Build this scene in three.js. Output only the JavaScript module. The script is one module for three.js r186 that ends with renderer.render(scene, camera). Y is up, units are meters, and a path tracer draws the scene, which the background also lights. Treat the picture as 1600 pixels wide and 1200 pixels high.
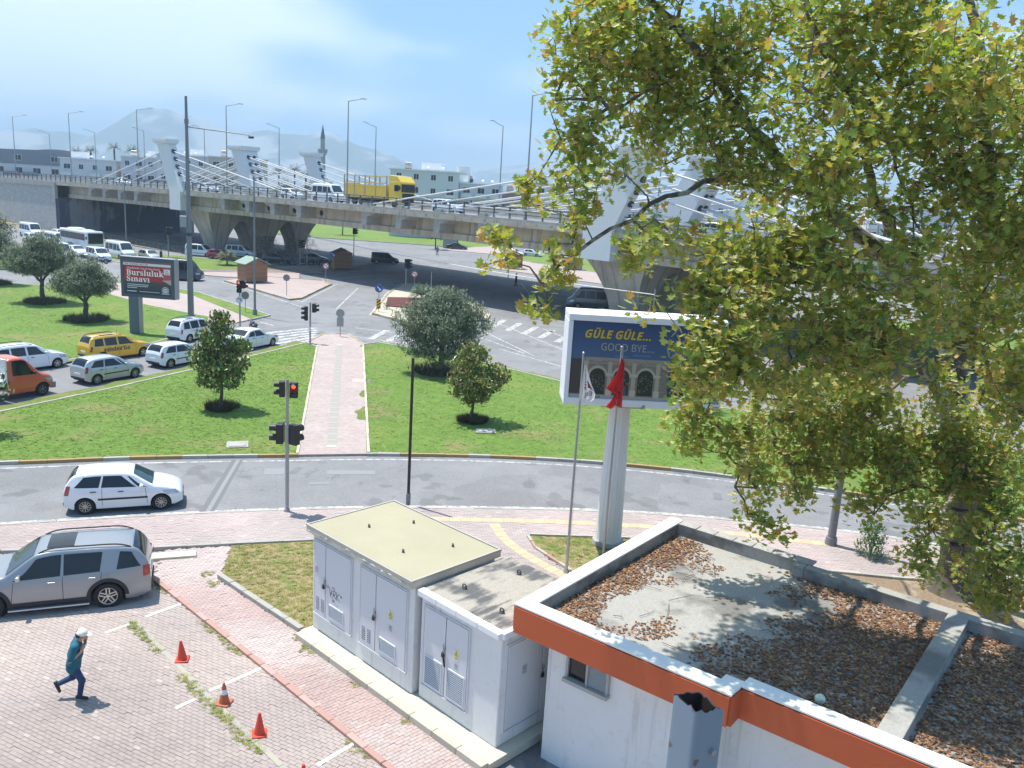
import * as THREE from 'three';
import { mergeGeometries, mergeVertices } from 'three/addons/utils/BufferGeometryUtils.js';
import { RoundedBoxGeometry } from 'three/addons/geometries/RoundedBoxGeometry.js';
import { TextGeometry } from 'three/addons/geometries/TextGeometry.js';
import { FontLoader } from 'three/addons/loaders/FontLoader.js';

// ---------------------------------------------------------------- camera, sky, sun, exposure
const scene = new THREE.Scene();
const camera = new THREE.PerspectiveCamera(48.89, 4 / 3, 0.1, 20000);
camera.position.set(0, 12, 0);
camera.rotation.order = 'YXZ';
camera.rotation.set(-0.2202, 0, 0.0611);
const renderer = new THREE.WebGLRenderer({ antialias: true });
renderer.toneMapping = THREE.LinearToneMapping;
renderer.toneMappingExposure = 2.0;
renderer.shadowMap.enabled = true;
const SUN = new THREE.Vector3(-0.31, 1, -0.185).normalize();
const sun = new THREE.DirectionalLight(new THREE.Color(1, 0.955, 0.87), 3.7);
sun.position.copy(SUN).multiplyScalar(200);
sun.castShadow = true;
sun.shadow.mapSize.set(4096, 4096);
Object.assign(sun.shadow.camera, { left: -160, right: 120, top: 140, bottom: -160, near: 1, far: 600 });
scene.add(sun); scene.add(sun.target);
scene.fog = new THREE.FogExp2(new THREE.Color(0.60, 0.81, 1.0), 0.00042);

// ---------------------------------------------------------------- random and noise
let seed = 12345;
const rnd = () => { seed |= 0; seed = seed + 0x6D2B79F5 | 0; let t = Math.imul(seed ^ seed >>> 15, 1 | seed); t = t + Math.imul(t ^ t >>> 7, 61 | t) ^ t; return ((t ^ t >>> 14) >>> 0) / 4294967296; };
const rr = (a, b) => a + (b - a) * rnd();
const pick = (a) => a[Math.floor(rnd() * a.length)];
const lerp = (a, b, t) => a + (b - a) * t, clamp = (v, a = 0, b = 1) => Math.min(b, Math.max(a, v));
const sstep = (a, b, v) => { const t = clamp((v - a) / (b - a)); return t * t * (3 - 2 * t); };
const hash3 = (x, y, z) => { let h = Math.imul(x, 374761393) + Math.imul(y, 668265263) + Math.imul(z, 2147483647 ^ 1274126177) | 0; h = Math.imul(h ^ h >>> 13, 1274126177); return ((h ^ h >>> 16) >>> 0) / 4294967296; };
const wrap = (i, p) => p ? ((i % p) + p) % p : i;
function vnoise(x, y, z = 0, p = 0) {
  const X = Math.floor(x), Y = Math.floor(y), Z = Math.floor(z), f = (t) => t * t * (3 - 2 * t), u = f(x - X), v = f(y - Y), w = f(z - Z);
  const c = (i, j, k) => hash3(wrap(X + i, p), wrap(Y + j, p), Z + k);
  return lerp(lerp(lerp(c(0, 0, 0), c(1, 0, 0), u), lerp(c(0, 1, 0), c(1, 1, 0), u), v), lerp(lerp(c(0, 0, 1), c(1, 0, 1), u), lerp(c(0, 1, 1), c(1, 1, 1), u), v), w);
}
function fbm(x, y, z = 0, o = 4, p = 0) { let s = 0, a = 0.5, t = 0; for (let i = 0; i < o; i++) { s += a * vnoise(x, y, z + i * 17, p); t += a; a *= 0.5; x *= 2; y *= 2; p *= 2; } return s / t; }

// ---------------------------------------------------------------- the sky: pale haze low, thin drifting cloud, blue above
{
  const W = 1024, Hh = 512, d = new Float32Array(W * Hh * 4);
  for (let j = 0; j < Hh; j++) for (let i = 0; i < W; i++) {
    const el = ((j + 0.5) / Hh - 0.5) * Math.PI, az = ((i + 0.5) / W - 0.5) * 2 * Math.PI;
    const x = Math.cos(el) * Math.cos(az), y = Math.sin(el), z = Math.cos(el) * Math.sin(az);
    const up = clamp(y);
    const low = Math.exp(-up * 5.2);
    let r = lerp(0.10, 0.345, low), g = lerp(0.25, 0.54, low), b = lerp(0.49, 0.78, low);
    const cy = up + 0.16, cx = x / cy, cz = z / cy;
    let c = fbm(cx * 0.9 + 5.3, cz * 0.9 + 2.1, 3, 6);
    const c2 = fbm(cx * 0.35 + 1.7, cz * 0.35 + 9.2, 8, 3);
    c = sstep(0.47, 0.64, c * 0.66 + c2 * 0.38) * 0.8;
    r = lerp(r, 0.60, c); g = lerp(g, 0.69, c); b = lerp(b, 0.80, c);
    if (y < 0) { r = 0.25; g = 0.28; b = 0.28; }
    d.set([r, g, b, 1], (j * W + i) * 4);
  }
  const t = new THREE.DataTexture(d, W, Hh, THREE.RGBAFormat, THREE.FloatType);
  t.mapping = THREE.EquirectangularReflectionMapping; t.magFilter = t.minFilter = THREE.LinearFilter; t.wrapS = THREE.RepeatWrapping; t.needsUpdate = true;
  scene.background = t; scene.environment = t;
}

// ---------------------------------------------------------------- textures and materials
const toS = (v) => Math.round(255 * clamp(v <= 0.0031308 ? v * 12.92 : 1.055 * Math.pow(v, 1 / 2.4) - 0.055));
function tex(n, fn, metres, m = n) {            // fn(u, v) -> linear rgb, tiling
  const d = new Uint8Array(n * m * 4);
  for (let j = 0; j < m; j++) for (let i = 0; i < n; i++) { const c = fn(i / n, j / m); const o = (j * n + i) * 4; d[o] = toS(c[0]); d[o + 1] = toS(c[1]); d[o + 2] = toS(c[2]); d[o + 3] = 255; }
  const t = new THREE.DataTexture(d, n, m); t.colorSpace = THREE.SRGBColorSpace; t.wrapS = t.wrapT = THREE.RepeatWrapping; t.magFilter = THREE.LinearFilter; t.minFilter = THREE.LinearMipmapLinearFilter; t.generateMipmaps = true; t.repeat.set(1 / metres, 1 / metres); t.needsUpdate = true;
  return t;
}
function grey(n, fn, metres) { const t = tex(n, (u, v) => { const g = fn(u, v); const l = g <= 0.04045 ? g / 12.92 : Math.pow((g + 0.055) / 1.055, 2.4); return [l, l, l]; }, metres); t.colorSpace = THREE.NoColorSpace; return t; }
const mix3 = (a, b, t) => [lerp(a[0], b[0], t), lerp(a[1], b[1], t), lerp(a[2], b[2], t)];
const mul3 = (a, k) => [a[0] * k, a[1] * k, a[2] * k];
const rgb = (r, g, b) => new THREE.Color().setRGB(r, g, b);
const std = (c, rough = 0.8, o = {}) => new THREE.MeshStandardMaterial({ color: Array.isArray(c) ? rgb(...c) : c, roughness: rough, ...o });
const fineBump = grey(256, (u, v) => 0.5 * vnoise(u * 128, v * 128, 0, 128) + 0.5 * vnoise(u * 64, v * 64, 4, 64), 0.8);
const T = {};
T.asphalt = tex(1024, (u, v) => {
  let k = 0.8 + 0.25 * vnoise(u * 512, v * 512, 1, 512) + 0.18 * (fbm(u * 24, v * 24, 2, 4, 24) - 0.5) + 0.22 * (fbm(u * 4, v * 4, 6, 3, 4) - 0.5);
  const cr = Math.abs(fbm(u * 7, v * 7, 9, 4, 7) - 0.5); if (cr < 0.003) k *= 0.82; k *= 1 - 0.22 * sstep(0.7, 0.78, fbm(u * 18, v * 18, 41, 3, 18)); 
  const st = fbm(u * 5, v * 5, 12, 3, 5); if (st > 0.66) k *= 0.9;
  return [0.222 * k, 0.22 * k, 0.224 * k];
}, 18);
T.lawn = tex(1024, (u, v) => {
  const f = vnoise(u * 340, v * 340, 1, 340), m = fbm(u * 60, v * 60, 3, 3, 60), big = fbm(u * 5, v * 5, 5, 4, 5);
  let c = mix3([0.08, 0.145, 0.018], [0.15, 0.25, 0.034], clamp(0.25 + 0.55 * f + 0.9 * (m - 0.5)));
  c = mix3(c, [0.19, 0.23, 0.04], sstep(0.50, 0.75, big) * 0.55 * (0.5 + 0.5 * m));
  c = mix3(c, [0.24, 0.20, 0.085], sstep(0.60, 0.80, fbm(u * 9, v * 9, 15, 4, 9)) * 0.6);
  if (hash3(Math.floor(u * 512), Math.floor(v * 512), 4) > 0.992) c = [0.42, 0.40, 0.16];
  return c;
}, 22);
T.dry = tex(512, (u, v) => {
  const f = vnoise(u * 190, v * 190, 1, 190), m = fbm(u * 12, v * 12, 3, 5, 12);
  let c = mix3([0.22, 0.16, 0.075], [0.42, 0.34, 0.17], f);
  c = mix3(c, [0.13, 0.19, 0.035], sstep(0.52, 0.68, m) * (0.55 + 0.45 * f));
  return c;
}, 4);
T.thin = tex(512, (u, v) => { const f = vnoise(u * 190, v * 190, 1, 190), m = fbm(u * 14, v * 14, 3, 5, 14); return mix3(mix3([0.09, 0.14, 0.02], [0.15, 0.22, 0.035], f), [0.24, 0.195, 0.085], sstep(0.42, 0.66, m) * (0.4 + 0.6 * f)); }, 4.3);
T.concrete = tex(512, (u, v) => { const k = 0.8 + 0.2 * vnoise(u * 256, v * 256, 1, 256) + 0.42 * (fbm(u * 8, v * 8, 3, 5, 8) - 0.5) - 0.16 * sstep(0.58, 0.75, fbm(u * 14, v * 14, 31, 4, 14)); return [0.40 * k, 0.385 * k, 0.35 * k]; }, 3.2);
T.stained = tex(512, (u, v) => { // concrete with water streaks running down
  const s = fbm(u * 22, v * 1.0, 3, 4, 22), k = 0.78 + 0.2 * vnoise(u * 256, v * 256, 1, 256) + 0.5 * (fbm(u * 6, v * 6, 5, 5, 6) - 0.5);
  const c = [0.54 * k, 0.48 * k, 0.385 * k]; return mix3(c, [0.17, 0.155, 0.135], sstep(0.58, 0.78, s) * 0.6); }, 9);
T.wallGrime = tex(512, (u, v) => { const k = 0.94 + 0.1 * (fbm(u * 8, v * 8, 3, 5, 8) - 0.5) + 0.03 * vnoise(u * 200, v * 200, 2, 200); const st = sstep(0.6, 0.8, fbm(u * 30, v * 2, 9, 4, 30)); const c = [0.72 * k, 0.715 * k, 0.695 * k]; return mix3(mix3(c, [0.46, 0.44, 0.40], st * 0.45), [0.4, 0.36, 0.3], sstep(0.62, 0.80, fbm(u * 26, v * 26, 21, 4, 26)) * 0.16); }, 4);
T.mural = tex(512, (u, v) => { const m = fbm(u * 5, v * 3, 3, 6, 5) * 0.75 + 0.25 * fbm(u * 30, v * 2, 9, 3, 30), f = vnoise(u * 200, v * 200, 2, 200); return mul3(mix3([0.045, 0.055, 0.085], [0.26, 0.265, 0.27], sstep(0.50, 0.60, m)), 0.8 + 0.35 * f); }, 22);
T.soil = tex(512, (u, v) => { const f = vnoise(u * 150, v * 150, 1, 150), m = fbm(u * 10, v * 10, 3, 5, 10); return mix3(mix3([0.16, 0.11, 0.07], [0.34, 0.25, 0.16], f), [0.40, 0.33, 0.24], sstep(0.5, 0.75, m) * 0.7); }, 3);
T.paving = tex(1024, (u, v) => { // far paving: small running-bond units too distant to pick apart
  const R = 96, row = Math.floor(v * R), off = (row & 1) * 0.5, cx = u * 48 + off, ix = Math.floor(cx), fx = cx - ix, fy = v * R - row;
  const h = hash3(wrap(ix, 48), row, 7), k = 0.86 + 0.2 * h + 0.2 * (fbm(u * 9, v * 9, 3, 4, 9) - 0.5);
  const j = (fx < 0.05 || fy < 0.09) ? 0.72 : 1;
  return [0.40 * k * j, 0.325 * k * j, 0.30 * k * j]; }, 9.6);
T.roofpaint = tex(512, (u, v) => { const k = 0.93 + 0.14 * (fbm(u * 6, v * 6, 3, 5, 6) - 0.5) + 0.05 * vnoise(u * 180, v * 180, 2, 180); return [0.37 * k, 0.34 * k, 0.235 * k]; }, 5);
T.roofold = tex(512, (u, v) => { const m = fbm(u * 4, v * 4, 3, 6, 4), f = vnoise(u * 160, v * 160, 2, 160), w = fbm(u * 26, v * 5, 12, 4, 26); let c = mix3([0.34, 0.31, 0.265], [0.10, 0.10, 0.10], sstep(0.40, 0.56, m * 0.7 + w * 0.3)); return mul3(c, 0.85 + 0.3 * f); }, 3.4);
T.roofslab = tex(512, (u, v) => { const m = fbm(u * 5, v * 5, 3, 6, 5), f = vnoise(u * 160, v * 160, 2, 160); return mul3(mix3([0.33, 0.315, 0.285], [0.17, 0.16, 0.145], sstep(0.42, 0.66, m)), 0.85 + 0.25 * f); }, 4);
T.rock = tex(512, (u, v) => { const m = fbm(u * 8, v * 8, 3, 6, 8); return mix3([0.12, 0.14, 0.11], [0.38, 0.375, 0.36], sstep(0.38, 0.62, m)); }, 900);
T.block = tex(512, (u, v) => { // split-faced facing of the approach wall: courses of small rough blocks
  const R = 20, row = Math.floor(v * R), cx = u * 12 + (row & 1) * 0.5, ix = Math.floor(cx), h = hash3(wrap(ix, 12), row, 5), fy = v * R - row;
  let k = 0.84 + 0.16 * h + 0.3 * (fbm(u * 12, v * 12, 3, 5, 12) - 0.5); if (fy < 0.12 && h > 0.45) k *= 0.68;
  return [0.44 * k, 0.425 * k, 0.40 * k]; }, 9);
T.bark = tex(256, (u, v) => { const m = fbm(u * 6, v * 10, 3, 5, 6); return mix3([0.10, 0.085, 0.065], [0.36, 0.35, 0.29], sstep(0.44, 0.62, m)); }, 1.3);
T.darkbark = tex(256, (u, v) => { const m = fbm(u * 20, v * 3, 3, 5, 20); return mix3([0.05, 0.04, 0.03], [0.17, 0.14, 0.11], m); }, 0.8);

const M = {
  asphalt: std(0xffffff, 0.92, { map: T.asphalt, bumpMap: fineBump, bumpScale: 0.003 }),
  lawn: std(0xffffff, 0.95, { map: T.lawn, bumpMap: fineBump, bumpScale: 0.02 }),
  dry: std(0xffffff, 0.95, { map: T.dry, bumpMap: fineBump, bumpScale: 0.02 }),
  thin: std(0xffffff, 0.95, { map: T.thin, bumpMap: fineBump, bumpScale: 0.02 }),
  concrete: std(0xffffff, 0.88, { map: T.concrete, bumpMap: fineBump, bumpScale: 0.002 }),
  stained: std(0xffffff, 0.88, { map: T.stained }),
  paleConcrete: std([0.50, 0.46, 0.37], 0.88, { bumpMap: fineBump, bumpScale: 0.003 }),
  soil: std(0xffffff, 0.97, { map: T.soil, bumpMap: fineBump, bumpScale: 0.02 }),
  paving: std(0xffffff, 0.9, { map: T.paving }),
  jointSand: std([0.35, 0.30, 0.27], 0.97, { bumpMap: fineBump, bumpScale: 0.004 }),
  block: std(0xffffff, 0.93, { map: T.block }),
  rock: std(0xffffff, 1, { map: T.rock }),
  bark: std(0xffffff, 0.85, { map: T.bark }),
  darkBark: std(0xffffff, 0.9, { map: T.darkbark }),
  white: std([0.78, 0.78, 0.77], 0.6), paint: std([0.70, 0.69, 0.66], 0.8),
  whiteWall: std(0xffffff, 0.8, { map: T.wallGrime }),
  galv: std([0.33, 0.34, 0.35], 0.45, { metalness: 0.5 }), steel: std([0.42, 0.43, 0.44], 0.35, { metalness: 0.8 }),
  greyPole: std([0.20, 0.21, 0.225], 0.5, { metalness: 0.2 }), darkSteel: std([0.05, 0.052, 0.058], 0.5), black: std([0.012, 0.012, 0.013], 0.5), matt: std([0.02, 0.02, 0.02], 0.9),
  rubber: std([0.014, 0.014, 0.015], 0.85), glass: std([0.012, 0.016, 0.02], 0.06), glassBlue: std([0.03, 0.05, 0.065], 0.05), trim: std([0.018, 0.018, 0.02], 0.6),
  alloy: std([0.5, 0.5, 0.5], 0.3, { metalness: 0.85 }), redLens: new THREE.MeshPhysicalMaterial({ color: rgb(0.35, 0.012, 0.012), roughness: 0.15, clearcoat: 1 }), lampGlass: new THREE.MeshPhysicalMaterial({ color: rgb(0.45, 0.47, 0.5), roughness: 0.1, metalness: 0.5, clearcoat: 1 }),
  ochre: std([0.36, 0.24, 0.10], 0.85, { bumpMap: fineBump, bumpScale: 0.003 }), kerbWhite: std([0.40, 0.38, 0.33], 0.85, { bumpMap: fineBump, bumpScale: 0.003 }), kerbGrey: std([0.34, 0.325, 0.29], 0.9, { bumpMap: fineBump, bumpScale: 0.003 }), cream: std([0.55, 0.50, 0.36], 0.85),
  pinkKerb: std([0.40, 0.24, 0.20], 0.9, { bumpMap: fineBump, bumpScale: 0.003 }),
};
const paint = (r, g, b, met = 0, rough = 0.32) => new THREE.MeshPhysicalMaterial({ color: rgb(r, g, b), roughness: rough, metalness: met, clearcoat: 1, clearcoatRoughness: 0.06 });

// ---------------------------------------------------------------- building helpers
const used = {};
function numbered(name) { const k = used[name] = (used[name] ?? -1) + 1; return k ? `${name}_${String(k).padStart(3, '0')}` : name; }
function mesh(name, geo, mat, parent, cast = true) { const m = new THREE.Mesh(geo, mat); m.name = name; m.castShadow = cast; m.receiveShadow = true; if (parent) parent.add(m); return m; }
function tag(o, label, category, group) { o.userData.label = label; o.userData.category = category; if (group) o.userData.group = group; return o; }
function thing(name, label, category, [x, y, z] = [0, 0, 0], turn = 0, group) { const o = new THREE.Group(); o.name = numbered(name); o.position.set(x, y, z); o.rotation.y = turn; scene.add(o); return tag(o, label, category, group); }
function struct(name, geo, mat) { const m = mesh(numbered(name), geo, mat, scene); m.userData.kind = 'structure'; return m; }
function copy(o, pos, turn, label, group) { const c = o.clone(); c.name = numbered(o.name.replace(/_\d{3}$/, '')); c.userData = { ...o.userData }; if (pos) c.position.set(...pos); if (turn !== undefined) c.rotation.y = turn; if (label) c.userData.label = label; if (group) c.userData.group = group; scene.add(c); return c; }
function uvm(g, s = 1) {               // uv in metres by the way each face points
  if (g.index) g = g.toNonIndexed(); if (!g.attributes.normal) g.computeVertexNormals(); const p = g.attributes.position, uv = new Float32Array(p.count * 2), a = new THREE.Vector3(), b = new THREE.Vector3(), c = new THREE.Vector3();
  for (let i = 0; i < p.count; i += 3) {
    a.fromBufferAttribute(p, i); b.fromBufferAttribute(p, i + 1).sub(a); c.fromBufferAttribute(p, i + 2).sub(a); b.cross(c);
    const x = Math.abs(b.x), y = Math.abs(b.y), z = Math.abs(b.z);
    for (let k = 0; k < 3; k++) { a.fromBufferAttribute(p, i + k); const q = y >= x && y >= z ? [a.x, a.z] : x >= z ? [a.z, a.y] : [a.x, a.y]; uv[(i + k) * 2] = q[0] / s; uv[(i + k) * 2 + 1] = q[1] / s; }
  }
  g.setAttribute('uv', new THREE.BufferAttribute(uv, 2)); return g;
}
const box = (w, h, d, x = 0, y = 0, z = 0) => new THREE.BoxGeometry(w, h, d).translate(x, y, z);
const rbox = (w, h, d, r, x = 0, y = 0, z = 0, n = 2) => new RoundedBoxGeometry(w, h, d, n, r).translate(x, y, z);
const cyl = (r0, r1, h, n = 12, x = 0, y = 0, z = 0) => new THREE.CylinderGeometry(r0, r1, h, n).translate(x, y, z);   // r0 top, r1 bottom
const join = (list) => mergeGeometries(list.map((g) => { g = g.index ? g.toNonIndexed() : g; for (const k of Object.keys(g.attributes)) if (!['position', 'normal', 'uv'].includes(k)) g.deleteAttribute(k); if (!g.attributes.uv) g = uvm(g); if (!g.attributes.normal) g.computeVertexNormals(); return g; }));
const V = (x, y, z) => new THREE.Vector3(x, y, z);
function bar(a, b, r0, r1 = r0, n = 6) { const d = b.clone().sub(a), L = d.length(), g = new THREE.CylinderGeometry(r1, r0, L, n, 1); g.applyQuaternion(new THREE.Quaternion().setFromUnitVectors(V(0, 1, 0), d.normalize())); return g.translate((a.x + b.x) / 2, (a.y + b.y) / 2, (a.z + b.z) / 2); }
function beam(a, b, w, h) { const d = b.clone().sub(a), L = d.length(), g = new THREE.BoxGeometry(w, h, L); const m = new THREE.Matrix4().lookAt(V(0, 0, 0), d, V(0, 1, 0)); g.applyMatrix4(m); return g.translate((a.x + b.x) / 2, (a.y + b.y) / 2, (a.z + b.z) / 2); }
function sheet(pts, y) {               // flat polygon [x, z] at height y, uv in metres
  const s = new THREE.Shape(pts.map(([x, z]) => new THREE.Vector2(x, -z))); const g = new THREE.ShapeGeometry(s); g.rotateX(-Math.PI / 2); g.translate(0, y, 0); return g;
}
function slab(pts, y0, y1) { const s = new THREE.Shape(pts.map(([x, z]) => new THREE.Vector2(x, -z))); const g = new THREE.ExtrudeGeometry(s, { depth: y1 - y0, bevelEnabled: false }); g.rotateX(-Math.PI / 2); g.translate(0, y0, 0); return uvm(g); }
function curve(pts, step) { const c = new THREE.CatmullRomCurve3(pts.map(([x, z]) => V(x, 0, z)), false, 'centripetal'); c.arcLengthDivisions = 400; const n = Math.max(2, Math.round(c.getLength() / step)); return c.getSpacedPoints(n).map((p) => [p.x, p.z]); }
function poly(pts, step) { const out = []; for (let i = 0; i < pts.length - 1; i++) { const [a, b] = [pts[i], pts[i + 1]], L = Math.hypot(b[0] - a[0], b[1] - a[1]), n = Math.max(1, Math.round(L / step)); for (let k = 0; k < n; k++) out.push([lerp(a[0], b[0], k / n), lerp(a[1], b[1], k / n)]); } out.push(pts[pts.length - 1]); return out; }
function inside([x, z], pts) { let r = false; for (let i = 0, j = pts.length - 1; i < pts.length; j = i++) { const [a, b] = pts[i], [c, d] = pts[j]; if ((b > z) !== (d > z) && x < (c - a) * (z - b) / (d - b) + a) r = !r; } return r; }
function inset(pts, q) { let cx = 0, cz = 0; for (const p of pts) { cx += p[0]; cz += p[1]; } cx /= pts.length; cz /= pts.length; return pts.map(([x, z]) => { const L = Math.hypot(x - cx, z - cz); return [x + (cx - x) * q / L, z + (cz - z) * q / L]; }); }
const stoneGeo = rbox(1, 1, 1, 0.06);
function kerbs(parent, line, { w = 0.16, h = 0.2, y = -0.06, mats = [M.kerbGrey], name = 'kerb_stone', gap = 0.012, off = 0 }) {   // one stone for each step of the line
  for (let i = 0; i < line.length - 1; i++) {
    const [a, b] = [line[i], line[i + 1]], L = Math.hypot(b[0] - a[0], b[1] - a[1]), nx = -(b[1] - a[1]) / L, nz = (b[0] - a[0]) / L;
    const m = mesh(name, stoneGeo, mats[i % mats.length], parent);
    m.scale.set(L - gap, h, w); m.position.set((a[0] + b[0]) / 2 + nx * off + rr(-.006, .006), y + h / 2 + rr(-.006, .006), (a[1] + b[1]) / 2 + nz * off); m.rotation.y = -Math.atan2(b[1] - a[1], b[0] - a[0]) + rr(-.006, .006);
  }
}
function instanced(name, geo, mat, parent, list, colour) {           // list of Matrix4; kind = stuff
  const im = new THREE.InstancedMesh(geo, mat, list.length); im.name = name; im.castShadow = im.receiveShadow = true; im.userData.kind = 'stuff';
  list.forEach((m, i) => im.setMatrixAt(i, m)); if (colour) list.forEach((m, i) => im.setColorAt(i, colour(i, m))); parent.add(im); return im;
}
const dummy = new THREE.Object3D();
function mat4(x, y, z, rx = 0, ry = 0, rz = 0, s = 1, sy = s, sz = s) { dummy.position.set(x, y, z); dummy.rotation.set(rx, ry, rz, 'YXZ'); dummy.scale.set(s, sy, sz); dummy.updateMatrix(); return dummy.matrix.clone(); }
function canvasTex(w, h, draw) { const c = document.createElement('canvas'); c.width = w; c.height = h; const g = c.getContext('2d'); draw(g, w, h); const t = new THREE.CanvasTexture(c); t.colorSpace = THREE.SRGBColorSpace; t.anisotropy = 8; return t; }
// ---------------------------------------------------------------- ground, roads, lawns, paving
const K1 = [[-44, -25.5], [-33, -28.9], [-20.7, -32.7], [-15.7, -34.4], [-9.35, -36.05], [-6.42, -36.8], [-1, -37.6], [3.2, -37.75], [7.9, -37.3], [13.1, -36.05], [18.2, -34.6], [24, -32.2], [34, -27.4], [44, -22]];
const K2 = [[-44, -17.0], [-30, -21.9], [-16.9, -26.55], [-12.2, -28.2], [-7.3, -29.6], [-2.15, -30.6], [5.3, -31.3], [12.6, -30.75], [14.9, -30.3], [24, -26.9], [36, -21.3], [44, -17]];
const K3 = [[-44, -16.0], [-30, -20.4], [-15.75, -24.6], [-11.3, -25.5], [-6.4, -26.9]];
const RED = [[-10.5, -23.5], [-7.54, -20.73], [-4.56, -17.91], [-2.22, -15.7], [1.2, -12.4], [6, -7.8]];   // brick kerb between bays and footway
const BAY = [[-9.83, -20.89], [-6.6, -17.64], [-4.33, -15.47], [0, -11.2], [4, -7.2]];                      // flush concrete strip along the bays
{
  const g = new THREE.PlaneGeometry(7600, 7600, 1, 1).rotateX(-Math.PI / 2).translate(0, -0.5, 0);
  struct('ground', uvm(g), std([0.16, 0.15, 0.10], 1));
  struct('asphalt_road', sheet([[-260, -10], [160, -10], [160, -330], [-260, -330]], 0), M.asphalt);
}
const lawnPolys = [];
function lawn(pts, mat = M.lawn, y = 0.11, name = 'lawn') { const m = struct(name, slab(pts, -0.1, y), mat); lawnPolys.push(pts); return m; }
const k1 = curve(K1, 1.05);
const nearK1 = (x) => { for (let i = 0; i < k1.length - 1; i++) if (k1[i][0] <= x && k1[i + 1][0] >= x) { const t = (x - k1[i][0]) / (k1[i + 1][0] - k1[i][0]); return lerp(k1[i][1], k1[i + 1][1], t); } return k1[0][1]; };
const along = (a, b) => k1.filter((p) => p[0] > a && p[0] < b);
// middle island: two lawns with the paved crossing path between
const upL = [[-14.55, -61.6], [-15.8, -63.2], [-17.36, -58.75], [-19.88, -52.14], [-22.28, -46.05], [-25.14, -39.6], [-29.5, -32.2]];
const lawnA = lawn([...along(-29.6, -9.4), [-9.36, nearK1(-9.36)], ...upL]);
const upR = [[-11.6, -63.9], [-10.7, -65.1], [-8.0, -63.8], [-1.92, -59.4], [3.4, -54.7], [10.5, -50.8], [20.2, -47.8], [31, -42], [40, -34]];
const lawnB = lawn([[-6.42, nearK1(-6.42)], ...along(-6.3, 40), ...upR.slice().reverse()]);
const pathP = [[-9.36, nearK1(-9.36)], [-6.42, nearK1(-6.42)], [-11.6, -63.9], [-13.6, -68.1], [-15.5, -67.4], [-15.8, -63.2], [-14.55, -61.6]];
const path = struct('footpath', slab(pathP, -0.1, 0.105), M.paving);
const ksA = along(-44, -9.4), ksB = [[-6.42, nearK1(-6.42)], ...along(-6.3, 44)];
const warn = [M.ochre, M.ochre, M.kerbWhite, M.kerbGrey, M.kerbWhite, M.ochre, M.ochre, M.ochre, M.kerbWhite];
kerbs(lawnA, [...ksA, [-9.36, nearK1(-9.36)]], { mats: warn }); kerbs(lawnB, ksB, { mats: warn.slice(3).concat(warn) });
kerbs(lawnA, poly([[-29.5, -32.2], ...upL.slice(0, -1).reverse()], 1.2), { mats: [M.kerbGrey, M.kerbWhite, M.kerbGrey] });
kerbs(lawnB, poly(upR, 1.25), { mats: [M.kerbGrey, M.kerbWhite, M.kerbGrey] });
kerbs(path, poly([[-9.42, nearK1(-9.42) - 0.15], [-14.6, -61.5]], 1.0), { mats: [M.cream, M.cream, M.kerbWhite], w: 0.12, h: 0.22 });
kerbs(path, poly([[-6.36, nearK1(-6.36) - 0.15], [-11.6, -63.8]], 1.0), { mats: [M.cream, M.cream, M.kerbWhite], w: 0.12, h: 0.22 });
kerbs(path, poly([[-11.6, -64.0], [-13.6, -68.1], [-15.5, -67.4], [-15.8, -63.3]], 1.0), { mats: [M.kerbGrey, M.ochre] });
{ // guiding strip down the middle of the path: separate slabs
  const a = [-8.2, -37.6], b = [-13.35, -63.6], n = 52; const gm = [std([0.335, 0.315, 0.275], 0.9), std([0.31, 0.295, 0.262], 0.9), std([0.42, 0.39, 0.32], 0.9)];
  const d = [(b[0] - a[0]) / n, (b[1] - a[1]) / n], an = -Math.atan2(d[1], d[0]);
  const geo = box(0.485, 0.02, 0.44); for (let i = 0; i < n; i++) { const m = mesh('guiding_slab', geo, i === 0 || i === n - 1 ? gm[2] : gm[(i * 7) % 2], path); m.position.set(a[0] + d[0] * i, 0.105, a[1] + d[1] * i); m.rotation.y = an; }
  const cover = mesh('paving_repair', box(1.15, 0.012, 1.0), std([0.44, 0.36, 0.33], 0.92), path); cover.position.set(-9.4, 0.104, -51.5); cover.rotation.y = 0.18;
}
// left lawn with its paths
const lw = [[-38, -36], [-33, -44], [-28.4, -51.9], [-26.5, -55.7], [-26.0, -58.8], [-25.5, -62.3], [-25.3, -65.0], [-26.5, -72.4], [-34, -77.1], [-39.7, -82.2], [-43, -86.5], [-53.5, -85.5], [-62, -80], [-70, -66], [-60, -50]];
const lawnC = lawn(lw);
kerbs(lawnC, poly(lw.slice(0, 7), 1.1), { mats: [M.kerbGrey, M.kerbGrey, M.kerbWhite] }); kerbs(lawnC, poly(lw.slice(10, 13), 1.4), { mats: [M.kerbGrey] });
const stripPath = struct('footpath', slab([[-25.3, -65.0], [-22.9, -72.6], [-33.2, -85.6], [-43.6, -91.5], [-44.5, -88.0], [-39.7, -82.2], [-34, -77.1], [-26.5, -72.4]], -0.1, 0.10), M.paving);
const lsP = [[-22.9, -72.7], [-22.2, -75.5], [-33.4, -87.9], [-44, -94], [-43.6, -91.5], [-33.2, -85.6]];
const lawnD = lawn(lsP); kerbs(lawnD, poly([lsP[0], lsP[1], lsP[2], lsP[3]], 1.3), { mats: [M.kerbGrey, M.kerbWhite] });
const lawnE = lawn([[-75, -100], [-62, -92], [-58, -101], [-70, -112], [-88, -124]]);
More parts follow.
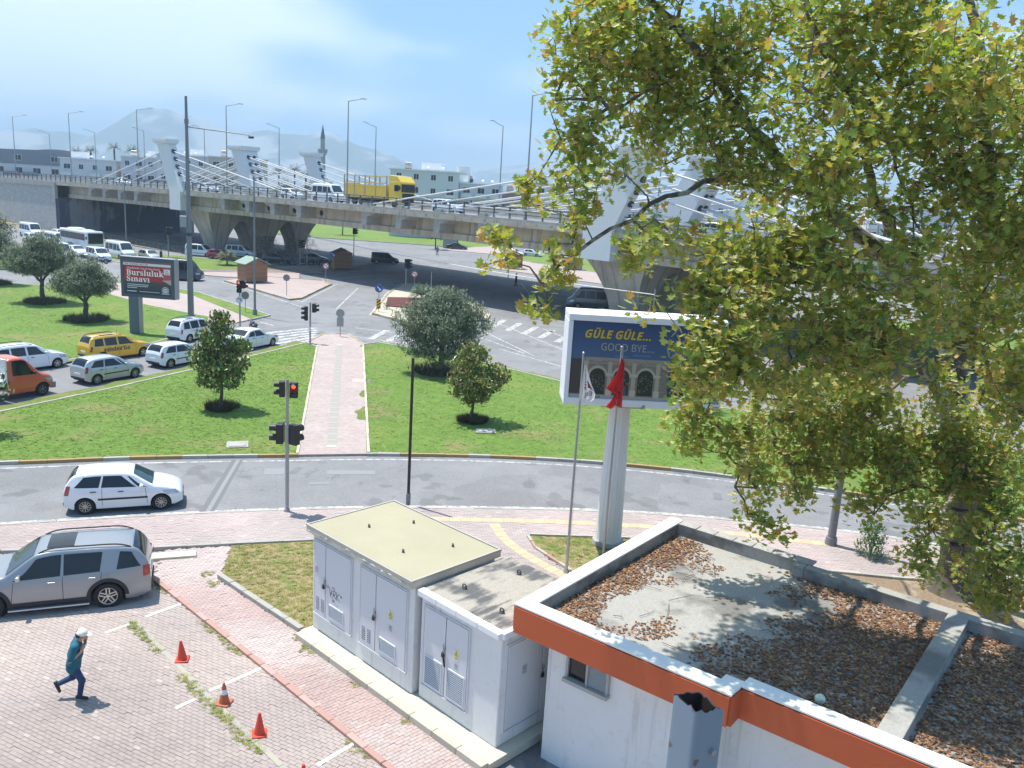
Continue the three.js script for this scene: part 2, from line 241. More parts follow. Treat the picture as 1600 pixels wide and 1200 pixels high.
// triangular paved island with the wooden booth
const isP = [[-34.6, -99.4], [-33.5, -106.2], [-24.4, -105.4], [-22.7, -102.6], [-22.6, -88.0], [-23.4, -86.6]];
const isle = struct('traffic_island', slab(isP, -0.1, 0.13), std([0.44, 0.37, 0.33], 0.92, { map: T.paving, color: 0xffffff }));
kerbs(isle, poly([...isP, isP[0]], 1.3), { mats: [M.kerbGrey, M.kerbGrey, M.ochre], h: 0.24 });
// planted island: pale gravel, red bedding
const flP = [[-13.7, -80.2], [-14.75, -96.7], [-14.6, -108], [-8.7, -107], [-2.6, -84], [-2.9, -80.4], [-9.3, -75.4]];
const flower = struct('planted_island', slab(flP, -0.1, 0.14), std([0.52, 0.47, 0.38], 0.97, { bumpMap: fineBump, bumpScale: 0.03 }));
kerbs(flower, poly([...flP, flP[0]], 1.2), { mats: [M.ochre, M.kerbWhite, M.ochre, M.kerbGrey], h: 0.26 });
struct('flower_bed', slab([[-14.2, -92.4], [-9.6, -94.0], [-7.5, -88.5], [-10.2, -85.0], [-13.3, -85.5]], 0.1, 0.24), std([0.16, 0.05, 0.045], 1, { bumpMap: fineBump, bumpScale: 0.06 }));
// verge and islands under the bridge and beyond it
const lawnF = lawn([[-64, -128], [-49, -126.5], [-38.2, -121.5], [-33.4, -118.5], [-36, -115], [-40.3, -110.9], [-46, -108.5], [-58, -117]], M.lawn, 0.1);
struct('footpath', slab([[-58, -117], [-46, -108.5], [-36, -115], [-33.4, -118.5], [-25.3, -115], [-21.3, -125], [-23, -136], [-34, -133], [-29, -112], [-27.5, -106], [-36, -103.6], [-44, -102.5]].filter((_, i) => ![7].includes(i)).slice(0, 10).concat([[-44.5, -105.0]]), -0.1, 0.09), M.paving);
const lawnG = lawn([[-60, -196], [-44, -190], [-25, -188], [-13, -186], [-5, -200], [-14, -260], [-70, -270]], M.lawn, 0.1);
const lawnH = lawn([[-1.5, -166], [5, -182], [26, -192], [60, -170], [40, -135], [20, -130], [13, -143], [2.2, -156]], M.lawn, 0.1);
struct('footpath', slab([[-4.5, -138.7], [-3, -166], [2.2, -156], [13, -143], [20, -130], [14, -122], [-1.1, -136]], -0.1, 0.085), M.paving);
struct('footpath', slab([[-13, -186], [-16, -176], [-6, -172], [-1, -182], [-5, -200]], -0.1, 0.085), M.paving);
const lawnI = lawn([[-140, -190], [-100, -172], [-84, -158], [-70, -150], [-52, -134], [-50, -131], [-60, -137], [-84, -161], [-128, -205]], M.dry, 0.1);
const lawnJ = lawn([[26, -78], [60, -50], [80, -60], [46, -100], [30, -92]], M.lawn, 0.1);
for (const [l, p] of [[lawnF, [[-46, -108.5], [-58, -117], [-64, -128]]], [lawnG, [[-60, -196], [-44, -190], [-25, -188], [-13, -186]]], [lawnH, [[20, -130], [13, -143], [2.2, -156], [-1.5, -166]]]]) kerbs(l, poly(p, 2), { mats: [M.kerbGrey, M.kerbWhite], h: 0.22 });

// near footway, brick footway, parking court
const walkP = [...curve(K2, 1.05), [44, -12], [16, -13], [9.9, -17.6], [4.2, -23], [-3.4, -23.6], [-6.4, -26.9], ...K3.slice().reverse().slice(1)];
const walk = struct('pavement', slab(walkP, -0.1, 0.09), M.jointSand);
const k2 = curve(K2, 1.05); kerbs(walk, k2, { mats: [M.kerbWhite, M.kerbGrey, M.kerbWhite], w: 0.15, h: 0.2, y: -0.06, off: -0.02 });
kerbs(walk, poly(K3, 1.0), { mats: [M.kerbGrey, M.concrete], w: 0.14, h: 0.36, y: -0.2 });
const court = struct('parking_court', sheet([[-44, -16.0], [-30, -20.4], [-15.75, -24.6], [-11.3, -25.5], [-8.9, -26.1], [-8.5, -23.5], ...RED.slice(1), [6, 2], [-44, 2]], 0.012), M.jointSand);
const footP = [[-10.5, -23.5], [-10.9, -25.5], [-8.9, -26.1], [-8.5, -23.65], [-5.35, -20.9], [0.1, -15.75], [3, -13.0], [8, -8], ...RED.slice().reverse()];
const foot = struct('brick_footway', slab(footP.slice(0, -1), -0.1, 0.05), M.jointSand);
const dryP = [[-8.95, -26.05], [-6.4, -26.85], [-3.5, -23.5], [-5.2, -20.95], [-8.5, -23.7]];
const dry = lawn(dryP, M.dry, 0.1, 'dry_grass_bed'); kerbs(dry, poly([[-8.55, -23.75], [-5.3, -20.85]], 0.72), { mats: [M.kerbGrey, M.concrete, M.kerbGrey], w: 0.17, h: 0.3, y: -0.08 });
kerbs(foot, poly(RED, 0.62), { mats: [M.pinkKerb, M.pinkKerb, std([0.43, 0.29, 0.25], 0.9)], w: 0.15, h: 0.2, y: -0.07 });
kerbs(court, poly(BAY, 1.0), { mats: [M.kerbGrey, std([0.36, 0.33, 0.27], 0.9)], w: 0.13, h: 0.16, y: -0.1, name: 'edging_stone' });
const litterBed = struct('soil_bed', slab([[3.2, -25.2], [8.2, -27.0], [13.2, -26.5], [19, -26.2], [28, -23.2], [24, -13], [12, -15], [9, -19.4]], -0.1, 0.16), M.soil); kerbs(litterBed, poly([[6.5, -26.55], [8.2, -27.05], [13.2, -26.55], [19, -26.25]], 1.0), { mats: [M.kerbGrey, M.kerbWhite], w: 0.15, h: 0.3, y: -0.06 });
const bedP = curve([[0.95, -28.35], [2.2, -28.6], [4.6, -28.55], [6.2, -27.6], [4.4, -25.6], [2.35, -25.6], [1.2, -27.3]], 0.4);
const bed2 = lawn(bedP, M.dry, 0.13, 'dry_grass_bed'); kerbs(bed2, poly([[0.95, -28.42], [4.6, -28.65]], 0.9), { mats: [M.kerbWhite], w: 0.1, h: 0.26 }); kerbs(bed2, poly([[0.9, -28.3], [1.15, -27.3], [2.3, -25.6], [3.4, -24.4]], 0.6), { mats: [M.kerbWhite, M.pinkKerb], w: 0.1, h: 0.26 });
{ // concrete step beside the parking court and a ramp slab
  const st = struct('concrete_step', rbox(1.45, 0.2, 0.42, 0.02), M.paleConcrete); st.position.set(-10.5, 0.06, -25.0); st.rotation.y = 0.34;
}
// paving blocks, one by one: those that show largest are meshes of their own, the rest of each field is one set of blocks
const blockGeo = rbox(0.195, 0.05, 0.095, 0.006, 0, 0, 0, 1);
function pavers(parent, pts, y, turn, tones, holes, individuals) {
  let x0 = 1e9, x1 = -1e9, z0 = 1e9, z1 = -1e9; const c = Math.cos(turn), s = Math.sin(turn);
  for (const [x, z] of pts) { const a = c * x - s * z, b = s * x + c * z; x0 = Math.min(x0, a); x1 = Math.max(x1, a); z0 = Math.min(z0, b); z1 = Math.max(z1, b); }
  const list = [];
  for (let r = 0, b = z0; b < z1; b += 0.1, r++) for (let a = x0 + (r & 1) * 0.1; a < x1; a += 0.2) {
    const x = c * a + s * b, z = -s * a + c * b;
    if (!inside([x, z], pts) || (holes && holes.some((h) => inside([x, z], h)))) continue;
    const k = fbm(x * 0.35, z * 0.35, 3, 3), t = fbm(x * 0.5 + 40, z * 0.5, 7, 3) + rr(-0.1, 0.1);
    const base = mix3(tones[0], tones[1], sstep(0.42, 0.62, t)), col = mul3(base, 0.80 + 0.40 * k + rr(-0.055, 0.055));
    list.push({ x, z, y: y - 0.024 + rr(-0.003, 0.003) - (rnd() < 0.02 ? 0.008 : 0), t: turn + rr(-0.02, 0.02), tx: rr(-.012, .012), col: rnd() < 0.012 ? mul3(col, 1.25) : col, d: x * x + z * z });
  }
  list.sort((p, q) => p.d - q.d);
  const mats = [0.9, 1, 1.1].map((k) => std(mul3(mix3(tones[0], tones[1], 0.5), k), 0.92, { bumpMap: fineBump, bumpScale: 0.004 }));
  const vis = list.filter((p) => Math.abs(p.x) < 0.62 * -p.z && p.z < -13.4), big = new Set(vis.slice(0, individuals));
  for (const p of big) { const m = mesh('paving_block', blockGeo, mats[Math.floor(rnd() * 3)], parent); m.position.set(p.x, p.y, p.z); m.rotation.set(p.tx, p.t, 0); }
  const rest = list.filter((p) => !big.has(p));
  const im = instanced('paving_blocks', blockGeo, std(0xffffff, 0.92, { bumpMap: fineBump, bumpScale: 0.004 }), parent, rest.map((p) => mat4(p.x, p.y, p.z, p.tx, p.t, 0)), (i) => rgb(...rest[i].col));
  return im;
}
const courtClip = [[-20, -23.2], [-15.75, -24.45], [-11.3, -25.35], [-10.75, -25.3], [-10.55, -23.4], ...RED.slice(1, 5).map(([x, z]) => [x - 0.06, z - 0.06]), [1.2, -11], [-20, -11]];
const stripHole = [];
pavers(court, courtClip, 0.05, -0.447 + Math.PI, [[0.365, 0.305, 0.278], [0.395, 0.325, 0.29]], null, 170);
pavers(foot, footP.slice(0, -1).map(([x, z]) => [x, z]), 0.085, 0.76, [[0.40, 0.295, 0.27], [0.42, 0.35, 0.325]], [dryP], 60);
const walkClip = walkP.filter(([x]) => x > -24 && x < 27); pavers(walk, [[-24, -23.9], ...walkClip.slice(0, 45).filter(([x, z]) => x > -23), [26, -22], [16, -16], [9.9, -17.6], [4.2, -23], [-3.4, -23.6], [-6.4, -26.9], [-11.3, -25.5], [-15.75, -24.6], [-24, -22.2]], 0.125, 0.12, [[0.42, 0.34, 0.32], [0.38, 0.32, 0.30]], [bedP, [[3.2, -25.2], [8.2, -27.0], [13.2, -26.5], [19, -26.2], [28, -23.2], [24, -13], [12, -15], [9, -19.4]]], 0);
{ // yellow guiding slabs across the near footway
  const gm = [std([0.50, 0.40, 0.25], 0.9), std([0.45, 0.36, 0.24], 0.9)], geo = rbox(0.39, 0.04, 0.39, 0.01, 0, 0, 0, 1);
  const put = (pts, step) => poly(pts, step).forEach(([x, z], i, a) => { const b = a[Math.min(i + 1, a.length - 1)], c = a[Math.max(0, i - 1)]; const m = mesh('guiding_slab', geo, gm[i % 2], walk); m.position.set(x, 0.117, z); m.rotation.y = -Math.atan2(b[1] - c[1], b[0] - c[0]); });
  put(curve([[-2.6, -29.4], [2, -29.85], [7, -29.9], [12, -29.3]], 0.4), 0.4);
  put(curve([[-0.3, -29.1], [0.1, -27.9], [0.9, -26.6], [2.2, -25.1]], 0.4), 0.4);
}
// ---------------------------------------------------------------- road paint (worn sheets 4 mm above the asphalt)
const worn = new THREE.MeshStandardMaterial({ roughness: 0.85, map: tex(512, (u, v) => { const k = fbm(u * 40, v * 40, 3, 4, 40); return mix3([0.50, 0.49, 0.47], [0.255, 0.255, 0.26], sstep(0.40, 0.62, k)); }, 5) });
const marks = struct('road_markings', new THREE.BufferGeometry().setAttribute('position', new THREE.Float32BufferAttribute([0, -0.3, 0, 0.01, -0.3, 0, 0, -0.3, 0.01], 3)), worn); marks.geometry = sheet([[-19, -82], [-18.9, -82], [-18.9, -81.9], [-19, -81.9]], 0.004);
function line(a, b, w, m = worn, y = 0.005) { const L = Math.hypot(b[0] - a[0], b[1] - a[1]), nx = -(b[1] - a[1]) / L * w / 2, nz = (b[0] - a[0]) / L * w / 2; mesh('painted_line', sheet([[a[0] + nx, a[1] + nz], [b[0] + nx, b[1] + nz], [b[0] - nx, b[1] - nz], [a[0] - nx, a[1] - nz]], y), m, marks); }
for (const [a, b, w = 0.15] of [
  [[-19.1, -101], [-17.7, -82.4]], [[-13.9, -79.6], [-15.2, -98]], [[-15.2, -98], [-15.1, -108]], [[-22.0, -86.2], [-22.2, -103.6]], [[-22.0, -86.2], [-34.6, -98.6]],
  [[-31, -94.6], [-20.7, -82]], [[-13.6, -79.3], [-3, -79.2]], [[-13.8, -72], [-3.5, -68.3]], [[-4.3, -85.2], [4.9, -65.4]], [[-2.5, -73.6], [1.6, -63.9]], [[-1.2, -66.1], [3.9, -60]], [[2.5, -78], [9, -63]], [[-4, -72.8], [0.8, -64.8]], [[-22, -72], [-20.4, -70.5]], [[-15.9, -69], [-8, -65.5]],
  [[-17.3, -57.5], [-15.6, -62.9], 0.12], [[-44, -99], [-34, -99.2]], [[-26, -104.8], [-20, -117]], [[0.4, -118], [3.4, -84]]]) line(a, b, w);
{ const a = curve(K1.map(([x, z]) => [x, z + 0.55]), 1.5), b = curve(K2.map(([x, z]) => [x, z - 0.5]), 1.5); for (const c of [a, b]) mesh('painted_line', (() => { const up = c.map(([x, z]) => [x, z + 0.06]), dn = c.map(([x, z]) => [x, z - 0.06]).reverse(); return sheet([...up, ...dn], 0.005); })(), worn, marks); }
for (let i = 0; i < 8; i++) { const t = i / 7; line([lerp(-20.3, -16.6, t), lerp(-66.3, -58.8, t)], [lerp(-17.0, -13.9 - 1.4, t) + 0.2, lerp(-70.8, -63.3, t)], 0.5); }
for (let i = 0; i < 6; i++) { const t = i / 5; line([lerp(-11.6, -4.6, t), lerp(-66.8, -63.0, t)], [lerp(-11.0, -3.2, t), lerp(-71.8, -68.6, t)], 0.55); }
for (let i = 0; i < 6; i++) { const t = i / 5; line([lerp(-3.6, 3.6, t), lerp(-78.6, -71.0, t)], [lerp(-2.6, 5.0, t), lerp(-83.8, -75.6, t)], 0.6); }
const bayPaint = std([0.66, 0.64, 0.58], 0.85);
for (const [a, b] of [[[-8.94, -22.2], [-9.7, -21.2]], [[-9.95, -20.75], [-10.35, -20.25]], [[-5.75, -19.15], [-6.75, -17.95]], [[-6.95, -17.6], [-7.25, -17.2]], [[-2.85, -16.5], [-3.6, -15.55]]]) { const L = Math.hypot(b[0] - a[0], b[1] - a[1]), m = mesh('painted_line', box(L, 0.006, 0.1), bayPaint, marks); m.position.set((a[0] + b[0]) / 2, 0.056, (a[1] + b[1]) / 2); m.rotation.y = -Math.atan2(b[1] - a[1], b[0] - a[0]); }
// repaired trench and patches in the near road
const patch = std([0.15, 0.15, 0.155], 0.95, { bumpMap: fineBump, bumpScale: 0.004 }), pale = std([0.235, 0.235, 0.24], 0.95, { bumpMap: fineBump, bumpScale: 0.003 });
struct('road_patch', sheet([[-11.1, -28.75], [-10.6, -28.9], [-11.55, -35.2], [-12.0, -35.1]], 0.006), patch); struct('road_patch', sheet([[-10.9, -28.8], [-10.75, -28.85], [-11.65, -35.15], [-11.8, -35.1]], 0.009), pale); struct('road_patch', sheet([[-10.9, -28.62], [-9.6, -28.95], [-9.9, -29.25], [-11.2, -28.95]], 0.01), std([0.07, 0.065, 0.06], 1));
for (const q of [[[-10.1, -33.4], [-9.3, -33.6], [-9.5, -34.4], [-10.3, -34.2]], [[-7.6, -33.9], [-5.6, -34.3], [-5.7, -34.8], [-7.7, -34.5]], [[-8, -32.6], [-7.2, -32.8], [-7.3, -33.0], [-8.1, -32.8]]]) struct('road_patch', sheet(q, 0.007), pale);
// bare soil along the worn lawn edges, and worn patches
{ const edge = (pts, w, side, name = 'worn_verge') => { const c = poly(pts, 0.5), out = [], inn = []; c.forEach(([x, z], i) => { const a = c[Math.max(0, i - 1)], b = c[Math.min(c.length - 1, i + 1)], L = Math.hypot(b[0] - a[0], b[1] - a[1]), nx = -(b[1] - a[1]) / L * side, nz = (b[0] - a[0]) / L * side, k = w * (0.25 + 1.5 * fbm(x * 0.6, z * 0.6, 4, 4)) + rr(-0.08, 0.08); out.push([x + nx * 0.06, z + nz * 0.06]); inn.push([x + nx * (0.1 + k), z + nz * (0.1 + k)]); }); struct(name, sheet([...out, ...inn.reverse()], 0.1145), M.thin); };
  edge(upL.slice(1, -1), 0.75, 1); edge(upR.slice(1, 7), 0.35, -1); edge(lw.slice(1, 6), 0.45, 1); edge(along(-29, -9.6), 0.28, -1); edge(along(-6, 24), 0.25, -1);
  for (const [x, z, r, q] of [[-8.0, -48.6, 0.9, 1.3], [-7.2, -44.2, 1.1, 1.6], [-11.2, -63.4, 0.6, 0.7], [-21.5, -45.4, 0.8, 0.9], [-16.8, -38.2, 1.0, 0.7], [0.6, -41.2, 0.9, 0.5], [-30.8, -53.0, 1.3, 0.9]]) { const c = []; for (let k = 0; k < 34; k++) { const a = k / 34 * 6.283, f = 0.55 + 0.9 * fbm(2 + Math.cos(a) * 1.6 + x, 2 + Math.sin(a) * 1.6 + z, 3, 4); c.push([x + Math.cos(a) * r * f, z + Math.sin(a) * q * f]); } struct('worn_patch', sheet(c, 0.1135), M.thin); } }
// ---------------------------------------------------------------- grass: many short blades on the nearer lawns
{
  const blade = (() => { const p = []; for (let k = 0; k < 6; k++) { const a = k * 1.05 + 0.3, dx = Math.cos(a), dz = Math.sin(a), r = 0.012, w = 0.014, t = 0.075 + 0.02 * (k % 2); p.push(dx * r + dz * w, 0.004, dz * r - dx * w, dx * r - dz * w, 0.004, dz * r + dx * w, dx * t, 0.026 + 0.012 * (k % 3), dz * t); } const g = new THREE.BufferGeometry(); g.setAttribute('position', new THREE.Float32BufferAttribute(p, 3)); g.computeVertexNormals(); if (g.attributes.normal.getY(0) < 0) { const q = g.attributes.position; for (let i = 0; i < q.count; i += 3) for (let c = 0; c < 3; c++) { const a = q.getComponent(i, c); q.setComponent(i, c, q.getComponent(i + 1, c)); q.setComponent(i + 1, c, a); } g.computeVertexNormals(); } return g; })();
  const gm = std(0xffffff, 0.9, { side: THREE.DoubleSide });
  const sow = (parent, pts, n, y, cols) => { const list = []; let x0 = 1e9, x1 = -1e9, z0 = 1e9, z1 = -1e9; for (const [x, z] of pts) { x0 = Math.min(x0, x); x1 = Math.max(x1, x); z0 = Math.min(z0, z); z1 = Math.max(z1, z); } for (let i = 0; i < n * 6 && list.length < n; i++) { const x = rr(x0, x1), z = rr(z0, z1); if (!inside([x, z], pts) || rnd() > 0.55 + 0.9 * (fbm(x * 0.5, z * 0.5, 5, 3) - 0.35)) continue; const s = rr(0.6, 1.35); list.push(mat4(x, y, z, 0, rr(0, 6.3), 0, s, s * rr(0.6, 1.3), s)); } const o = instanced(numbered('grass'), blade, gm, scene, list, () => { const c = mul3(pick(cols), rr(0.75, 1.3)); return rgb(...c); }); tag(o, ...parent); };
  const green = [[0.105, 0.21, 0.02], [0.12, 0.24, 0.026], [0.155, 0.27, 0.034], [0.21, 0.26, 0.042], [0.09, 0.18, 0.018]], yell = [[0.24, 0.2, 0.07], [0.16, 0.2, 0.03], [0.3, 0.24, 0.1]];
  sow(['short green lawn grass left of the paved crossing path', 'grass'], lawnPolys[0], 15000, 0.1, green); sow(['short green lawn grass under the tall blue billboard', 'grass'], lawnPolys[1], 17000, 0.1, green); sow(['short green lawn grass around the olive trees and red billboard', 'grass'], lawnPolys[2], 15000, 0.1, green);
  sow(['dry yellowed grass beside the electrical cabinets', 'grass'], dryP, 2600, 0.09, [...yell, ...yell, green[3]]); sow(['patchy dry grass round the flagpoles', 'grass'], bedP, 1800, 0.12, [...yell, green[1], green[3]]);
  // weeds along the edging stones of the parking bays
  const weeds = []; for (const [ln, n, w] of [[BAY, 900, 0.13], [RED, 450, 0.11]]) { const p = poly(ln.slice(0, 4), 0.12); for (let i = 0; i < n; i++) { const q = pick(p); if (fbm(q[0] * 1.1, q[1] * 1.1, 2, 2) < 0.47) continue; weeds.push(mat4(q[0] + rr(-w, w) - 0.08, 0.05, q[1] + rr(-w, w) + 0.08, 0, rr(0, 6.3), 0, rr(0.5, 1.1), rr(0.5, 1.0), rr(0.5, 1.1))); } }
  for (const [x, z] of [[-9.0, -23.9], [-8.6, -23.3], [-4.9, -20.2], [-4.2, -19.8], [-5.3, -20.6], [-4.9, -20.0], [-3.3, -18.6], [-1.9, -17.3]]) for (let k = 0; k < 26; k++) weeds.push(mat4(x + rr(-.2, .2), 0.085, z + rr(-.2, .2), 0, rr(0, 6), 0, rr(0.5, 1.0)));
  tag(instanced('weeds', blade, gm, scene, weeds, () => rgb(...mul3(pick([[0.2, 0.24, 0.04], [0.27, 0.25, 0.07], [0.14, 0.19, 0.04], [0.3, 0.25, 0.12]]), rr(0.8, 1.3)))), 'small weeds growing along the joints of the parking bays', 'weeds');
}
// ---------------------------------------------------------------- the cable-stayed road bridge (x along the deck, z towards the near edge)
const BT = -Math.atan2(0.648, 0.762), BO = V(-87.4, 0, -161.5);
const bridge = thing('road_bridge', 'long concrete road bridge with white flared pylons and stay cables over the junction', 'bridge', [BO.x, 0, BO.z], BT);
const bw = (t, y, off) => { const c = Math.cos(BT), s = Math.sin(BT); return [BO.x + c * t - s * off, y, BO.z - s * t - c * off]; };   // off = metres in from the near edge
const hd = (t) => t < 75 ? 9.45 - 0.45 * ((t - 75) / 90) ** 2 : t < 150 ? 9.45 - 0.35 * ((t - 75) / 60) ** 2 : Math.max(1.2, 8.9 - 0.0333 * (t - 150) - 0.0004 * (t - 150) ** 2);
const BW = 27.5;
function loft(sect, t0, t1, n) {         // sect: [z, y below deck] polyline, swept along the deck
  const p = [], idx = []; for (let i = 0; i <= n; i++) { const t = lerp(t0, t1, i / n); for (const [z, y] of sect) p.push(t, hd(t) + y, z); }
  const m = sect.length; for (let i = 0; i < n; i++) for (let j = 0; j < m - 1; j++) { const a = i * m + j, b = a + m; idx.push(a, b, a + 1, b, b + 1, a + 1); }
  const g = new THREE.BufferGeometry(); g.setAttribute('position', new THREE.Float32BufferAttribute(p, 3)); g.setIndex(idx); const q = g.toNonIndexed(); q.computeVertexNormals(); return uvm(q);
}
const pylonWhite = std([0.66, 0.67, 0.66], 0.75, { bumpMap: fineBump, bumpScale: 0.003 }), beige = M.stained;
mesh('deck', loft([[0, 0], [0, -0.5], [-2.4, -0.62], [-2.4, -2.0], [-2.15, -2.05], [-2.15, -2.75], [-BW + 2.15, -2.75], [-BW + 2.15, -2.05], [-BW + 2.4, -2.0], [-BW + 2.4, -0.62], [-BW, -0.5], [-BW, 0], [-BW, 0.0], [0, 0]], -0.5, 172, 60), beige, bridge);
mesh('deck_surface', loft([[-BW + 1.0, 0.03], [-1.0, 0.03]], -160, 260, 90), std([0.17, 0.17, 0.175], 0.95), bridge);
mesh('edge_kerb', loft([[-0.05, 0], [-0.05, 0.28], [-0.95, 0.28], [-0.95, 0.02]], -120, 230, 70), M.concrete, bridge);
mesh('edge_kerb', loft([[-BW + 0.95, 0.02], [-BW + 0.95, 0.28], [-BW + 0.05, 0.28], [-BW + 0.05, 0]], -120, 230, 70), M.concrete, bridge);
mesh('median_kerb', loft([[-BW / 2 + 1.6, 0.03], [-BW / 2 + 1.5, 0.85], [-BW / 2 - 1.5, 0.85], [-BW / 2 - 1.6, 0.03]], -120, 230, 60), M.concrete, bridge);
// brackets at the cable anchors, near and far edge
const brT = [13.8, 19.4, 25.2, 31.1, 57.8, 64.2, 70.3, 76.3, 89.7, 95.9, 102.3, 109.0, 137.5, 143.6, 149.8, 156];
const brGeo = (() => { const s = new THREE.Shape(); s.moveTo(-0.55, -0.45); s.lineTo(0.5, -0.45); s.lineTo(0.5, -2.0); s.lineTo(-0.35, -2.0); s.lineTo(-0.5, -1.0); s.lineTo(-2.0, -0.5); s.closePath(); return uvm(new THREE.ExtrudeGeometry(s, { depth: 2.3, bevelEnabled: true, bevelSize: 0.04, bevelThickness: 0.04, bevelSegments: 1 }).translate(0, 0, -2.42)); })();
const brGeoR = (() => { const g = brGeo.clone(); g.scale(-1, 1, 1); const p = g.attributes.position, n = p.count; for (let i = 0; i < n; i += 3) for (let k = 0; k < 3; k++) { const a = p.getComponent(i + 1, k), b = p.getComponent(i + 2, k); p.setComponent(i + 1, k, b); p.setComponent(i + 2, k, a); } g.computeVertexNormals(); return g; })();
const anchGeo = box(0.9, 0.5, 0.7, 0, 0.2, 0);
brT.forEach((t, i) => { const left = [4, 5, 6, 7, 12, 13, 14, 15].includes(i); const b = mesh('bracket', left ? brGeo : brGeoR, M.concrete, bridge); b.position.set(t, hd(t), 0); const f = mesh('bracket', left ? brGeo : brGeoR, M.concrete, bridge); f.position.set(t, hd(t), -BW + 2.4); const a = mesh('cable_anchor', anchGeo, M.kerbGrey, b); a.position.set(0, 0.12, -0.5); const hole = mesh('drain_recess', cyl(0.35, 0.35, 0.1, 10).rotateX(Math.PI / 2), M.matt, b); hole.position.set(left ? 1.9 : -1.9, -1.3, -2.36); });
// pylons: upright foot, leaning shaft, flared cap
function pylonGeo(T, lean) {
  const W = 1.65, pts = []; const ring = (x, y, w, t) => [[x - w, y, t / 2], [x + w, y, t / 2], [x + w, y, -t / 2], [x - w, y, -t / 2]];
  const rings = [ring(0, -2.75, W, T), ring(0, 0, W, T), ring(lean * 3.45, 7.0, W, T), ring(lean * 3.55, 7.1, W + 0.35, T + 0.5), ring(lean * 3.7, 7.45, W + 0.55, T + 0.8), ring(lean * 3.75, 7.75, W + 0.55, T + 0.8), ring(lean * 3.75, 7.76, 0.01, 0.01)];
  const p = []; for (let i = 0; i < rings.length - 1; i++) for (let k = 0; k < 4; k++) { const a = rings[i][k], b = rings[i][(k + 1) % 4], c = rings[i + 1][(k + 1) % 4], d = rings[i + 1][k]; p.push(...a, ...b, ...c, ...a, ...c, ...d); }
  const bt = rings[0]; p.push(...bt[0], ...bt[2], ...bt[1], ...bt[0], ...bt[3], ...bt[2]);
  const g = new THREE.BufferGeometry(); g.setAttribute('position', new THREE.Float32BufferAttribute(p, 3)); g.computeVertexNormals(); return uvm(g);
}
const cableMat = std([0.60, 0.60, 0.59], 0.5), hubMat = std([0.03, 0.03, 0.035], 0.6);
const hubGeo = join([cyl(0.3, 0.34, 0.5, 10)]);
for (const [pt, lean] of [[45, -1], [124.4, 1]]) for (const [off, T, planes] of [[0.0, 1.35, [0]], [BW / 2, 2.8, [-0.55, 0.55]], [BW, 1.35, [0]]]) {
  const z = -off + (off === 0 ? -0.25 : off === BW ? 0.25 : 0), py = mesh('pylon', pylonGeo(T, lean), pylonWhite, bridge); py.position.set(pt, hd(pt), z); py.userData.label = off === BW / 2 ? 'broad pylon standing in the median' : 'pylon at the deck edge';
  const ts = brT.filter((t) => Math.abs(t - pt) < 40);
  for (const dz of planes) for (const side of [-1, 1]) {
    const anchors = ts.filter((t) => Math.sign(t - pt) === side).sort((a, b) => Math.abs(a - pt) - Math.abs(b - pt));
    anchors.forEach((t, k) => { const y = 2.6 + k * 1.12, x0 = pt + lean * 3.45 * y / 7 + side * 1.65; const a = V(x0, hd(pt) + y, z + dz), b = V(t, hd(t) + 0.35, z + dz + (off === 0 ? -0.3 : off === BW ? 0.3 : 0)); mesh('stay_cable', bar(a, b, 0.09, 0.09, 8), cableMat, bridge); const h = mesh('cable_socket', hubGeo, hubMat, py); h.position.set(x0 - pt, y, dz); h.quaternion.setFromUnitVectors(V(0, 1, 0), b.clone().sub(a).normalize()); });
  }
}
// piers: a wall across the bridge with arched openings, flaring out under the deck
function pierGeo(top) {
  const s = new THREE.Shape(); s.moveTo(-5.6, -0.3); s.bezierCurveTo(-5.0, 2.6, -4.0, 4.6, -3.0, top); s.lineTo(-BW + 3.0, top); s.bezierCurveTo(-BW + 4.0, 4.6, -BW + 5.0, 2.6, -BW + 5.6, -0.3); s.closePath();
  for (const c of [-9.4, -18.1]) { const h = new THREE.Path(); h.moveTo(c - 2.3, -0.2); h.lineTo(c + 2.3, -0.2); h.bezierCurveTo(c + 2.4, 2.0, c + 1.7, 3.6, c + 0.8, 4.9); h.bezierCurveTo(c + 0.3, 5.3, c - 0.3, 5.3, c - 0.8, 4.9); h.bezierCurveTo(c - 1.7, 3.6, c - 2.4, 2.0, c - 2.3, -0.2); s.holes.push(h); }
  let g = new THREE.ExtrudeGeometry(s, { depth: 3.4, steps: 1, bevelEnabled: false, curveSegments: 14 }); g.translate(0, 0, -1.7); g.rotateY(-Math.PI / 2);   // shape x -> z
  const p = g.attributes.position; for (let i = 0; i < p.count; i++) { const y = p.getY(i), k = 1 + 1.2 * Math.pow(clamp(y / top), 2.4); p.setX(i, p.getX(i) * k); } g.computeVertexNormals(); return uvm(g);
}
for (const pt of [45, 124.4]) { const g = pierGeo(hd(pt) - 2.8); const m = mesh('pier', g, beige, bridge); m.position.set(pt, 0, 0); const bl = mesh('bearing_block', rbox(3.2, 1.0, 1.6, 0.05), pylonWhite, bridge); bl.position.set(pt, 0.9, -3.0); }
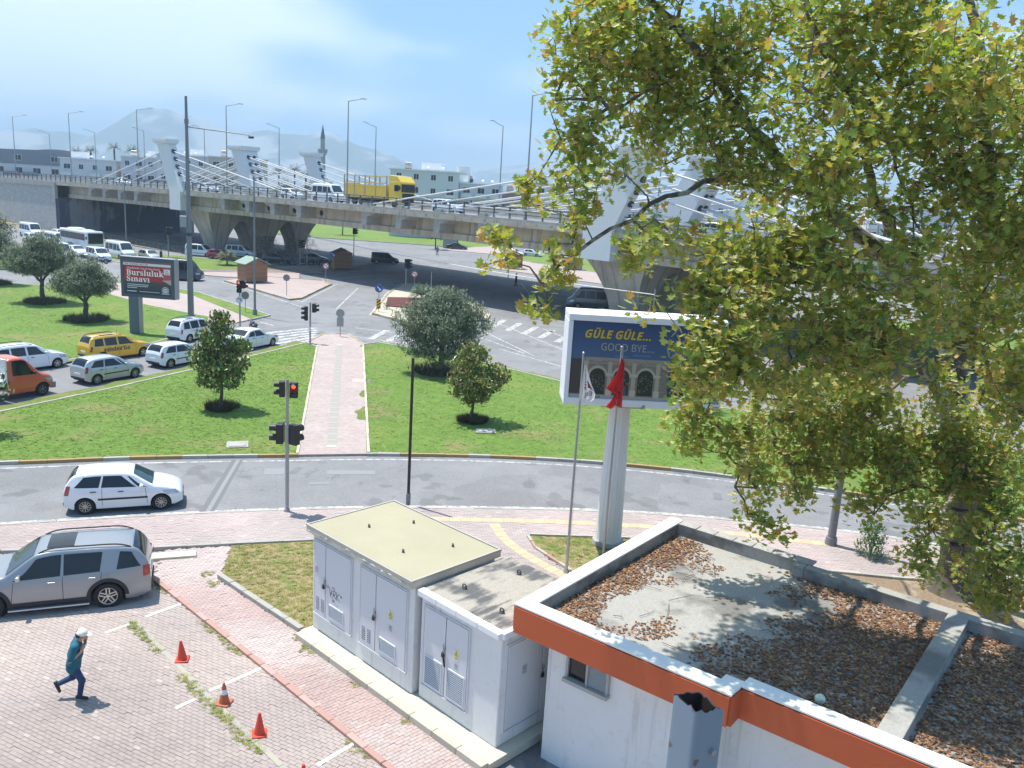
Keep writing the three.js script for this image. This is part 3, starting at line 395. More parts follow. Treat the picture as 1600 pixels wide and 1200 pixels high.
// abutments and the walled approaches
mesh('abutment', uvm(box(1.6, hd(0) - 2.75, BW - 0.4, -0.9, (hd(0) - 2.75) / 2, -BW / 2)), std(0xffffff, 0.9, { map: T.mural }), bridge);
mesh('abutment_end', uvm(box(1.0, 3.0, 0.5, -0.9, hd(0) - 1.5, 0.05)), M.concrete, bridge);
mesh('abutment', uvm(box(1.6, hd(172) - 2.75, BW - 0.4, 172.9, (hd(172) - 2.75) / 2, -BW / 2)), beige, bridge);
function approach(t0, t1, side) { const p = [], n = 24; for (let i = 0; i < n; i++) { const a = lerp(t0, t1, i / n), b = lerp(t0, t1, (i + 1) / n); p.push(a, -0.2, side, b, -0.2, side, b, hd(b) - 0.55, side, a, -0.2, side, b, hd(b) - 0.55, side, a, hd(a) - 0.55, side); } const g = new THREE.BufferGeometry(); g.setAttribute('position', new THREE.Float32BufferAttribute(p, 3)); g.computeVertexNormals(); return uvm(g); }
mesh('approach_wall', approach(-150, -1.4, -0.1), M.block, bridge); mesh('approach_wall', approach(-150, -1.4, -BW + 0.1), M.block, bridge);
mesh('approach_wall', approach(173.5, 260, -0.1), M.block, bridge); mesh('approach_wall', approach(173.5, 260, -BW + 0.1), M.block, bridge);
mesh('coping', loft([[0.12, 0], [0.12, -0.75], [-0.2, -0.75], [-0.2, 0], [0.12, 0]], -150, -0.6, 40), M.concrete, bridge); mesh('coping', loft([[0.12, 0], [0.12, -0.75], [-0.2, -0.75], [-0.2, 0], [0.12, 0]], 172.4, 260, 24), M.concrete, bridge);
{ // guard rails: posts one by one, three bars
  const pg = join([rbox(0.12, 1.15, 0.16, 0.02, 0, 0.575, 0, 1), box(0.22, 0.05, 0.26, 0, 0.02, 0)]), rm = std([0.11, 0.115, 0.125], 0.5, { metalness: 0.3 });
  for (const [z, step, t0, t1] of [[-0.5, 2.2, -70, 190], [-BW + 0.5, 3.2, -40, 180]]) {
    for (let t = t0; t <= t1; t += step) { const m = mesh('rail_post', pg, rm, bridge); m.position.set(t, hd(t) + 0.28, z); }
    for (const [h, r] of [[0.45, 0.045], [0.78, 0.045], [1.12, 0.06]]) { const L = []; for (let t = t0; t < t1; t += 8) L.push(bar(V(t, hd(t) + 0.28 + h, z), V(Math.min(t1, t + 8), hd(Math.min(t1, t + 8)) + 0.28 + h, z), r, r, 6)); mesh('rail_bar', join(L), rm, bridge); }
  }
}
// street lamps on the deck
function lampGeo(h, reach, r = 0.11) { return { pole: join([cyl(r * 0.55, r, h, 8, 0, h / 2, 0), cyl(r * 1.7, r * 1.9, 0.5, 8, 0, 0.25, 0), bar(V(0, h - 0.05, 0), V(reach * 0.85, h + 0.42, 0), 0.05, 0.04)]), head: join([rbox(0.75, 0.1, 0.28, 0.04, reach * 0.85 + 0.36, h + 0.5, 0).rotateZ(0.0)]) }; }
const lampSet = {}; const lampHead = std([0.30, 0.31, 0.32], 0.5);
function streetLamp(label, pos, turn, h, reach, group, mat = M.galv) { const k = `${h}_${reach}`; lampSet[k] ??= lampGeo(h, reach); const o = thing('street_lamp', label, 'street lamp', pos, turn, group); mesh('pole', lampSet[k].pole, mat, o); mesh('lamp_head', lampSet[k].head, lampHead, o); return o; }
for (const t of [-75, -48, -22, 4.9, 31.1, 58, 85.5, 114.5, 142]) streetLamp('tall slim grey street lamp on the near guard rail of the bridge', bw(t, hd(t), 0.75), BT + Math.PI / 2, 12.4, 2.3, 'lamps along the near edge of the bridge');
for (const t of [-72, -45, -20.1, 5.8, 32.2, 59.6, 87.4, 114, 141]) streetLamp('slim grey street lamp on the far guard rail of the bridge', bw(t, hd(t), BW - 0.75), BT - Math.PI / 2, 12.0, 2.3, 'lamps along the far edge of the bridge');

// ---------------------------------------------------------------- far mountains behind haze
{
  const ridge = (x0, x1, z, prof, depth, label) => { const nx = 120, nz = 10, p = [], idx = []; for (let i = 0; i <= nx; i++) for (let j = 0; j <= nz; j++) { const u = i / nx, v = j / nz, x = lerp(x0, x1, u); const hgt = prof(u) * Math.pow(1 - Math.abs(v - 0.55) / 0.6, 1) + 33 * (fbm(u * 40, v * 6, 3, 4) - 0.5) * v; p.push(x, Math.max(-5, v === 0 ? -5 : hgt), z - v * depth); } for (let i = 0; i < nx; i++) for (let j = 0; j < nz; j++) { const a = i * (nz + 1) + j, b = a + nz + 1; idx.push(a, b, a + 1, b, b + 1, a + 1); } const g = new THREE.BufferGeometry(); g.setAttribute('position', new THREE.Float32BufferAttribute(p, 3)); g.setIndex(idx); g.computeVertexNormals(); const m = struct('mountains', uvm(g), M.rock); m.userData.label = label; };
  const pk = (u, c, w, h) => h * Math.exp(-(((u - c) / w) ** 2));
  ridge(-3410, 110, -3080, (u) => 0.55 * (60 + pk(u, 0.60, 0.06, 330) + pk(u, 0.53, 0.05, 300) + pk(u, 0.68, 0.045, 240) + pk(u, 0.745, 0.04, 300) + pk(u, 0.42, 0.09, 210) + pk(u, 0.82, 0.05, 200) + 110 * (fbm(u * 34, 2, 5, 6) - 0.5) + pk(u, 0.25, 0.1, 170)), 825, 'hazy blue mountain range');
  ridge(-825, 3850, -4510, (u) => 0.55 * (150 + pk(u, 0.20, 0.06, 230) + pk(u, 0.285, 0.02, 60) + pk(u, 0.1, 0.06, 120) + pk(u, 0.4, 0.1, 210) + pk(u, 0.65, 0.15, 260) + 60 * (fbm(u * 30, 7, 5, 5) - 0.5)), 1100, 'far lower hazy mountains');
}
// ---------------------------------------------------------------- buildings beyond the bridge
const winGeo = {};
function windowAt(parent, w, h, x, y, z, ry, glass = M.glass, frame = M.white) { const k = `${w}_${h}`; winGeo[k] ??= [box(w, h, 0.06), join([box(w + 0.16, 0.09, 0.14, 0, h / 2 + 0.03, 0), box(w + 0.24, 0.1, 0.2, 0, -h / 2 - 0.05, 0), box(0.08, h, 0.12, -w / 2 - 0.03, 0, 0), box(0.08, h, 0.12, w / 2 + 0.03, 0, 0), box(0.06, h, 0.1, 0, 0, 0)])]; const f = mesh('window', winGeo[k][1], frame, parent); f.position.set(x, y, z); f.rotation.y = ry; mesh('pane', winGeo[k][0], glass, f); return f; }
function house(label, pos, turn, w, d, h, wallMat, opt = {}) {
  const o = thing('apartment_building', label, 'building', pos, turn, opt.group); const floors = opt.floors ?? Math.round(h / 3.1), cols = opt.cols ?? Math.round(w / 3.6), fh = h / floors;
  mesh('wall', uvm(box(w, h, d, 0, h / 2, 0)), wallMat, o); const roof = mesh('roof', join([box(w + 0.7, 0.28, d + 0.7, 0, h + 0.14, 0), box(w * 0.3, 1.9, d * 0.35, w * (opt.stair ?? 0.2), h + 1.2, 0)]), opt.roof ?? M.white, o);
  for (let f = 0; f < floors; f++) for (let c = 0; c < cols; c++) { const x = (c + 0.5) / cols * w - w / 2, y = fh * (f + 0.55); const r = hash3(f, c, Math.round(w * 10)); windowAt(o, r > 0.45 ? 1.7 : 1.2, 1.35, x, y, d / 2 + 0.02, 0);
    if (r > 0.4 && f > 0) { const b = mesh('balcony', join([box(2.7, 0.16, 1.2, 0, 0, 0.6), box(2.7, 0.85, 0.07, 0, 0.5, 1.17), box(0.07, 0.85, 1.2, -1.32, 0.5, 0.6), box(0.07, 0.85, 1.2, 1.32, 0.5, 0.6)]), opt.balcony ?? M.whiteWall, o); b.position.set(x, fh * f + 0.15, d / 2); } }
  for (let f = 0; f < floors; f++) for (let c = 0; c < Math.max(1, Math.round(d / 4)); c++) for (const s of [-1, 1]) windowAt(o, 1.1, 1.25, s * (w / 2 + 0.02), fh * (f + 0.55), (c + 0.5) / Math.round(d / 4) * d - d / 2, s * Math.PI / 2);
  const tk = mesh('water_tank', cyl(0.55, 0.55, 1.5, 10).rotateZ(Math.PI / 2), M.galv, o); tk.position.set(-w * 0.25, h + 1.6, 0); mesh('solar_panel', box(1.9, 0.06, 1.2, 0, 0, 0).rotateX(0.7), M.darkSteel, o).position.set(-w * 0.25, h + 0.9, 1.1); mesh('tank_stand', box(1.6, 0.9, 0.8), M.darkSteel, o).position.set(-w * 0.25, h + 0.6, 0);
  for (let k = 0; k < 2; k++) { const dish = mesh('satellite_dish', new THREE.SphereGeometry(0.5, 10, 5, 0, 6.3, 0, 0.9).rotateX(0.9), M.white, o); dish.position.set(w * (0.05 + 0.22 * k), h + 0.75, d * 0.3); }
  return o;
}
const cW = std([0.62, 0.62, 0.60], 0.85), cB = std([0.50, 0.44, 0.36], 0.85), cG = std([0.20, 0.215, 0.24], 0.7), cBr = std([0.22, 0.13, 0.10], 0.85), cPale = std([0.55, 0.56, 0.60], 0.85);
{ // long block with the grey arched roof storey
  const o = thing('apartment_building', 'apartment block with grey arched roof storey and brown lower floor', 'building', [-150, 0, -272], 0.42);
  mesh('lower_floor', uvm(box(30, 8.6, 14, 0, 4.3, 0)), cBr, o); mesh('wall', uvm(box(30, 3.6, 14, 0, 10.4, 0)), cW, o);
  const s = new THREE.Shape(); s.moveTo(-15.3, 12.2); s.lineTo(15.3, 12.2); s.lineTo(15.3, 14.4); s.bezierCurveTo(9, 17.4, 4, 17.6, -2, 16.6); s.lineTo(-15.3, 16.2); s.closePath(); mesh('arched_roof_storey', uvm(new THREE.ExtrudeGeometry(s, { depth: 14.4, bevelEnabled: false }).translate(0, 0, -7.2)), cG, o);
  for (let c = 0; c < 6; c++) { windowAt(o, 2.0, 1.6, -12 + c * 4.9, 10.4, 7.05, 0); if (c % 2) windowAt(o, 1.8, 1.5, -12 + c * 4.9, 14.1, 7.25, 0); windowAt(o, 2.2, 1.7, -12 + c * 4.9, 6.2, 7.05, 0); }
  for (const x of [-9, -4]) { const b = mesh('balcony', join([box(4, 0.18, 1.4, 0, 0, 0.7), box(4, 0.9, 0.08, 0, 0.5, 1.36)]), cG, o); b.position.set(x, 9.0, 7); }
}
house('cream apartment block at the far left end of the bridge approach', [-172, 0, -252], 0.42, 13, 14, 17, std([0.62, 0.60, 0.48], 0.85), { floors: 5, cols: 3 });
house('low white house row with flat roofs behind the bridge', [-131, 0, -262], 0.3, 15, 11, 14.6, cW, { floors: 3, stair: -0.2, group: 'houses behind the bridge' });
house('white block with dark doorways left of the nearest pylon', [-117, 0, -268], 0.35, 13, 12, 16.2, cPale, { floors: 4, group: 'houses behind the bridge' });
house('white stepped house behind the left bridge cables', [-103, 0, -262], 0.3, 14, 12, 17.4, cW, { floors: 4, stair: 0.3, group: 'houses behind the bridge' });
house('pale grey house just left of the beige block', [-92, 0, -285], 0.3, 11, 12, 15.6, cPale, { floors: 4, group: 'houses behind the bridge' });
house('beige apartment block seen between the two left pylons', [-84, 0, -255], 0.3, 16, 13, 17.4, cB, { floors: 4, group: 'houses behind the bridge' });
house('tall white apartment block with overhanging roof beyond the yellow truck', [-25.5, 0, -222], 0.12, 17, 13, 16.4, cW, { floors: 5, cols: 4, stair: 0.1, group: 'houses behind the bridge' });
const sgn = house('grey and white block with rooftop lettering beyond the yellow truck', [-11.5, 0, -226], 0.1, 11, 13, 14.0, cPale, { floors: 4, cols: 3, stair: -0.45, group: 'houses behind the bridge' });
mesh('chimney_tower', uvm(box(3.2, 4.6, 3.2, -4.4, 16.0, 0)), cW, sgn);
house('brown brick fronted block beside the rooftop lettering', [-1.5, 0, -229], 0.1, 9, 12, 12.4, std([0.30, 0.19, 0.15], 0.9), { floors: 3, cols: 2, group: 'houses behind the bridge' });
house('white block with orange roof band at the right', [8, 0, -236], 0.1, 12, 12, 15.0, cW, { floors: 4, roof: std([0.5, 0.26, 0.14], 0.8), group: 'houses behind the bridge' });
house('white house half hidden by the big plane tree', [28, 0, -235], 0, 18, 12, 12.5, cW, { floors: 4, group: 'houses behind the bridge' });
house('pale house deep behind the big plane tree', [58, 0, -225], -0.1, 18, 12, 12.5, cPale, { floors: 4, group: 'houses behind the bridge' });
house('white apartment block far right behind the plane tree', [95, 0, -215], -0.2, 20, 12, 15, cW, { floors: 5, group: 'houses behind the bridge' });
{ // minaret
  const o = thing('minaret', 'slender stone minaret with balcony and pointed spire', 'minaret', [-75, 0, -322], 0); const stone = std([0.30, 0.31, 0.31], 0.9);
  mesh('shaft', cyl(1.0, 1.15, 24, 14, 0, 12, 0), stone, o); mesh('balcony', join([cyl(1.75, 1.1, 1.3, 14, 0, 22.6, 0), cyl(1.8, 1.8, 0.9, 14, 0, 23.7, 0)]), stone, o); mesh('upper_shaft', cyl(0.8, 0.85, 4.2, 12, 0, 25.8, 0), stone, o); mesh('spire', cyl(0.02, 0.95, 5.2, 12, 0, 30.5, 0), std([0.12, 0.14, 0.15], 0.5), o);
}
// ---------------------------------------------------------------- vehicles: a body swept through cross-sections, glass and lamps laid on the same surface
const interp = (pts, x) => { if (x <= pts[0][0]) return pts[0][1]; for (let i = 1; i < pts.length; i++) if (x <= pts[i][0]) { const a = pts[i - 1], b = pts[i]; return lerp(a[1], b[1], (x - a[0]) / (b[0] - a[0])); } return pts[pts.length - 1][1]; };
function smoothLine(pts, n = 8) { const out = []; for (let i = 0; i < pts.length - 1; i++) { const p0 = pts[Math.max(0, i - 1)], p1 = pts[i], p2 = pts[i + 1], p3 = pts[Math.min(pts.length - 1, i + 2)]; for (let k = 0; k < n; k++) { const t = k / n, m1 = (p2[1] - p0[1]) / (p2[0] - p0[0] || 1) * (p2[0] - p1[0]), m2 = (p3[1] - p1[1]) / (p3[0] - p1[0] || 1) * (p2[0] - p1[0]), lim = (p2[1] - p1[1]); const a = Math.sign(m1) === Math.sign(lim) ? Math.sign(m1) * Math.min(Math.abs(m1), 2.2 * Math.abs(lim)) : 0, b = Math.sign(m2) === Math.sign(lim) ? Math.sign(m2) * Math.min(Math.abs(m2), 2.2 * Math.abs(lim)) : 0; const t2 = t * t, t3 = t2 * t; out.push([lerp(p1[0], p2[0], t), (2 * t3 - 3 * t2 + 1) * p1[1] + (t3 - 2 * t2 + t) * a + (3 * t2 - 2 * t3) * p2[1] + (t3 - t2) * b]); } } out.push(pts[pts.length - 1]); return out; }
function gridGeo(nu, nv, fn) { const p = [], uv = [], idx = []; for (let i = 0; i <= nu; i++) for (let j = 0; j <= nv; j++) { p.push(...fn(i / nu, j / nv)); uv.push(i / nu, j / nv); } for (let i = 0; i < nu; i++) for (let j = 0; j < nv; j++) { const a = i * (nv + 1) + j, b = a + nv + 1; idx.push(a, b, a + 1, b, b + 1, a + 1); } const g = new THREE.BufferGeometry(); g.setAttribute('position', new THREE.Float32BufferAttribute(p, 3)); g.setAttribute('uv', new THREE.Float32BufferAttribute(uv, 2)); g.setIndex(idx); g.computeVertexNormals(); return g; }
const wheelKit = {};
function wheelParts(r, style) {
  const k = `${r}_${style}`; if (wheelKit[k]) return wheelKit[k];
  const w = 0.2, ri = r * (style === 'truck' ? 0.58 : 0.66), tyre = new THREE.LatheGeometry([[ri, -w / 2], [r * 0.93, -w / 2], [r, -w / 2 + 0.04], [r, w / 2 - 0.04], [r * 0.93, w / 2], [ri, w / 2], [ri, -w / 2]].map(([a, b]) => new THREE.Vector2(a, b)), 26).rotateX(Math.PI / 2);
  const L = []; const n = style === 'suv' ? 5 : style === 'truck' ? 6 : style === 'five' ? 5 : 10;
  L.push(new THREE.TorusGeometry(ri * 0.96, ri * 0.06, 5, 26).translate(0, 0, w / 2 - 0.02), cyl(ri * 0.2, ri * 0.2, 0.05, 12).rotateX(Math.PI / 2).translate(0, 0, w / 2 - 0.03));
  for (let i = 0; i < n; i++) { const a = i / n * 6.283; if (style === 'suv') { for (const o of [-0.16, 0.16]) L.push(box(ri * 0.13, ri * 0.78, 0.04, o * ri, ri * 0.55, w / 2 - 0.04).rotateZ(a)); L.push(box(ri * 0.45, ri * 0.12, 0.04, 0, ri * 0.9, w / 2 - 0.04).rotateZ(a)); } else L.push(box(ri * (style === 'five' ? 0.3 : 0.13), ri * 0.85, 0.035, 0, ri * 0.52, w / 2 - 0.04).rotateZ(a)); }
  return wheelKit[k] = { tyre, rim: join(L), well: cyl(ri * 0.97, ri * 0.97, w * 0.6, 20).rotateX(Math.PI / 2) };
}
function addWheel(o, x, r, z, style, rimMat) { const g = new THREE.Group(); g.name = 'wheel'; g.position.set(x, r, z); if (z < 0) g.rotation.y = Math.PI; o.add(g); const p = wheelParts(r, style); mesh('tyre', p.tyre, M.rubber, g); mesh('rim', p.rim, rimMat, g); mesh('brake_disc', p.well, M.matt, g); return g; }
// s: L W, top outline rear->front, belt line, axle positions, wheel radius, windows
function car(o, s) {
  const L = s.L, W = s.W, top = smoothLine(s.top, 6), belt = s.belt, r = s.r ?? 0.31, ra = r + (s.gap ?? 0.055), clear = s.clear ?? 0.2, tum = s.tum ?? 0.36, rc0 = s.rc ?? 0.1;
  const W2 = (x) => { const e = Math.abs(2 * x / L); return W / 2 * (1 - (s.nose ?? 0.2) * Math.pow(e, 7)); };
  const yt = (x) => interp(top, x), bl = (x) => Math.min(interp(belt, x), yt(x) - 0.015);
  const hw = (x, y) => { const b = bl(x), w = W2(x); if (y <= b) { const m = clear + (b - clear) * 0.55; const q = y < m ? (m - y) / (m - clear) : (y - m) / (b - m + 1e-6); return w * (y < m ? 1 - 0.055 * q * q : 1 - 0.05 * q * q); } return w * 0.95 - (y - b) * tum; };
  const yb = (x) => { let y = clear + (Math.abs(2 * x / L) > 0.86 ? (Math.abs(2 * x / L) - 0.86) * 0.8 : 0); for (const a of [s.xf, s.xr]) { const d = Math.abs(x - a); if (d < ra) y = Math.max(y, r + Math.sqrt(ra * ra - d * d)); } return Math.min(y, yt(x) - 0.1); };
  const NS = s.lod ? 40 : 96, xs = []; for (let i = 0; i <= NS; i++) xs.push(L / 2 * Math.sin((i / NS - 0.5) * Math.PI * 0.86) / Math.sin(0.43 * Math.PI)); for (const a of [s.xf, s.xr]) for (const q of [-1, -0.97, -0.85, 0.85, 0.97, 1]) xs.push(a + q * ra); for (let i = xs.length - 1; i >= 0; i--) if (Math.abs(xs[i]) > L / 2 + 1e-6) xs.splice(i, 1); xs.sort((p, q) => p - q);
  const zc = (x) => { const y1 = yt(x) - Math.min(rc0, (yt(x) - yb(x)) * 0.4); return Math.max(0.05, hw(x, y1) - rc0); };
  const crown = s.crown ?? 0.035, up = (x, z) => { const c = zc(x); return yt(x) + crown * (1 - (z / c) ** 2) - 0.0; };
  const half = (x) => { const a = yb(x), b = bl(x), t = yt(x), rc = Math.min(rc0, (t - a) * 0.4), y1 = t - rc, sec = []; const bb = Math.min(b, y1); for (let j = 0; j <= 7; j++) { const y = lerp(a, bb, j / 7); sec.push([hw(x, y), y]); } for (let j = 1; j <= 4; j++) { const y = lerp(bb, y1, j / 4); sec.push([hw(x, y), y]); } const z1 = hw(x, y1), c = Math.max(0.05, z1 - rc0); for (const an of [30, 60, 90]) sec.push([c + (z1 - c) * Math.cos(an * Math.PI / 180), y1 + rc * Math.sin(an * Math.PI / 180)]); for (const q of [0.7, 0.35, 0]) sec.push([c * q, t + crown * (1 - q * q)]); return sec; };
  const p = [], idx = []; let n = 0; xs.forEach((x) => { const h = half(x), sec = [...h, ...h.slice(0, -1).reverse().map(([z, y]) => [-z, y])]; n = sec.length; sec.forEach(([z, y]) => p.push(x, y, z)); });
  for (let i = 0; i < xs.length - 1; i++) for (let j = 0; j < n - 1; j++) { const a = i * n + j, b = a + n; idx.push(a, b, a + 1, b, b + 1, a + 1); }
  for (const [i, f] of [[0, 0], [xs.length - 1, 1]]) for (let j = 1; j < n - 1; j++) { const a = i * n, b = a + j; f ? idx.push(a, b + 1, b) : idx.push(a, b, b + 1); }
  const g = new THREE.BufferGeometry(); g.setAttribute('position', new THREE.Float32BufferAttribute(p, 3)); g.setIndex(idx); g.computeVertexNormals();
  { const nn = g.attributes.normal; for (let i = 0; i < nn.count; i++) if (!(nn.getX(i) ** 2 + nn.getY(i) ** 2 + nn.getZ(i) ** 2 > 0.1)) nn.setXYZ(i, 0, 1, 0); }
  mesh('body', uvm(g), s.paint, o); mesh('chassis', box(L * 0.9, 0.22, W * 0.82, 0, clear + 0.08, 0), M.matt, o); mesh('wheel_arch', join([box(ra * 2.1, r + ra - clear, W * 0.7, s.xf, (r + ra + clear) / 2, 0), box(ra * 2.1, r + ra - clear, W * 0.7, s.xr, (r + ra + clear) / 2, 0)]), M.matt, o);
  const e = 0.007;
  const side = (x, y, sg, k = e) => [x, y, sg * (hw(x, y) + k)];
  const patch = (name, sg, x0, x1, y0, y1, mat, parent = o, k = e, tilt = 0) => mesh(name, gridGeo(5, 4, (u, v) => { const uu = sg > 0 ? u : 1 - u; const x = lerp(x0, x1, uu) + tilt * v; return side(x, lerp(y0, y1, v), sg, k); }), mat, parent);
  for (const w of s.win) for (const sg of [1, -1]) { const [b0, b1, t0, t1, y0 = 0.035, y1 = 0.11, mt = M.glass] = w; mesh('side_window', gridGeo(8, 5, (u, v) => { const uu = sg > 0 ? u : 1 - u, x = lerp(lerp(b0, t0, v), lerp(b1, t1, v), uu), lo = bl(x) + y0, hi = yt(x) - y1, y = lerp(lo, Math.max(lo + 0.01, hi), v); return side(x, y, sg); }), mt, o); }
  const screen = (name, x0, x1, mg, mat) => mesh(name, gridGeo(8, 8, (u, v) => { const x = lerp(x0, x1, u), c = zc(x) + rc0 * 0.55 - mg, z = (0.5 - v) * 2 * c, d = 0.02, sl = (yt(x + d) - yt(x - d)) / (2 * d), l = Math.hypot(sl, 1), cc = zc(x); const y = Math.abs(z) < cc ? up(x, z) : yt(x) - 0.02; return [x - sl / l * 0.012, y + 0.012 / l, z]; }), mat, o);
  if (s.ws) screen('windscreen', s.ws[0], s.ws[1], 0.06, s.wsMat ?? M.glassBlue); if (s.rw) screen('rear_window', s.rw[0], s.rw[1], 0.09, M.glass); if (s.sunroof) screen('sunroof', s.sunroof[0], s.sunroof[1], 0.22, M.glass);
  for (const sg of [1, -1]) {
    if (s.head) patch('headlight', sg, ...s.head, M.lampGlass, o, 0.01, s.headTilt ?? 0); if (s.tail) patch('tail_light', sg, ...s.tail, M.redLens, o, 0.01, s.tailTilt ?? 0);
    if (s.mouldY) patch('side_moulding', sg, s.mould[0], s.mould[1], s.mouldY, s.mouldY + 0.07, M.trim, o, 0.012);
    if (s.mirror) { const [mx, my] = s.mirror; const m = mesh('wing_mirror', rbox(0.13, 0.14, 0.2, 0.05), s.mirrorMat ?? s.paint, o); m.position.set(mx, my, sg * (hw(mx, my) + 0.1)); }
    if (!s.lod) { for (const hx of s.handles ?? []) { const y = bl(hx) - 0.11, m = mesh('door_handle', rbox(0.19, 0.035, 0.035, 0.012), s.handleMat ?? M.trim, o); m.position.set(hx, y, sg * (hw(hx, y) + 0.018)); } for (const [d0, d1] of s.seams ?? []) mesh('door_gap', gridGeo(1, 8, (u, v) => { const y = lerp(clear + 0.12, bl(d0) + 0.01, v), x = lerp(d0, d1, v) + (sg > 0 ? u : 1 - u) * 0.014; return side(x, y, sg, 0.003); }), M.black, o); }
    if (s.cladding) { patch('sill_trim', sg, s.xr + ra, s.xf - ra, clear, clear + 0.2, M.trim, o, 0.012); for (const a of [s.xf, s.xr]) mesh('arch_trim', gridGeo(18, 1, (u, v) => { const an = (sg > 0 ? 1 - u : u) * Math.PI, q = ra - 0.01 + v * 0.1, x = a + Math.cos(an) * q, y = r + Math.sin(an) * q; return side(x, Math.max(y, clear), sg, 0.012); }), M.trim, o); mesh('step_bar', rbox(s.xf - s.xr - ra * 2, 0.05, 0.12, 0.02, (s.xf + s.xr) / 2, clear + 0.02, sg * (W / 2 + 0.02)), M.alloy, o); }
    if (s.rails) mesh('roof_rail', new THREE.TubeGeometry(new THREE.CatmullRomCurve3([0, 0.12, 0.5, 0.88, 1].map((u) => { const x = lerp(s.rails[0], s.rails[1], u); return V(x, yt(x) + (u === 0 || u === 1 ? -0.0 : 0.06), sg * (zc(x) + 0.01)); })), 16, 0.022, 5), M.trim, o);
    for (const a of [s.xf, s.xr]) addWheel(o, a, r, sg * (W / 2 - 0.115), s.style ?? 'ten', s.rim ?? M.alloy);
  }
  const xf = L / 2, fy = s.grilleY ?? 0.45; if (!s.lod) { mesh('grille', rbox(0.05, 0.13, W * 0.5, 0.02, xf - 0.01, fy, 0), M.black, o); mesh('lower_grille', rbox(0.05, 0.1, W * 0.42, 0.02, xf - 0.01, clear + 0.13, 0), M.black, o); }
  mesh('number_plate', rbox(0.025, 0.11, 0.5, 0.006, -L / 2 - 0.012, s.plateY ?? 0.62, 0), M.white, o); mesh('number_plate', rbox(0.025, 0.11, 0.5, 0.006, L / 2 + 0.02, clear + 0.17, 0), M.white, o);
  mesh('rear_bumper_trim', rbox(0.06, 0.12, W * 0.7, 0.02, -L / 2 - 0.005, clear + 0.17, 0), M.trim, o);
  if (s.wiper) mesh('wiper', rbox(0.03, 0.02, 0.6, 0.008, s.wiper, yt(s.wiper) + 0.04, 0.1), M.black, o);
  return { hw, yt, bl, zc, up, side };
}
const hatch = (p, o = {}) => ({ L: 3.92, W: 1.68, top: [[-1.96, 0.86], [-1.9, 1.02], [-1.72, 1.3], [-1.5, 1.42], [-0.9, 1.47], [-0.2, 1.46], [0.25, 1.4], [0.62, 1.18], [0.98, 0.97], [1.3, 0.91], [1.7, 0.78], [1.9, 0.64], [1.96, 0.5]], belt: [[-1.96, 0.98], [0.6, 0.9], [1.0, 0.86], [1.96, 0.6]], xf: 1.22, xr: -1.27, r: 0.3, ws: [0.32, 0.95], rw: [-1.87, -1.55], win: [[-1.62, -0.82, -1.3, -0.72], [-0.74, 0.42, -0.66, -0.08], [0.5, 0.82, 0.12, 0.2]], head: [1.4, 1.84, 0.6, 0.76], headTilt: -0.12, tail: [-1.94, -1.8, 0.72, 1.06], tailTilt: 0.08, mouldY: 0.52, mould: [-0.85, 0.78], mirror: [0.58, 0.98], handles: [-1.0, -0.1], seams: [[-0.72, -0.72], [0.76, 0.7]], wiper: 0.95, paint: p, ...o });
const sedanS = (p, o = {}) => ({ ...hatch(p), L: 4.5, W: 1.78, top: [[-2.25, 0.8], [-2.2, 1.0], [-1.6, 1.06], [-1.3, 1.2], [-0.95, 1.38], [-0.3, 1.45], [0.2, 1.42], [0.65, 1.2], [1.05, 0.98], [1.5, 0.9], [2.0, 0.74], [2.2, 0.6], [2.25, 0.5]], belt: [[-2.25, 0.94], [-1.6, 0.98], [1.0, 0.88], [2.25, 0.58]], xf: 1.37, xr: -1.3, ws: [0.3, 1.0], rw: [-1.55, -1.0], win: [[-1.3, -0.55, -0.95, -0.5], [-0.48, 0.62, -0.45, 0.1]], head: [1.7, 2.12, 0.62, 0.76], tail: [-2.22, -1.95, 0.76, 0.94], mould: [-0.8, 0.9], mouldY: 0, mirror: [0.68, 0.98], handles: [-0.75, 0.2], seams: [[-0.5, -0.5], [0.8, 0.75]], wiper: 1.0, ...o });
const suvS = (p, o = {}) => ({ L: 4.98, W: 1.96, top: [[-2.49, 0.98], [-2.42, 1.24], [-2.2, 1.58], [-1.95, 1.7], [-1.2, 1.76], [-0.2, 1.77], [0.35, 1.7], [0.75, 1.45], [1.15, 1.18], [1.6, 1.13], [2.2, 1.02], [2.42, 0.86], [2.49, 0.7]], belt: [[-2.49, 1.14], [-1.2, 1.1], [0.8, 1.04], [2.49, 0.86]], xf: 1.52, xr: -1.38, r: 0.385, gap: 0.07, clear: 0.24, tum: 0.3, ws: [0.42, 1.1], rw: [-2.36, -2.05], sunroof: [-0.55, 0.12], win: [[-2.25, -1.62, -2.02, -1.72], [-1.2, -0.3, -1.28, -0.32], [-0.22, 0.95, -0.26, 0.36]], head: [2.05, 2.42, 0.78, 0.92], tail: [-2.47, -2.3, 0.86, 1.16], mirror: [0.78, 1.16], mirrorMat: M.alloy, handles: [-1.0, 0.0], handleMat: M.alloy, seams: [[-0.28, -0.28], [0.98, 0.9], [-1.15, -1.25]], cladding: true, rails: [-2.0, 0.3], style: 'suv', wiper: 1.1, paint: p, plateY: 0.8, ...o });
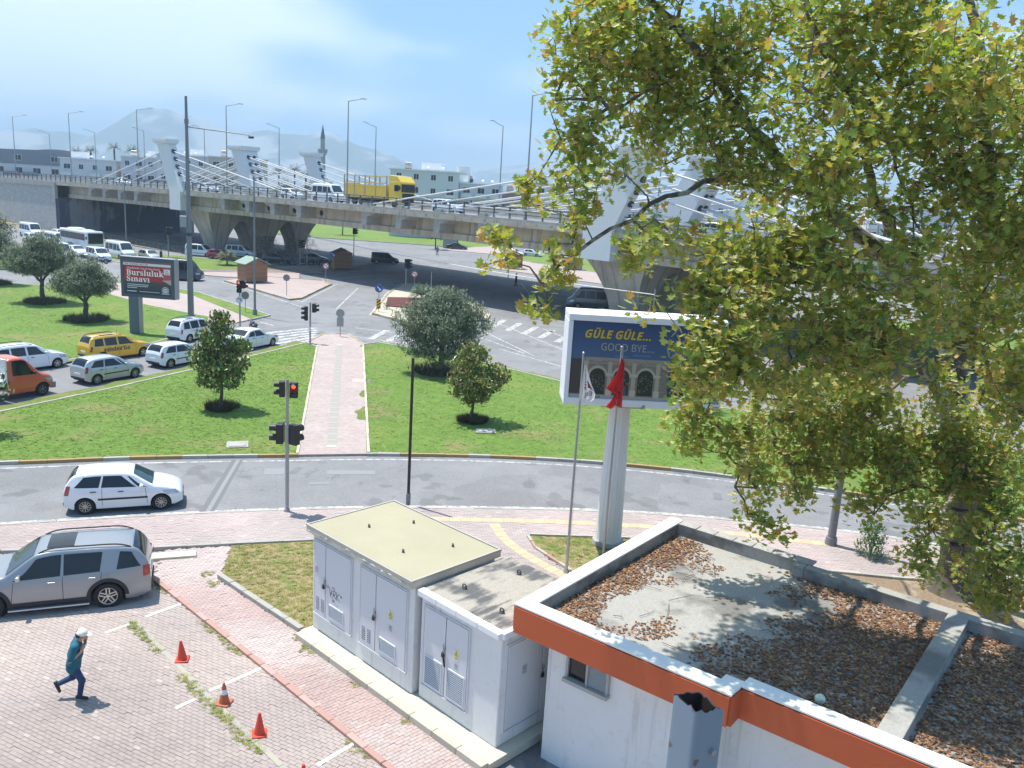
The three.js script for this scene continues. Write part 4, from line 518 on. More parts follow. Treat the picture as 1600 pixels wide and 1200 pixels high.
const wagonS = (p, o = {}) => ({ ...hatch(p), L: 4.45, W: 1.74, top: [[-2.22, 0.9], [-2.17, 1.1], [-2.02, 1.45], [-1.8, 1.54], [-0.9, 1.58], [0.0, 1.56], [0.35, 1.5], [0.75, 1.25], [1.1, 1.02], [1.5, 0.96], [2.0, 0.82], [2.18, 0.66], [2.22, 0.5]], belt: [[-2.22, 0.98], [1.0, 0.93], [2.22, 0.62]], xf: 1.42, xr: -1.43, ws: [0.4, 1.06], rw: [-2.14, -1.86], win: [[-1.9, -1.3, -1.78, -1.28], [-1.18, -0.38, -1.18, -0.38], [-0.26, 0.82, -0.26, 0.3]], head: [1.65, 2.1, 0.62, 0.8], tail: [-2.2, -2.08, 0.68, 1.0], mouldY: 0, mirror: [0.76, 1.05], handles: [-0.98, -0.05], seams: [[-0.32, -0.32], [0.9, 0.86], [-1.24, -1.24]], rails: [-1.85, 0.1], style: 'five', wiper: 1.08, ...o });
const vanS = (p, o = {}) => ({ ...hatch(p), L: 4.4, W: 1.82, top: [[-2.2, 1.0], [-2.17, 1.5], [-2.08, 1.78], [-1.6, 1.83], [0.2, 1.82], [0.5, 1.72], [0.95, 1.35], [1.3, 1.08], [1.7, 0.98], [2.1, 0.8], [2.2, 0.55]], belt: [[-2.2, 1.05], [1.2, 0.98], [2.2, 0.62]], xf: 1.32, xr: -1.35, tum: 0.16, ws: [0.56, 1.26], rw: [-2.15, -2.1], win: [[-1.95, -1.2, -1.9, -1.2], [-1.1, -0.15, -1.1, -0.15], [-0.05, 1.0, -0.05, 0.5]], head: [1.7, 2.1, 0.66, 0.86], tail: [-2.19, -2.1, 0.7, 1.2], mould: [-0.8, 0.9], mouldY: 0.5, mirror: [0.95, 1.15], handles: [-0.9, 0.1], seams: [[-0.1, -0.1], [1.0, 1.0]], wiper: 1.3, ...o });
const bigVan = (p, o = {}) => ({ ...hatch(p), L: 5.6, W: 2.0, top: [[-2.8, 1.3], [-2.78, 2.0], [-2.7, 2.38], [-2.2, 2.45], [1.2, 2.42], [1.5, 2.3], [1.95, 1.75], [2.2, 1.35], [2.5, 1.12], [2.72, 0.95], [2.8, 0.6]], belt: [[-2.8, 1.25], [2.0, 1.2], [2.8, 0.7]], xf: 1.75, xr: -1.75, r: 0.35, tum: 0.1, rc: 0.16, ws: [1.55, 2.16], rw: [-2.79, -2.74], win: [[-2.5, -1.4, -2.5, -1.4, 0.05, 0.35], [-1.3, -0.2, -1.3, -0.2, 0.05, 0.35], [-0.1, 0.9, -0.1, 0.9, 0.05, 0.35], [1.0, 2.0, 1.0, 1.5, 0.05, 0.35]], head: [2.3, 2.7, 0.8, 1.0], tail: [-2.79, -2.68, 0.8, 1.3], mouldY: 0, mirror: [1.9, 1.45], mirrorMat: M.trim, handles: [0.8], seams: [[0.95, 0.95]], wiper: 2.15, grilleY: 0.75, ...o });
const turnTo = (dx, dz) => -Math.atan2(dz, dx);          // heading of +x
function vehicle(name, label, cat, x, z, dx, dz, spec, group, y = 0) { const o = thing(name, label, cat, [x, y, z], turnTo(dx, dz), group); const api = car(o, spec); return [o, api]; }
const P = { white: paint(0.72, 0.74, 0.76), silver: paint(0.50, 0.52, 0.54, 0.55, 0.35), silver2: paint(0.27, 0.285, 0.305, 0.55, 0.35), yellow: paint(0.72, 0.40, 0.012), orange: paint(0.55, 0.085, 0.03), red: paint(0.35, 0.015, 0.02), black: paint(0.012, 0.013, 0.016), navy: paint(0.012, 0.018, 0.04), blue: paint(0.28, 0.36, 0.44, 0.4), grey: paint(0.10, 0.11, 0.12, 0.4), dark: paint(0.02, 0.024, 0.03, 0.3) };
vehicle('hatchback_car', 'white five-door hatchback with black side mouldings driving on the near road', 'car', -13.95, -29.3, 2.36, -0.9, hatch(P.white));
vehicle('sport_utility_vehicle', 'large silver sport utility vehicle with roof rails parked on the paving', 'car', -12.55, -22.0, -2.43, 0.95, suvS(P.silver2));
vehicle('hatchback_car', 'silver five-door hatchback waiting beside the yellow taxi', 'car', -23.75, -48.3, 1.2, 2.25 * -1, hatch(P.silver, { L: 3.85, style: 'ten', wsMat: M.glass }));
const [taxi, taxiApi] = vehicle('taxi', 'yellow estate taxi with black lettering along its door', 'taxi', -26.2, -54.5, 1.35, -2.1, wagonS(P.yellow, { rim: M.alloy }));
vehicle('hatchback_car', 'white hatchback with dark rear pillars behind the small magnolia tree', 'car', -21.75, -53.6, 1.15, -2.3, hatch(P.white, { style: 'five' }));
vehicle('compact_crossover', 'white crossover with rear wiper waiting by the lawn kerb', 'car', -24.1, -62.6, 0.9, -2.4, wagonS(P.white, { style: 'five', top: suvS(P.white).top.map(([x, y]) => [x * 0.893, y * 0.92]) }));
vehicle('sedan_car', 'white sedan at the stop line before the zebra crossing', 'car', -19.2, -60.6, 0.95, -2.25, sedanS(P.white));
vehicle('compact_minivan', 'white minivan with black bumper behind the orange lorry cab', 'car', -29.3, -49.6, 1.35, -2.1, wagonS(P.white, { nose: 0.28 }));
{ // lettering on the taxi doors
  const font = await new FontLoader().loadAsync('fonts/droid/droid_sans_bold.typeface.json');
  for (const sg of [1, -1]) { const g = new TextGeometry('yandex Go', { font, size: 0.26, depth: 0.006, curveSegments: 3 }); g.computeBoundingBox(); const p = g.attributes.position, w = g.boundingBox.max.x; for (let i = 0; i < p.count; i++) { const x0 = p.getX(i), x = sg > 0 ? -1.35 + x0 : -1.35 + w - x0, y = 0.62 + p.getY(i); p.setXYZ(i, x, y, sg * (taxiApi.hw(x, y) + 0.006 + p.getZ(i))); } g.computeVertexNormals(); mesh('door_lettering', g, M.black, taxi); }
  const ant = mesh('roof_light_bar', join([rbox(0.9, 0.02, 0.05, 0.008, -0.9, 1.64, 0.4), rbox(0.9, 0.02, 0.05, 0.008, -0.9, 1.64, -0.4), cyl(0.01, 0.01, 0.25, 5, 0.1, 1.7, 0)]), M.trim, taxi);
}
// orange lorry cab with open slatted bed
{
  const o = thing('flatbed_lorry', 'orange cab lorry with grey bumper and white slatted load bed', 'lorry', [-26.15, 0, -43.7], turnTo(1.0, -1.95));
  car(o, { ...bigVan(P.orange), L: 2.5, W: 1.95, lod: 1, nose: 0.12, top: [[-1.25, 1.9], [-1.2, 2.12], [-0.9, 2.2], [-0.45, 2.18], [-0.2, 2.05], [0.25, 1.55], [0.55, 1.25], [0.95, 1.12], [1.18, 0.95], [1.25, 0.6]], belt: [[-1.25, 1.28], [0.3, 1.2], [1.25, 0.72]], xf: 0.55, xr: -9, r: 0.36, ws: [-0.16, 0.5], rw: null, win: [[-1.0, 0.25, -1.0, -0.25]], head: [0.85, 1.18, 0.75, 0.95], tail: null, mouldY: 0, mirror: [0.1, 1.35], wiper: 0.5, style: 'truck', rim: M.greyPole, clear: 0.34 });
  for (const c of o.children.slice()) if (c.name === 'wheel' && c.position.x < -3) o.remove(c); for (const c of o.children.slice()) if (c.name === 'wheel_arch' || c.name === 'number_plate' || c.name === 'rear_bumper_trim' || c.name === 'chassis') o.remove(c);
  mesh('front_bumper', rbox(0.25, 0.35, 1.9, 0.06, 1.2, 0.5, 0), M.greyPole, o); mesh('chassis', join([box(5.4, 0.16, 0.7, -2.4, 0.62, 0), box(1.6, 0.3, 1.5, 0.2, 0.6, 0)]), M.matt, o);
  const bed = mesh('load_bed', join([box(3.9, 0.12, 2.05, -3.35, 0.98, 0), box(0.1, 1.3, 2.05, -1.42, 1.6, 0)]), M.white, o); for (const sg of [1, -1]) { mesh('bed_side', box(3.9, 0.12, 0.06, -3.35, 1.1, sg * 1.0), M.white, o); mesh('bed_side', box(3.9, 0.1, 0.06, -3.35, 1.5, sg * 1.0), M.white, o); for (let k = 0; k < 14; k++) mesh('bed_slat', box(0.08, 0.34, 0.04, -5.2 + k * 0.28, 1.3, sg * 1.0), M.white, o); for (const x of [-4.1]) addWheel(o, x, 0.36, sg * 0.86, 'truck', M.greyPole); }
  const load = thing('folded_crane', 'grey sloping crane base with white rounded tank on the lorry bed', 'crane', [-27.85, 1.04, -40.7], turnTo(1.0, -1.95)); const s = new THREE.Shape(); s.moveTo(-1.1, 0); s.lineTo(1.4, 0); s.lineTo(0.55, 1.7); s.lineTo(-0.3, 1.9); s.closePath(); mesh('crane_base', new THREE.ExtrudeGeometry(s, { depth: 1.5, bevelSize: 0.04, bevelThickness: 0.04, bevelSegments: 1 }).translate(0, 0, -0.75), std([0.22, 0.24, 0.27], 0.6), load); mesh('tank', new THREE.SphereGeometry(0.95, 20, 14).scale(1.25, 0.9, 0.9).translate(-0.5, 2.4, 0), M.white, load);
}
// the queue on the left branch and cars elsewhere
const far = (label, x, z, dx, dz, spec, group, name = 'queued_car', cat = 'car', y = 0) => vehicle(name, label, cat, x, z, dx, dz, { ...spec, lod: 1 }, group, y)[0];
const q = [1.35, 1.1];
far('white high-roofed van at the tail of the queue by the approach wall', -84, -146, ...q, bigVan(P.white), 'queue at the lights', 'queued_van', 'van');
far('small white car beside the tail of the queue', -80, -148, ...q, hatch(P.white), 'queue at the lights');
far('white panel van in the second row of the queue', -72.5, -133, ...q, bigVan(P.white, { top: bigVan().top.map(([x, y]) => [x, y * 0.86]) }), 'queue at the lights', 'queued_van', 'van');
far('white and orange car behind the dark crowned tree', -78, -136, ...q, hatch(P.white), 'queue at the lights');
far('pale blue saloon between two white cars in the queue', -66.5, -124.5, ...q, sedanS(P.blue), 'queue at the lights');
far('white saloon ahead of the pale blue saloon', -62.2, -119, ...q, sedanS(P.white), 'queue at the lights');
far('grey hatchback beside the pale blue saloon', -70.2, -124.5, ...q, hatch(P.grey), 'queue at the lights');
far('white minibus with dark front beside the motorcycles', -55.8, -118.5, ...q, bigVan(P.white), 'queue at the lights', 'queued_van', 'van');
far('white compact van at the head of the queue', -56.5, -113.8, ...q, vanS(P.white), 'queue at the lights', 'queued_van', 'van');
far('silver hatchback at the head of the queue by the lamp pole', -51.8, -118.8, ...q, hatch(P.silver), 'queue at the lights');
far('white van with blue rear windows behind the olive tree', -60.5, -111, ...q, bigVan(P.white), 'queue at the lights', 'queued_van', 'van');
{ // coach
  const o = thing('coach', 'white coach with a black window band in the queue', 'bus', [-65.5, 0, -127], turnTo(...q)); const white = paint(0.7, 0.72, 0.74); mesh('body', rbox(9.2, 2.75, 2.45, 0.22, 0, 1.75, 0, 3), white, o); mesh('roof_hatch', join([rbox(2.4, 0.22, 1.6, 0.08, -1.5, 3.18, 0), rbox(1.2, 0.15, 1.3, 0.06, 2.4, 3.15, 0)]), M.white, o);
  for (const sg of [1, -1]) for (let k = 0; k < 6; k++) mesh('side_window', box(1.3, 0.95, 0.02, -3.6 + k * 1.36, 2.25, sg * 1.232), M.glass, o); mesh('windscreen', rbox(0.06, 1.5, 2.15, 0.02, 4.6, 2.1, 0), M.glass, o); mesh('rear_window', rbox(0.06, 0.8, 1.9, 0.02, -4.6, 2.4, 0), M.glass, o); mesh('front_bumper', rbox(0.14, 0.45, 2.35, 0.05, 4.6, 0.62, 0), M.trim, o);
  for (const sg of [1, -1]) { for (const x of [2.9, -2.7]) addWheel(o, x, 0.48, sg * 1.1, 'truck', M.alloy); mesh('wing_mirror', rbox(0.12, 0.4, 0.2, 0.04, 4.75, 2.2, sg * 1.42), M.trim, o); mesh('headlight', rbox(0.06, 0.2, 0.45, 0.03, 4.62, 0.95, sg * 0.85), M.lampGlass, o); }
}
far('dark navy panel van passing behind the red billboard', -39.6, -98.3, 1.0, -0.12, bigVan(P.navy), undefined, 'panel_van', 'van');
far('white family van parked by the verge beside the red hatchback', -48.6, -129.5, 1, 0.08, vanS(P.white), undefined, 'parked_van', 'van');
far('bright red hatchback parked in front of the bridge pier', -44.6, -127.0, 1, 0.05, hatch(P.red), undefined, 'parked_car');
far('white family van half hidden behind the red hatchback', -43.5, -132.6, 1, 0.05, vanS(P.white), undefined, 'parked_van', 'van');
far('dark hatchback parked in the bridge shadow beside the pier', -36.2, -126.2, 1, -0.3, hatch(P.dark), undefined, 'parked_car');
far('dark saloon parked in the shadow behind the motorcycles', -31.5, -130.2, 1, -0.3, sedanS(P.grey), undefined, 'parked_car');
far('black saloon on the road beyond the bridge', -13.4, -180, 1, -0.1, sedanS(P.black), undefined, 'parked_car');
far('white hatchback parked beyond the bridge under yellow leaves', -1.2, -171, 1, 0.5, hatch(P.white), 'white cars beyond the bridge', 'parked_car');
far('white hatchback parked beyond the bridge clear of the leaves', 2.6, -173, 1, 0.5, hatch(P.white), 'white cars beyond the bridge', 'parked_car');
far('big dark grey van standing in the shadow by the bridge pier', 8.6, -94.5, -1, -0.1, bigVan(P.grey, { L: 6.2, top: bigVan().top.map(([x, y]) => [x * 1.107, y]) }), undefined, 'panel_van', 'van');
far('dark pickup sized car turning behind the wooden booth', -21.5, -136, 1, -0.2, vanS(P.dark), undefined, 'parked_car');
{ const d = [0.762, 0.648]; const on = (label, t, off, spec, s = 1, name = 'passing_car', cat = 'car') => { const [x, y, z] = bw(t, hd(t) + 0.035, off); far(label, x, z, d[0] * s, d[1] * s, spec, 'cars on the bridge', name, cat, y); };
  on('white estate car on the bridge ahead of the yellow truck', 98.5, 5.5, wagonS(P.white)); on('white car on the bridge beside the broad left pylon', 62, 9, hatch(P.white)); on('white van on the bridge behind the yellow truck', 74.5, 6.2, bigVan(P.white), 1, 'passing_van', 'van'); on('white car on the bridge left of the nearest cables', 40, 8, sedanS(P.white)); on('pale car on the approach ramp of the bridge', 10, 8, hatch(P.white)); on('silver car on the bridge right of the big pylon', 133, 7, sedanS(P.silver));
  const [x, y, z] = bw(85, hd(85) + 0.035, 6), o = thing('cattle_truck', 'bright yellow cattle truck with slatted open body driving over the bridge', 'truck', [x, y, z], turnTo(...d)); const ye = paint(0.74, 0.50, 0.012);
  mesh('cab', rbox(2.3, 2.6, 2.45, 0.16, 4.7, 2.0, 0, 3), ye, o); mesh('roof_fairing', (() => { const s = new THREE.Shape(); s.moveTo(3.55, 3.25); s.lineTo(5.75, 3.25); s.lineTo(5.1, 3.85); s.lineTo(3.6, 3.95); s.closePath(); return new THREE.ExtrudeGeometry(s, { depth: 2.3, bevelSize: 0.05, bevelThickness: 0.05, bevelSegments: 1 }).translate(0, 0, -1.15); })(), ye, o);
  mesh('windscreen', rbox(0.08, 0.95, 2.2, 0.03, 5.84, 2.45, 0), M.glass, o); mesh('sun_visor', rbox(0.35, 0.14, 2.3, 0.04, 5.95, 3.05, 0), ye, o); mesh('grille', rbox(0.1, 1.1, 1.9, 0.03, 5.84, 1.3, 0), M.black, o); mesh('chassis', join([box(11, 0.3, 1.0, 0, 0.85, 0), box(1.8, 0.6, 2.3, 0.4, 0.75, 0)]), M.matt, o); mesh('load_floor', box(8.6, 0.2, 2.45, -1.0, 1.15, 0), ye, o);
  for (const sg of [1, -1]) { mesh('side_window', rbox(0.9, 0.75, 0.04, 0.02, 5.1, 2.45, sg * 1.235), M.glass, o); for (let k = 0; k < 13; k++) mesh('side_slat', box(0.56, 1.35, 0.06, -4.9 + k * 0.65, 1.85, sg * 1.22), ye, o); mesh('side_rail', box(8.6, 0.14, 0.09, -1.0, 2.6, sg * 1.22), ye, o); mesh('side_rail', box(8.6, 0.12, 0.09, -1.0, 2.95, sg * 1.22), ye, o); mesh('side_rail', box(8.6, 0.1, 0.09, -1.0, 3.75, sg * 1.22), ye, o); for (let k = 0; k < 5; k++) mesh('body_post', box(0.12, 2.7, 0.12, -5.2 + k * 2.1, 2.5, sg * 1.22), M.galv, o); for (const wx of [4.6, -1.8, -3.2]) addWheel(o, wx, 0.5, sg * 1.05, 'truck', M.greyPole); mesh('headlight', rbox(0.08, 0.22, 0.45, 0.03, 5.84, 0.95, sg * 0.85), M.lampGlass, o); mesh('wing_mirror', rbox(0.1, 0.5, 0.2, 0.03, 5.85, 2.5, sg * 1.4), M.trim, o); }
  mesh('headboard', box(0.1, 1.6, 2.4, 3.25, 2.0, 0), ye, o); mesh('tailboard', box(0.1, 1.6, 2.4, -5.25, 2.0, 0), ye, o);
}
// motorcycles
function moto(label, x, z, turn, body, group, y = 0) {
  const o = thing('motorcycle', label, 'motorcycle', [x, y, z], turn, group); for (const wx of [-0.62, 0.66]) { const w = mesh('wheel', new THREE.TorusGeometry(0.26, 0.055, 7, 18).translate(wx, 0.31, 0), M.rubber, o); mesh('rim', join([new THREE.TorusGeometry(0.2, 0.02, 5, 16).translate(wx, 0.31, 0), box(0.4, 0.03, 0.03, wx, 0.31, 0), box(0.03, 0.4, 0.03, wx, 0.31, 0)]), M.alloy, w); }
  mesh('engine', rbox(0.45, 0.3, 0.26, 0.06, 0.02, 0.42, 0), M.darkSteel, o); mesh('fuel_tank', rbox(0.5, 0.24, 0.28, 0.1, 0.2, 0.8, 0), body, o); mesh('seat', rbox(0.68, 0.11, 0.26, 0.05, -0.32, 0.78, 0), M.black, o); mesh('tail', rbox(0.3, 0.2, 0.22, 0.06, -0.62, 0.72, 0), body, o); mesh('fork', join([bar(V(0.66, 0.31, 0.08), V(0.46, 0.98, 0.08), 0.024), bar(V(0.66, 0.31, -0.08), V(0.46, 0.98, -0.08), 0.024)]), M.alloy, o); mesh('handlebar', join([bar(V(0.42, 1.02, 0.34), V(0.46, 1.0, 0), 0.018), bar(V(0.42, 1.02, -0.34), V(0.46, 1.0, 0), 0.018)]), M.black, o); mesh('headlight', new THREE.SphereGeometry(0.1, 10, 8).translate(0.6, 0.88, 0), M.lampGlass, o); mesh('mudguard', new THREE.TorusGeometry(0.33, 0.05, 5, 12, 1.9).rotateZ(0.5).translate(0.66, 0.31, 0), body, o); mesh('exhaust', bar(V(0.1, 0.3, 0.16), V(-0.75, 0.4, 0.18), 0.04), M.alloy, o);
  return o;
}
moto('dark motorcycle on the zebra crossing beside the white sedan', -20.9, -66.6, 2.2, P.black);
moto('black scooter at the front of the queue of traffic', -54.6, -110.4, 0.3, P.black, 'motorcycles in the queue'); moto('dark motorcycle beside the white minibus', -52.9, -115.6, 0.3, P.dark, 'motorcycles in the queue'); moto('silver scooter between the white vans', -57.8, -112.6, 0.3, P.silver, 'motorcycles in the queue');
for (let k = 0; k < 6; k++) moto('motorcycle parked in the shade beside the bridge pier', -34.5 + k * 1.35, -123.6 - k * 0.5, 1.2 + 0.1 * (k % 3), [P.black, P.navy, P.grey][k % 3], 'motorcycles parked under the bridge');
// ---------------------------------------------------------------- trees and plants
const planeLobes = [[1.1, 14.8, -16.8, 0.8, 1.0], [0.9, 13.5, -16.8, 0.6, 0.8], [1.9, 15.3, -17.6, 1.1, 0.9], [2.4, 14.1, -18.0, 1.0, 0.8], [1.3, 12.4, -16.8, 1.0, 0.7], [2.7, 12.9, -17.6, 1.1, 0.9], [3.5, 14.7, -18.4, 1.1, 1.1], [4.2, 13.3, -17.6, 1.1, 0.9], [3.0, 11.8, -16.8, 1.0, 0.7], [4.4, 15.3, -17.6, 1.1, 0.9], [5.0, 14.6, -16.0, 1.0, 1.0], [5.6, 13.1, -15.2, 0.9, 0.9], [5.3, 12.4, -16.8, 1.0, 0.9], [4.4, 11.4, -16.0, 1.1, 0.8], [3.1, 10.9, -15.2, 0.8, 0.7], [3.7, 10.3, -15.2, 0.9, 0.7], [5.3, 10.8, -16.0, 1.1, 1.0], [6.1, 11.5, -15.2, 0.9, 0.9], [3.7, 9.3, -15.2, 0.7, 0.6], [4.9, 9.2, -16.0, 1.0, 0.7], [5.0, 7.4, -19.0, 0.8, 0.9], [4.7, 6.2, -19.0, 0.5, 0.6], [5.7, 5.9, -19.0, 0.6, 0.7], [5.1, 5.1, -18.5, 0.5, 0.6], [6.1, 4.8, -18.5, 0.4, 0.4], [6.3, 9.7, -16.8, 1.0, 0.9], [7.8, 7.5, -21.0, 0.9, 0.8], [6.8, 10.2, -15.2, 0.9, 0.9], [9.7, 8.1, -20.0, 0.8, 0.8], [9.6, 5.9, -20.0, 0.7, 0.8], [10.0, 5.1, -19.0, 0.5, 0.6], [11.5, 6.6, -20.0, 0.9, 1.2], [11.8, 4.6, -19.0, 0.7, 0.9], [7.2, 14.6, -17.0, 1.2, 1.2], [7.8, 13.4, -16.0, 1.1, 1.1], [7.2, 14.6, -14.0, 1.0, 1.0], [9.0, 12.2, -16.0, 1.0, 1.1], [7.5, 11.9, -15.8, 1.0, 1.0], [9.4, 10.4, -17.0, 1.0, 1.0], [10.9, 8.7, -18.0, 0.8, 1.1], [5.9, 15.5, -15.8, 1.1, 0.7], [3.2, 16.7, -17.6, 0.9, 0.5], [5.6, 16.4, -16.0, 1.0, 0.5], [7.9, 16.4, -15.8, 1.0, 0.5], [10.0, 14.5, -15.8, 1.3, 1.7], [11.3, 11.2, -16.0, 1.5, 1.7], [15.6, 6.3, -22.0, 1.7, 1.8], [18.0, 11.0, -30.0, 2.5, 2.7], [16.4, 16.0, -28.0, 2.1, 2.1], [2.0, 16.4, -17.6, 0.8, 0.4], [4.2, 7.4, -19.0, 0.5, 0.9], [3.3, 9.4, -14.8, 0.4, 0.6], [6.9, 6.7, -20.0, 0.8, 0.8], [7.1, 5.2, -20.0, 0.5, 0.7], [8.8, 6.3, -21.0, 0.7, 0.7], [8.9, 5.0, -20.0, 0.4, 0.5], [10.8, 6.3, -20.0, 0.7, 0.9], [10.0, 4.0, -19.0, 0.5, 0.4], [12.4, 3.0, -20.0, 0.8, 0.6], [9.1, 7.6, -20.0, 0.8, 0.8], [2.8, 10.4, -14.8, 0.6, 0.6], [2.4, 11.1, -15.2, 0.5, 0.5], [12.0, 5.7, -19.5, 0.7, 0.9], [12.4, 3.8, -19.0, 0.7, 0.7], [9.8, 6.5, -20.0, 0.7, 0.8], [6.9, 9.4, -16.0, 0.7, 0.6], [7.9, 6.4, -20.0, 0.7, 0.8], [5.6, 7.5, -19.0, 0.7, 0.7], [5.3, 6.6, -18.8, 0.6, 0.6], [6.6, 7.9, -19.5, 0.7, 0.6], [8.4, 7.7, -20.0, 0.8, 0.7]];
const planeHang = [[-0.2, 11.3, -16.0, 0.51, 0.17], [-0.4, 10.9, -16.0, 0.24, 0.46], [0.7, 11.0, -16.0, 0.39, 0.58], [0.2, 9.9, -16.0, 0.44, 0.32], [0.9, 11.8, -16.0, 0.55, 0.42], [0.5, 10.4, -16.0, 0.17, 0.44], [2.1, 11.1, -15.2, 0.32, 0.41], [0.2, 12.2, -16.8, 0.32, 0.32], [-0.0, 12.1, -16.8, 0.23, 0.28]];
const planeLimbs = [[[[15.0, -0.1, -25.9], [14.7, 1.9, -25.7], [14.3, 3.9, -25.4], [13.7, 5.6, -25.1], [13.2, 7.5, -24.8]], 0.55, 0.42], [[[13.2, 7.5, -24.8], [11.8, 9.6, -24.0], [7.8, 11.2, -18.4], [6.4, 12.1, -18.0], [5.4, 12.8, -18.0], [4.6, 13.6, -18.0], [3.7, 14.6, -18.0], [2.8, 15.4, -17.8], [1.7, 16.3, -17.6]], 0.3, 0.06], [[[13.2, 7.5, -24.8], [12.9, 9.8, -24.0], [9.4, 12.1, -17.6], [8.2, 13.7, -16.0], [7.8, 15.1, -15.8], [7.0, 16.5, -15.8]], 0.32, 0.07], [[[6.7, 13.0, -22.5], [3.8, 12.5, -17.4], [2.4, 11.9, -16.8], [1.4, 11.2, -16.4], [0.7, 10.7, -16.2]], 0.1, 0.03], [[[9.7, 11.0, -23.0], [5.9, 11.2, -17.2], [4.5, 10.9, -16.2], [3.6, 10.3, -15.6], [3.4, 9.3, -15.4]], 0.12, 0.03], [[[11.8, 9.6, -24.0], [7.1, 12.5, -17.6], [6.1, 13.8, -16.4], [5.2, 14.8, -16.0], [4.5, 16.0, -16.0]], 0.17, 0.05], [[[13.7, 5.6, -25.1], [8.7, 9.0, -18.4], [6.9, 9.7, -17.2], [5.5, 9.2, -16.4], [5.9, 7.1, -19.8], [5.4, 5.6, -19.0]], 0.14, 0.03], [[[14.7, 2.6, -25.6], [15.0, 5.3, -25.0], [14.9, 7.6, -24.0], [11.6, 11.2, -18.4], [10.8, 14.0, -17.6]], 0.26, 0.06], [[[4.7, 15.2, -22.5], [2.5, 14.3, -17.6], [1.5, 13.6, -17.2], [0.9, 13.2, -16.8]], 0.07, 0.02], [[[12.9, 9.8, -24.0], [15.2, 11.5, -26.0], [17.4, 13.1, -29.0]], 0.15, 0.05], [[[8.0, 12.1, -22.5], [8.9, 13.2, -26.0], [9.2, 13.9, -29.0]], 0.12, 0.04], [[[14.3, 3.9, -25.4], [12.0, 4.2, -22.0], [10.4, 4.6, -19.5]], 0.09, 0.03], [[[14.9, 7.6, -24.0], [12.4, 7.4, -21.0], [11.8, 6.3, -20.0], [11.6, 4.9, -19.0]], 0.1, 0.03], [[[10.3, 14.1, -20.0], [8.2, 14.0, -17.0], [7.3, 14.6, -14.5]], 0.1, 0.03]];
function leafShape(out, size, fold = 0.28, droop = 0.2) { // outline of one half, base to tip; folded along the midrib
  const p = []; const pt = (x, y) => [x * size, y * size, (-Math.abs(x) * fold - y * y * droop) * size]; const h = out.map(([x, y]) => pt(x, y)), g = out.map(([x, y]) => pt(-x, y)), n = h.length; const mid = (i) => pt(0, lerp(h[0][1], h[n - 1][1], i / (n - 1)) / size);
  for (let i = 0; i < n - 1; i++) { const a = mid(i), b = mid(i + 1); p.push(...a, ...h[i], ...h[i + 1], ...a, ...h[i + 1], ...b); p.push(...a, ...g[i + 1], ...g[i], ...a, ...b, ...g[i + 1]); }
  const geo = new THREE.BufferGeometry(); geo.setAttribute('position', new THREE.Float32BufferAttribute(p, 3)); geo.computeVertexNormals(); return geo;
}
const leafMat = (c, tr = 0.64, rough = 0.75) => new THREE.MeshPhysicalMaterial({ color: Array.isArray(c) ? rgb(...c) : c, roughness: rough, transmission: tr, thickness: 0, side: THREE.DoubleSide });
const planeLeaf = leafShape([[0, 0], [0.26, -0.02], [0.2, 0.2], [0.52, 0.34], [0.24, 0.5], [0.3, 0.74], [0.1, 0.7], [0, 1]], 0.165);
const ovalLeaf = leafShape([[0, 0], [0.2, 0.3], [0.22, 0.6], [0, 1]], 0.24, 0.3, 0.25), oliveLeaf = leafShape([[0, 0], [0.15, 0.45], [0, 1]], 0.21, 0.15, 0.1), smallLeaf = leafShape([[0, 0], [0.22, 0.4], [0, 1]], 0.12, 0.2, 0.1);
// limbs are laid first; every leaf cluster is then joined by a twig to the nearest wood
function growWood(limbs, clusters, step = 0.45, bendDown = 0.0) {
  const nodes = []; const add = (p, par, r) => { nodes.push({ p, par, r }); return nodes.length - 1; };
  for (const [pts, r0, r1] of limbs) { const c = new THREE.CatmullRomCurve3(pts.map((q) => V(...q)), false, 'centripetal'), L = c.getLength(), n = Math.max(2, Math.round(L / step)); let par = -1, best = 1e9; const s = c.getPoint(0); nodes.forEach((q, i) => { const d = q.p.distanceToSquared(s); if (d < best) { best = d; par = i; } }); if (best > 30) par = -1; for (let i = 0; i <= n; i++) { const p = c.getPointAt(i / n); if (i && i < n) p.add(V(rr(-.06, .06), rr(-.06, .06), rr(-.06, .06))); par = add(p, par, lerp(r0, r1, i / n)); } }
  const base = nodes.length, order = clusters.slice().sort((a, b) => a.d - b.d);
  for (const c of order) { let best = 1e9, bi = 0; for (let i = 0; i < nodes.length; i++) { const d = nodes[i].p.distanceToSquared(c.p) * (i < base ? 1 : 1.15); if (d < best) { best = d; bi = i; } } const a = nodes[bi].p, L = a.distanceTo(c.p), n = Math.max(1, Math.round(L / step)); let par = bi; for (let i = 1; i <= n; i++) { const t = i / n, p = a.clone().lerp(c.p, t); p.y += Math.sin(t * Math.PI) * L * 0.12; if (i < n) p.add(V(rr(-.07, .07), rr(-.07, .07), rr(-.07, .07))); par = add(p, par, 0); } c.node = par; c.dir = c.p.clone().sub(a).normalize(); }
  for (let i = nodes.length - 1; i >= base; i--) { const q = nodes[i]; q.r = Math.max(q.r, 0.0001); if (q.r < 0.009) q.r = 0.009; const pr = nodes[q.par]; if (pr && q.par >= base) pr.r = Math.min(0.06, Math.sqrt(pr.r ** 2 + q.r ** 2)); }
  return { nodes, base };
}
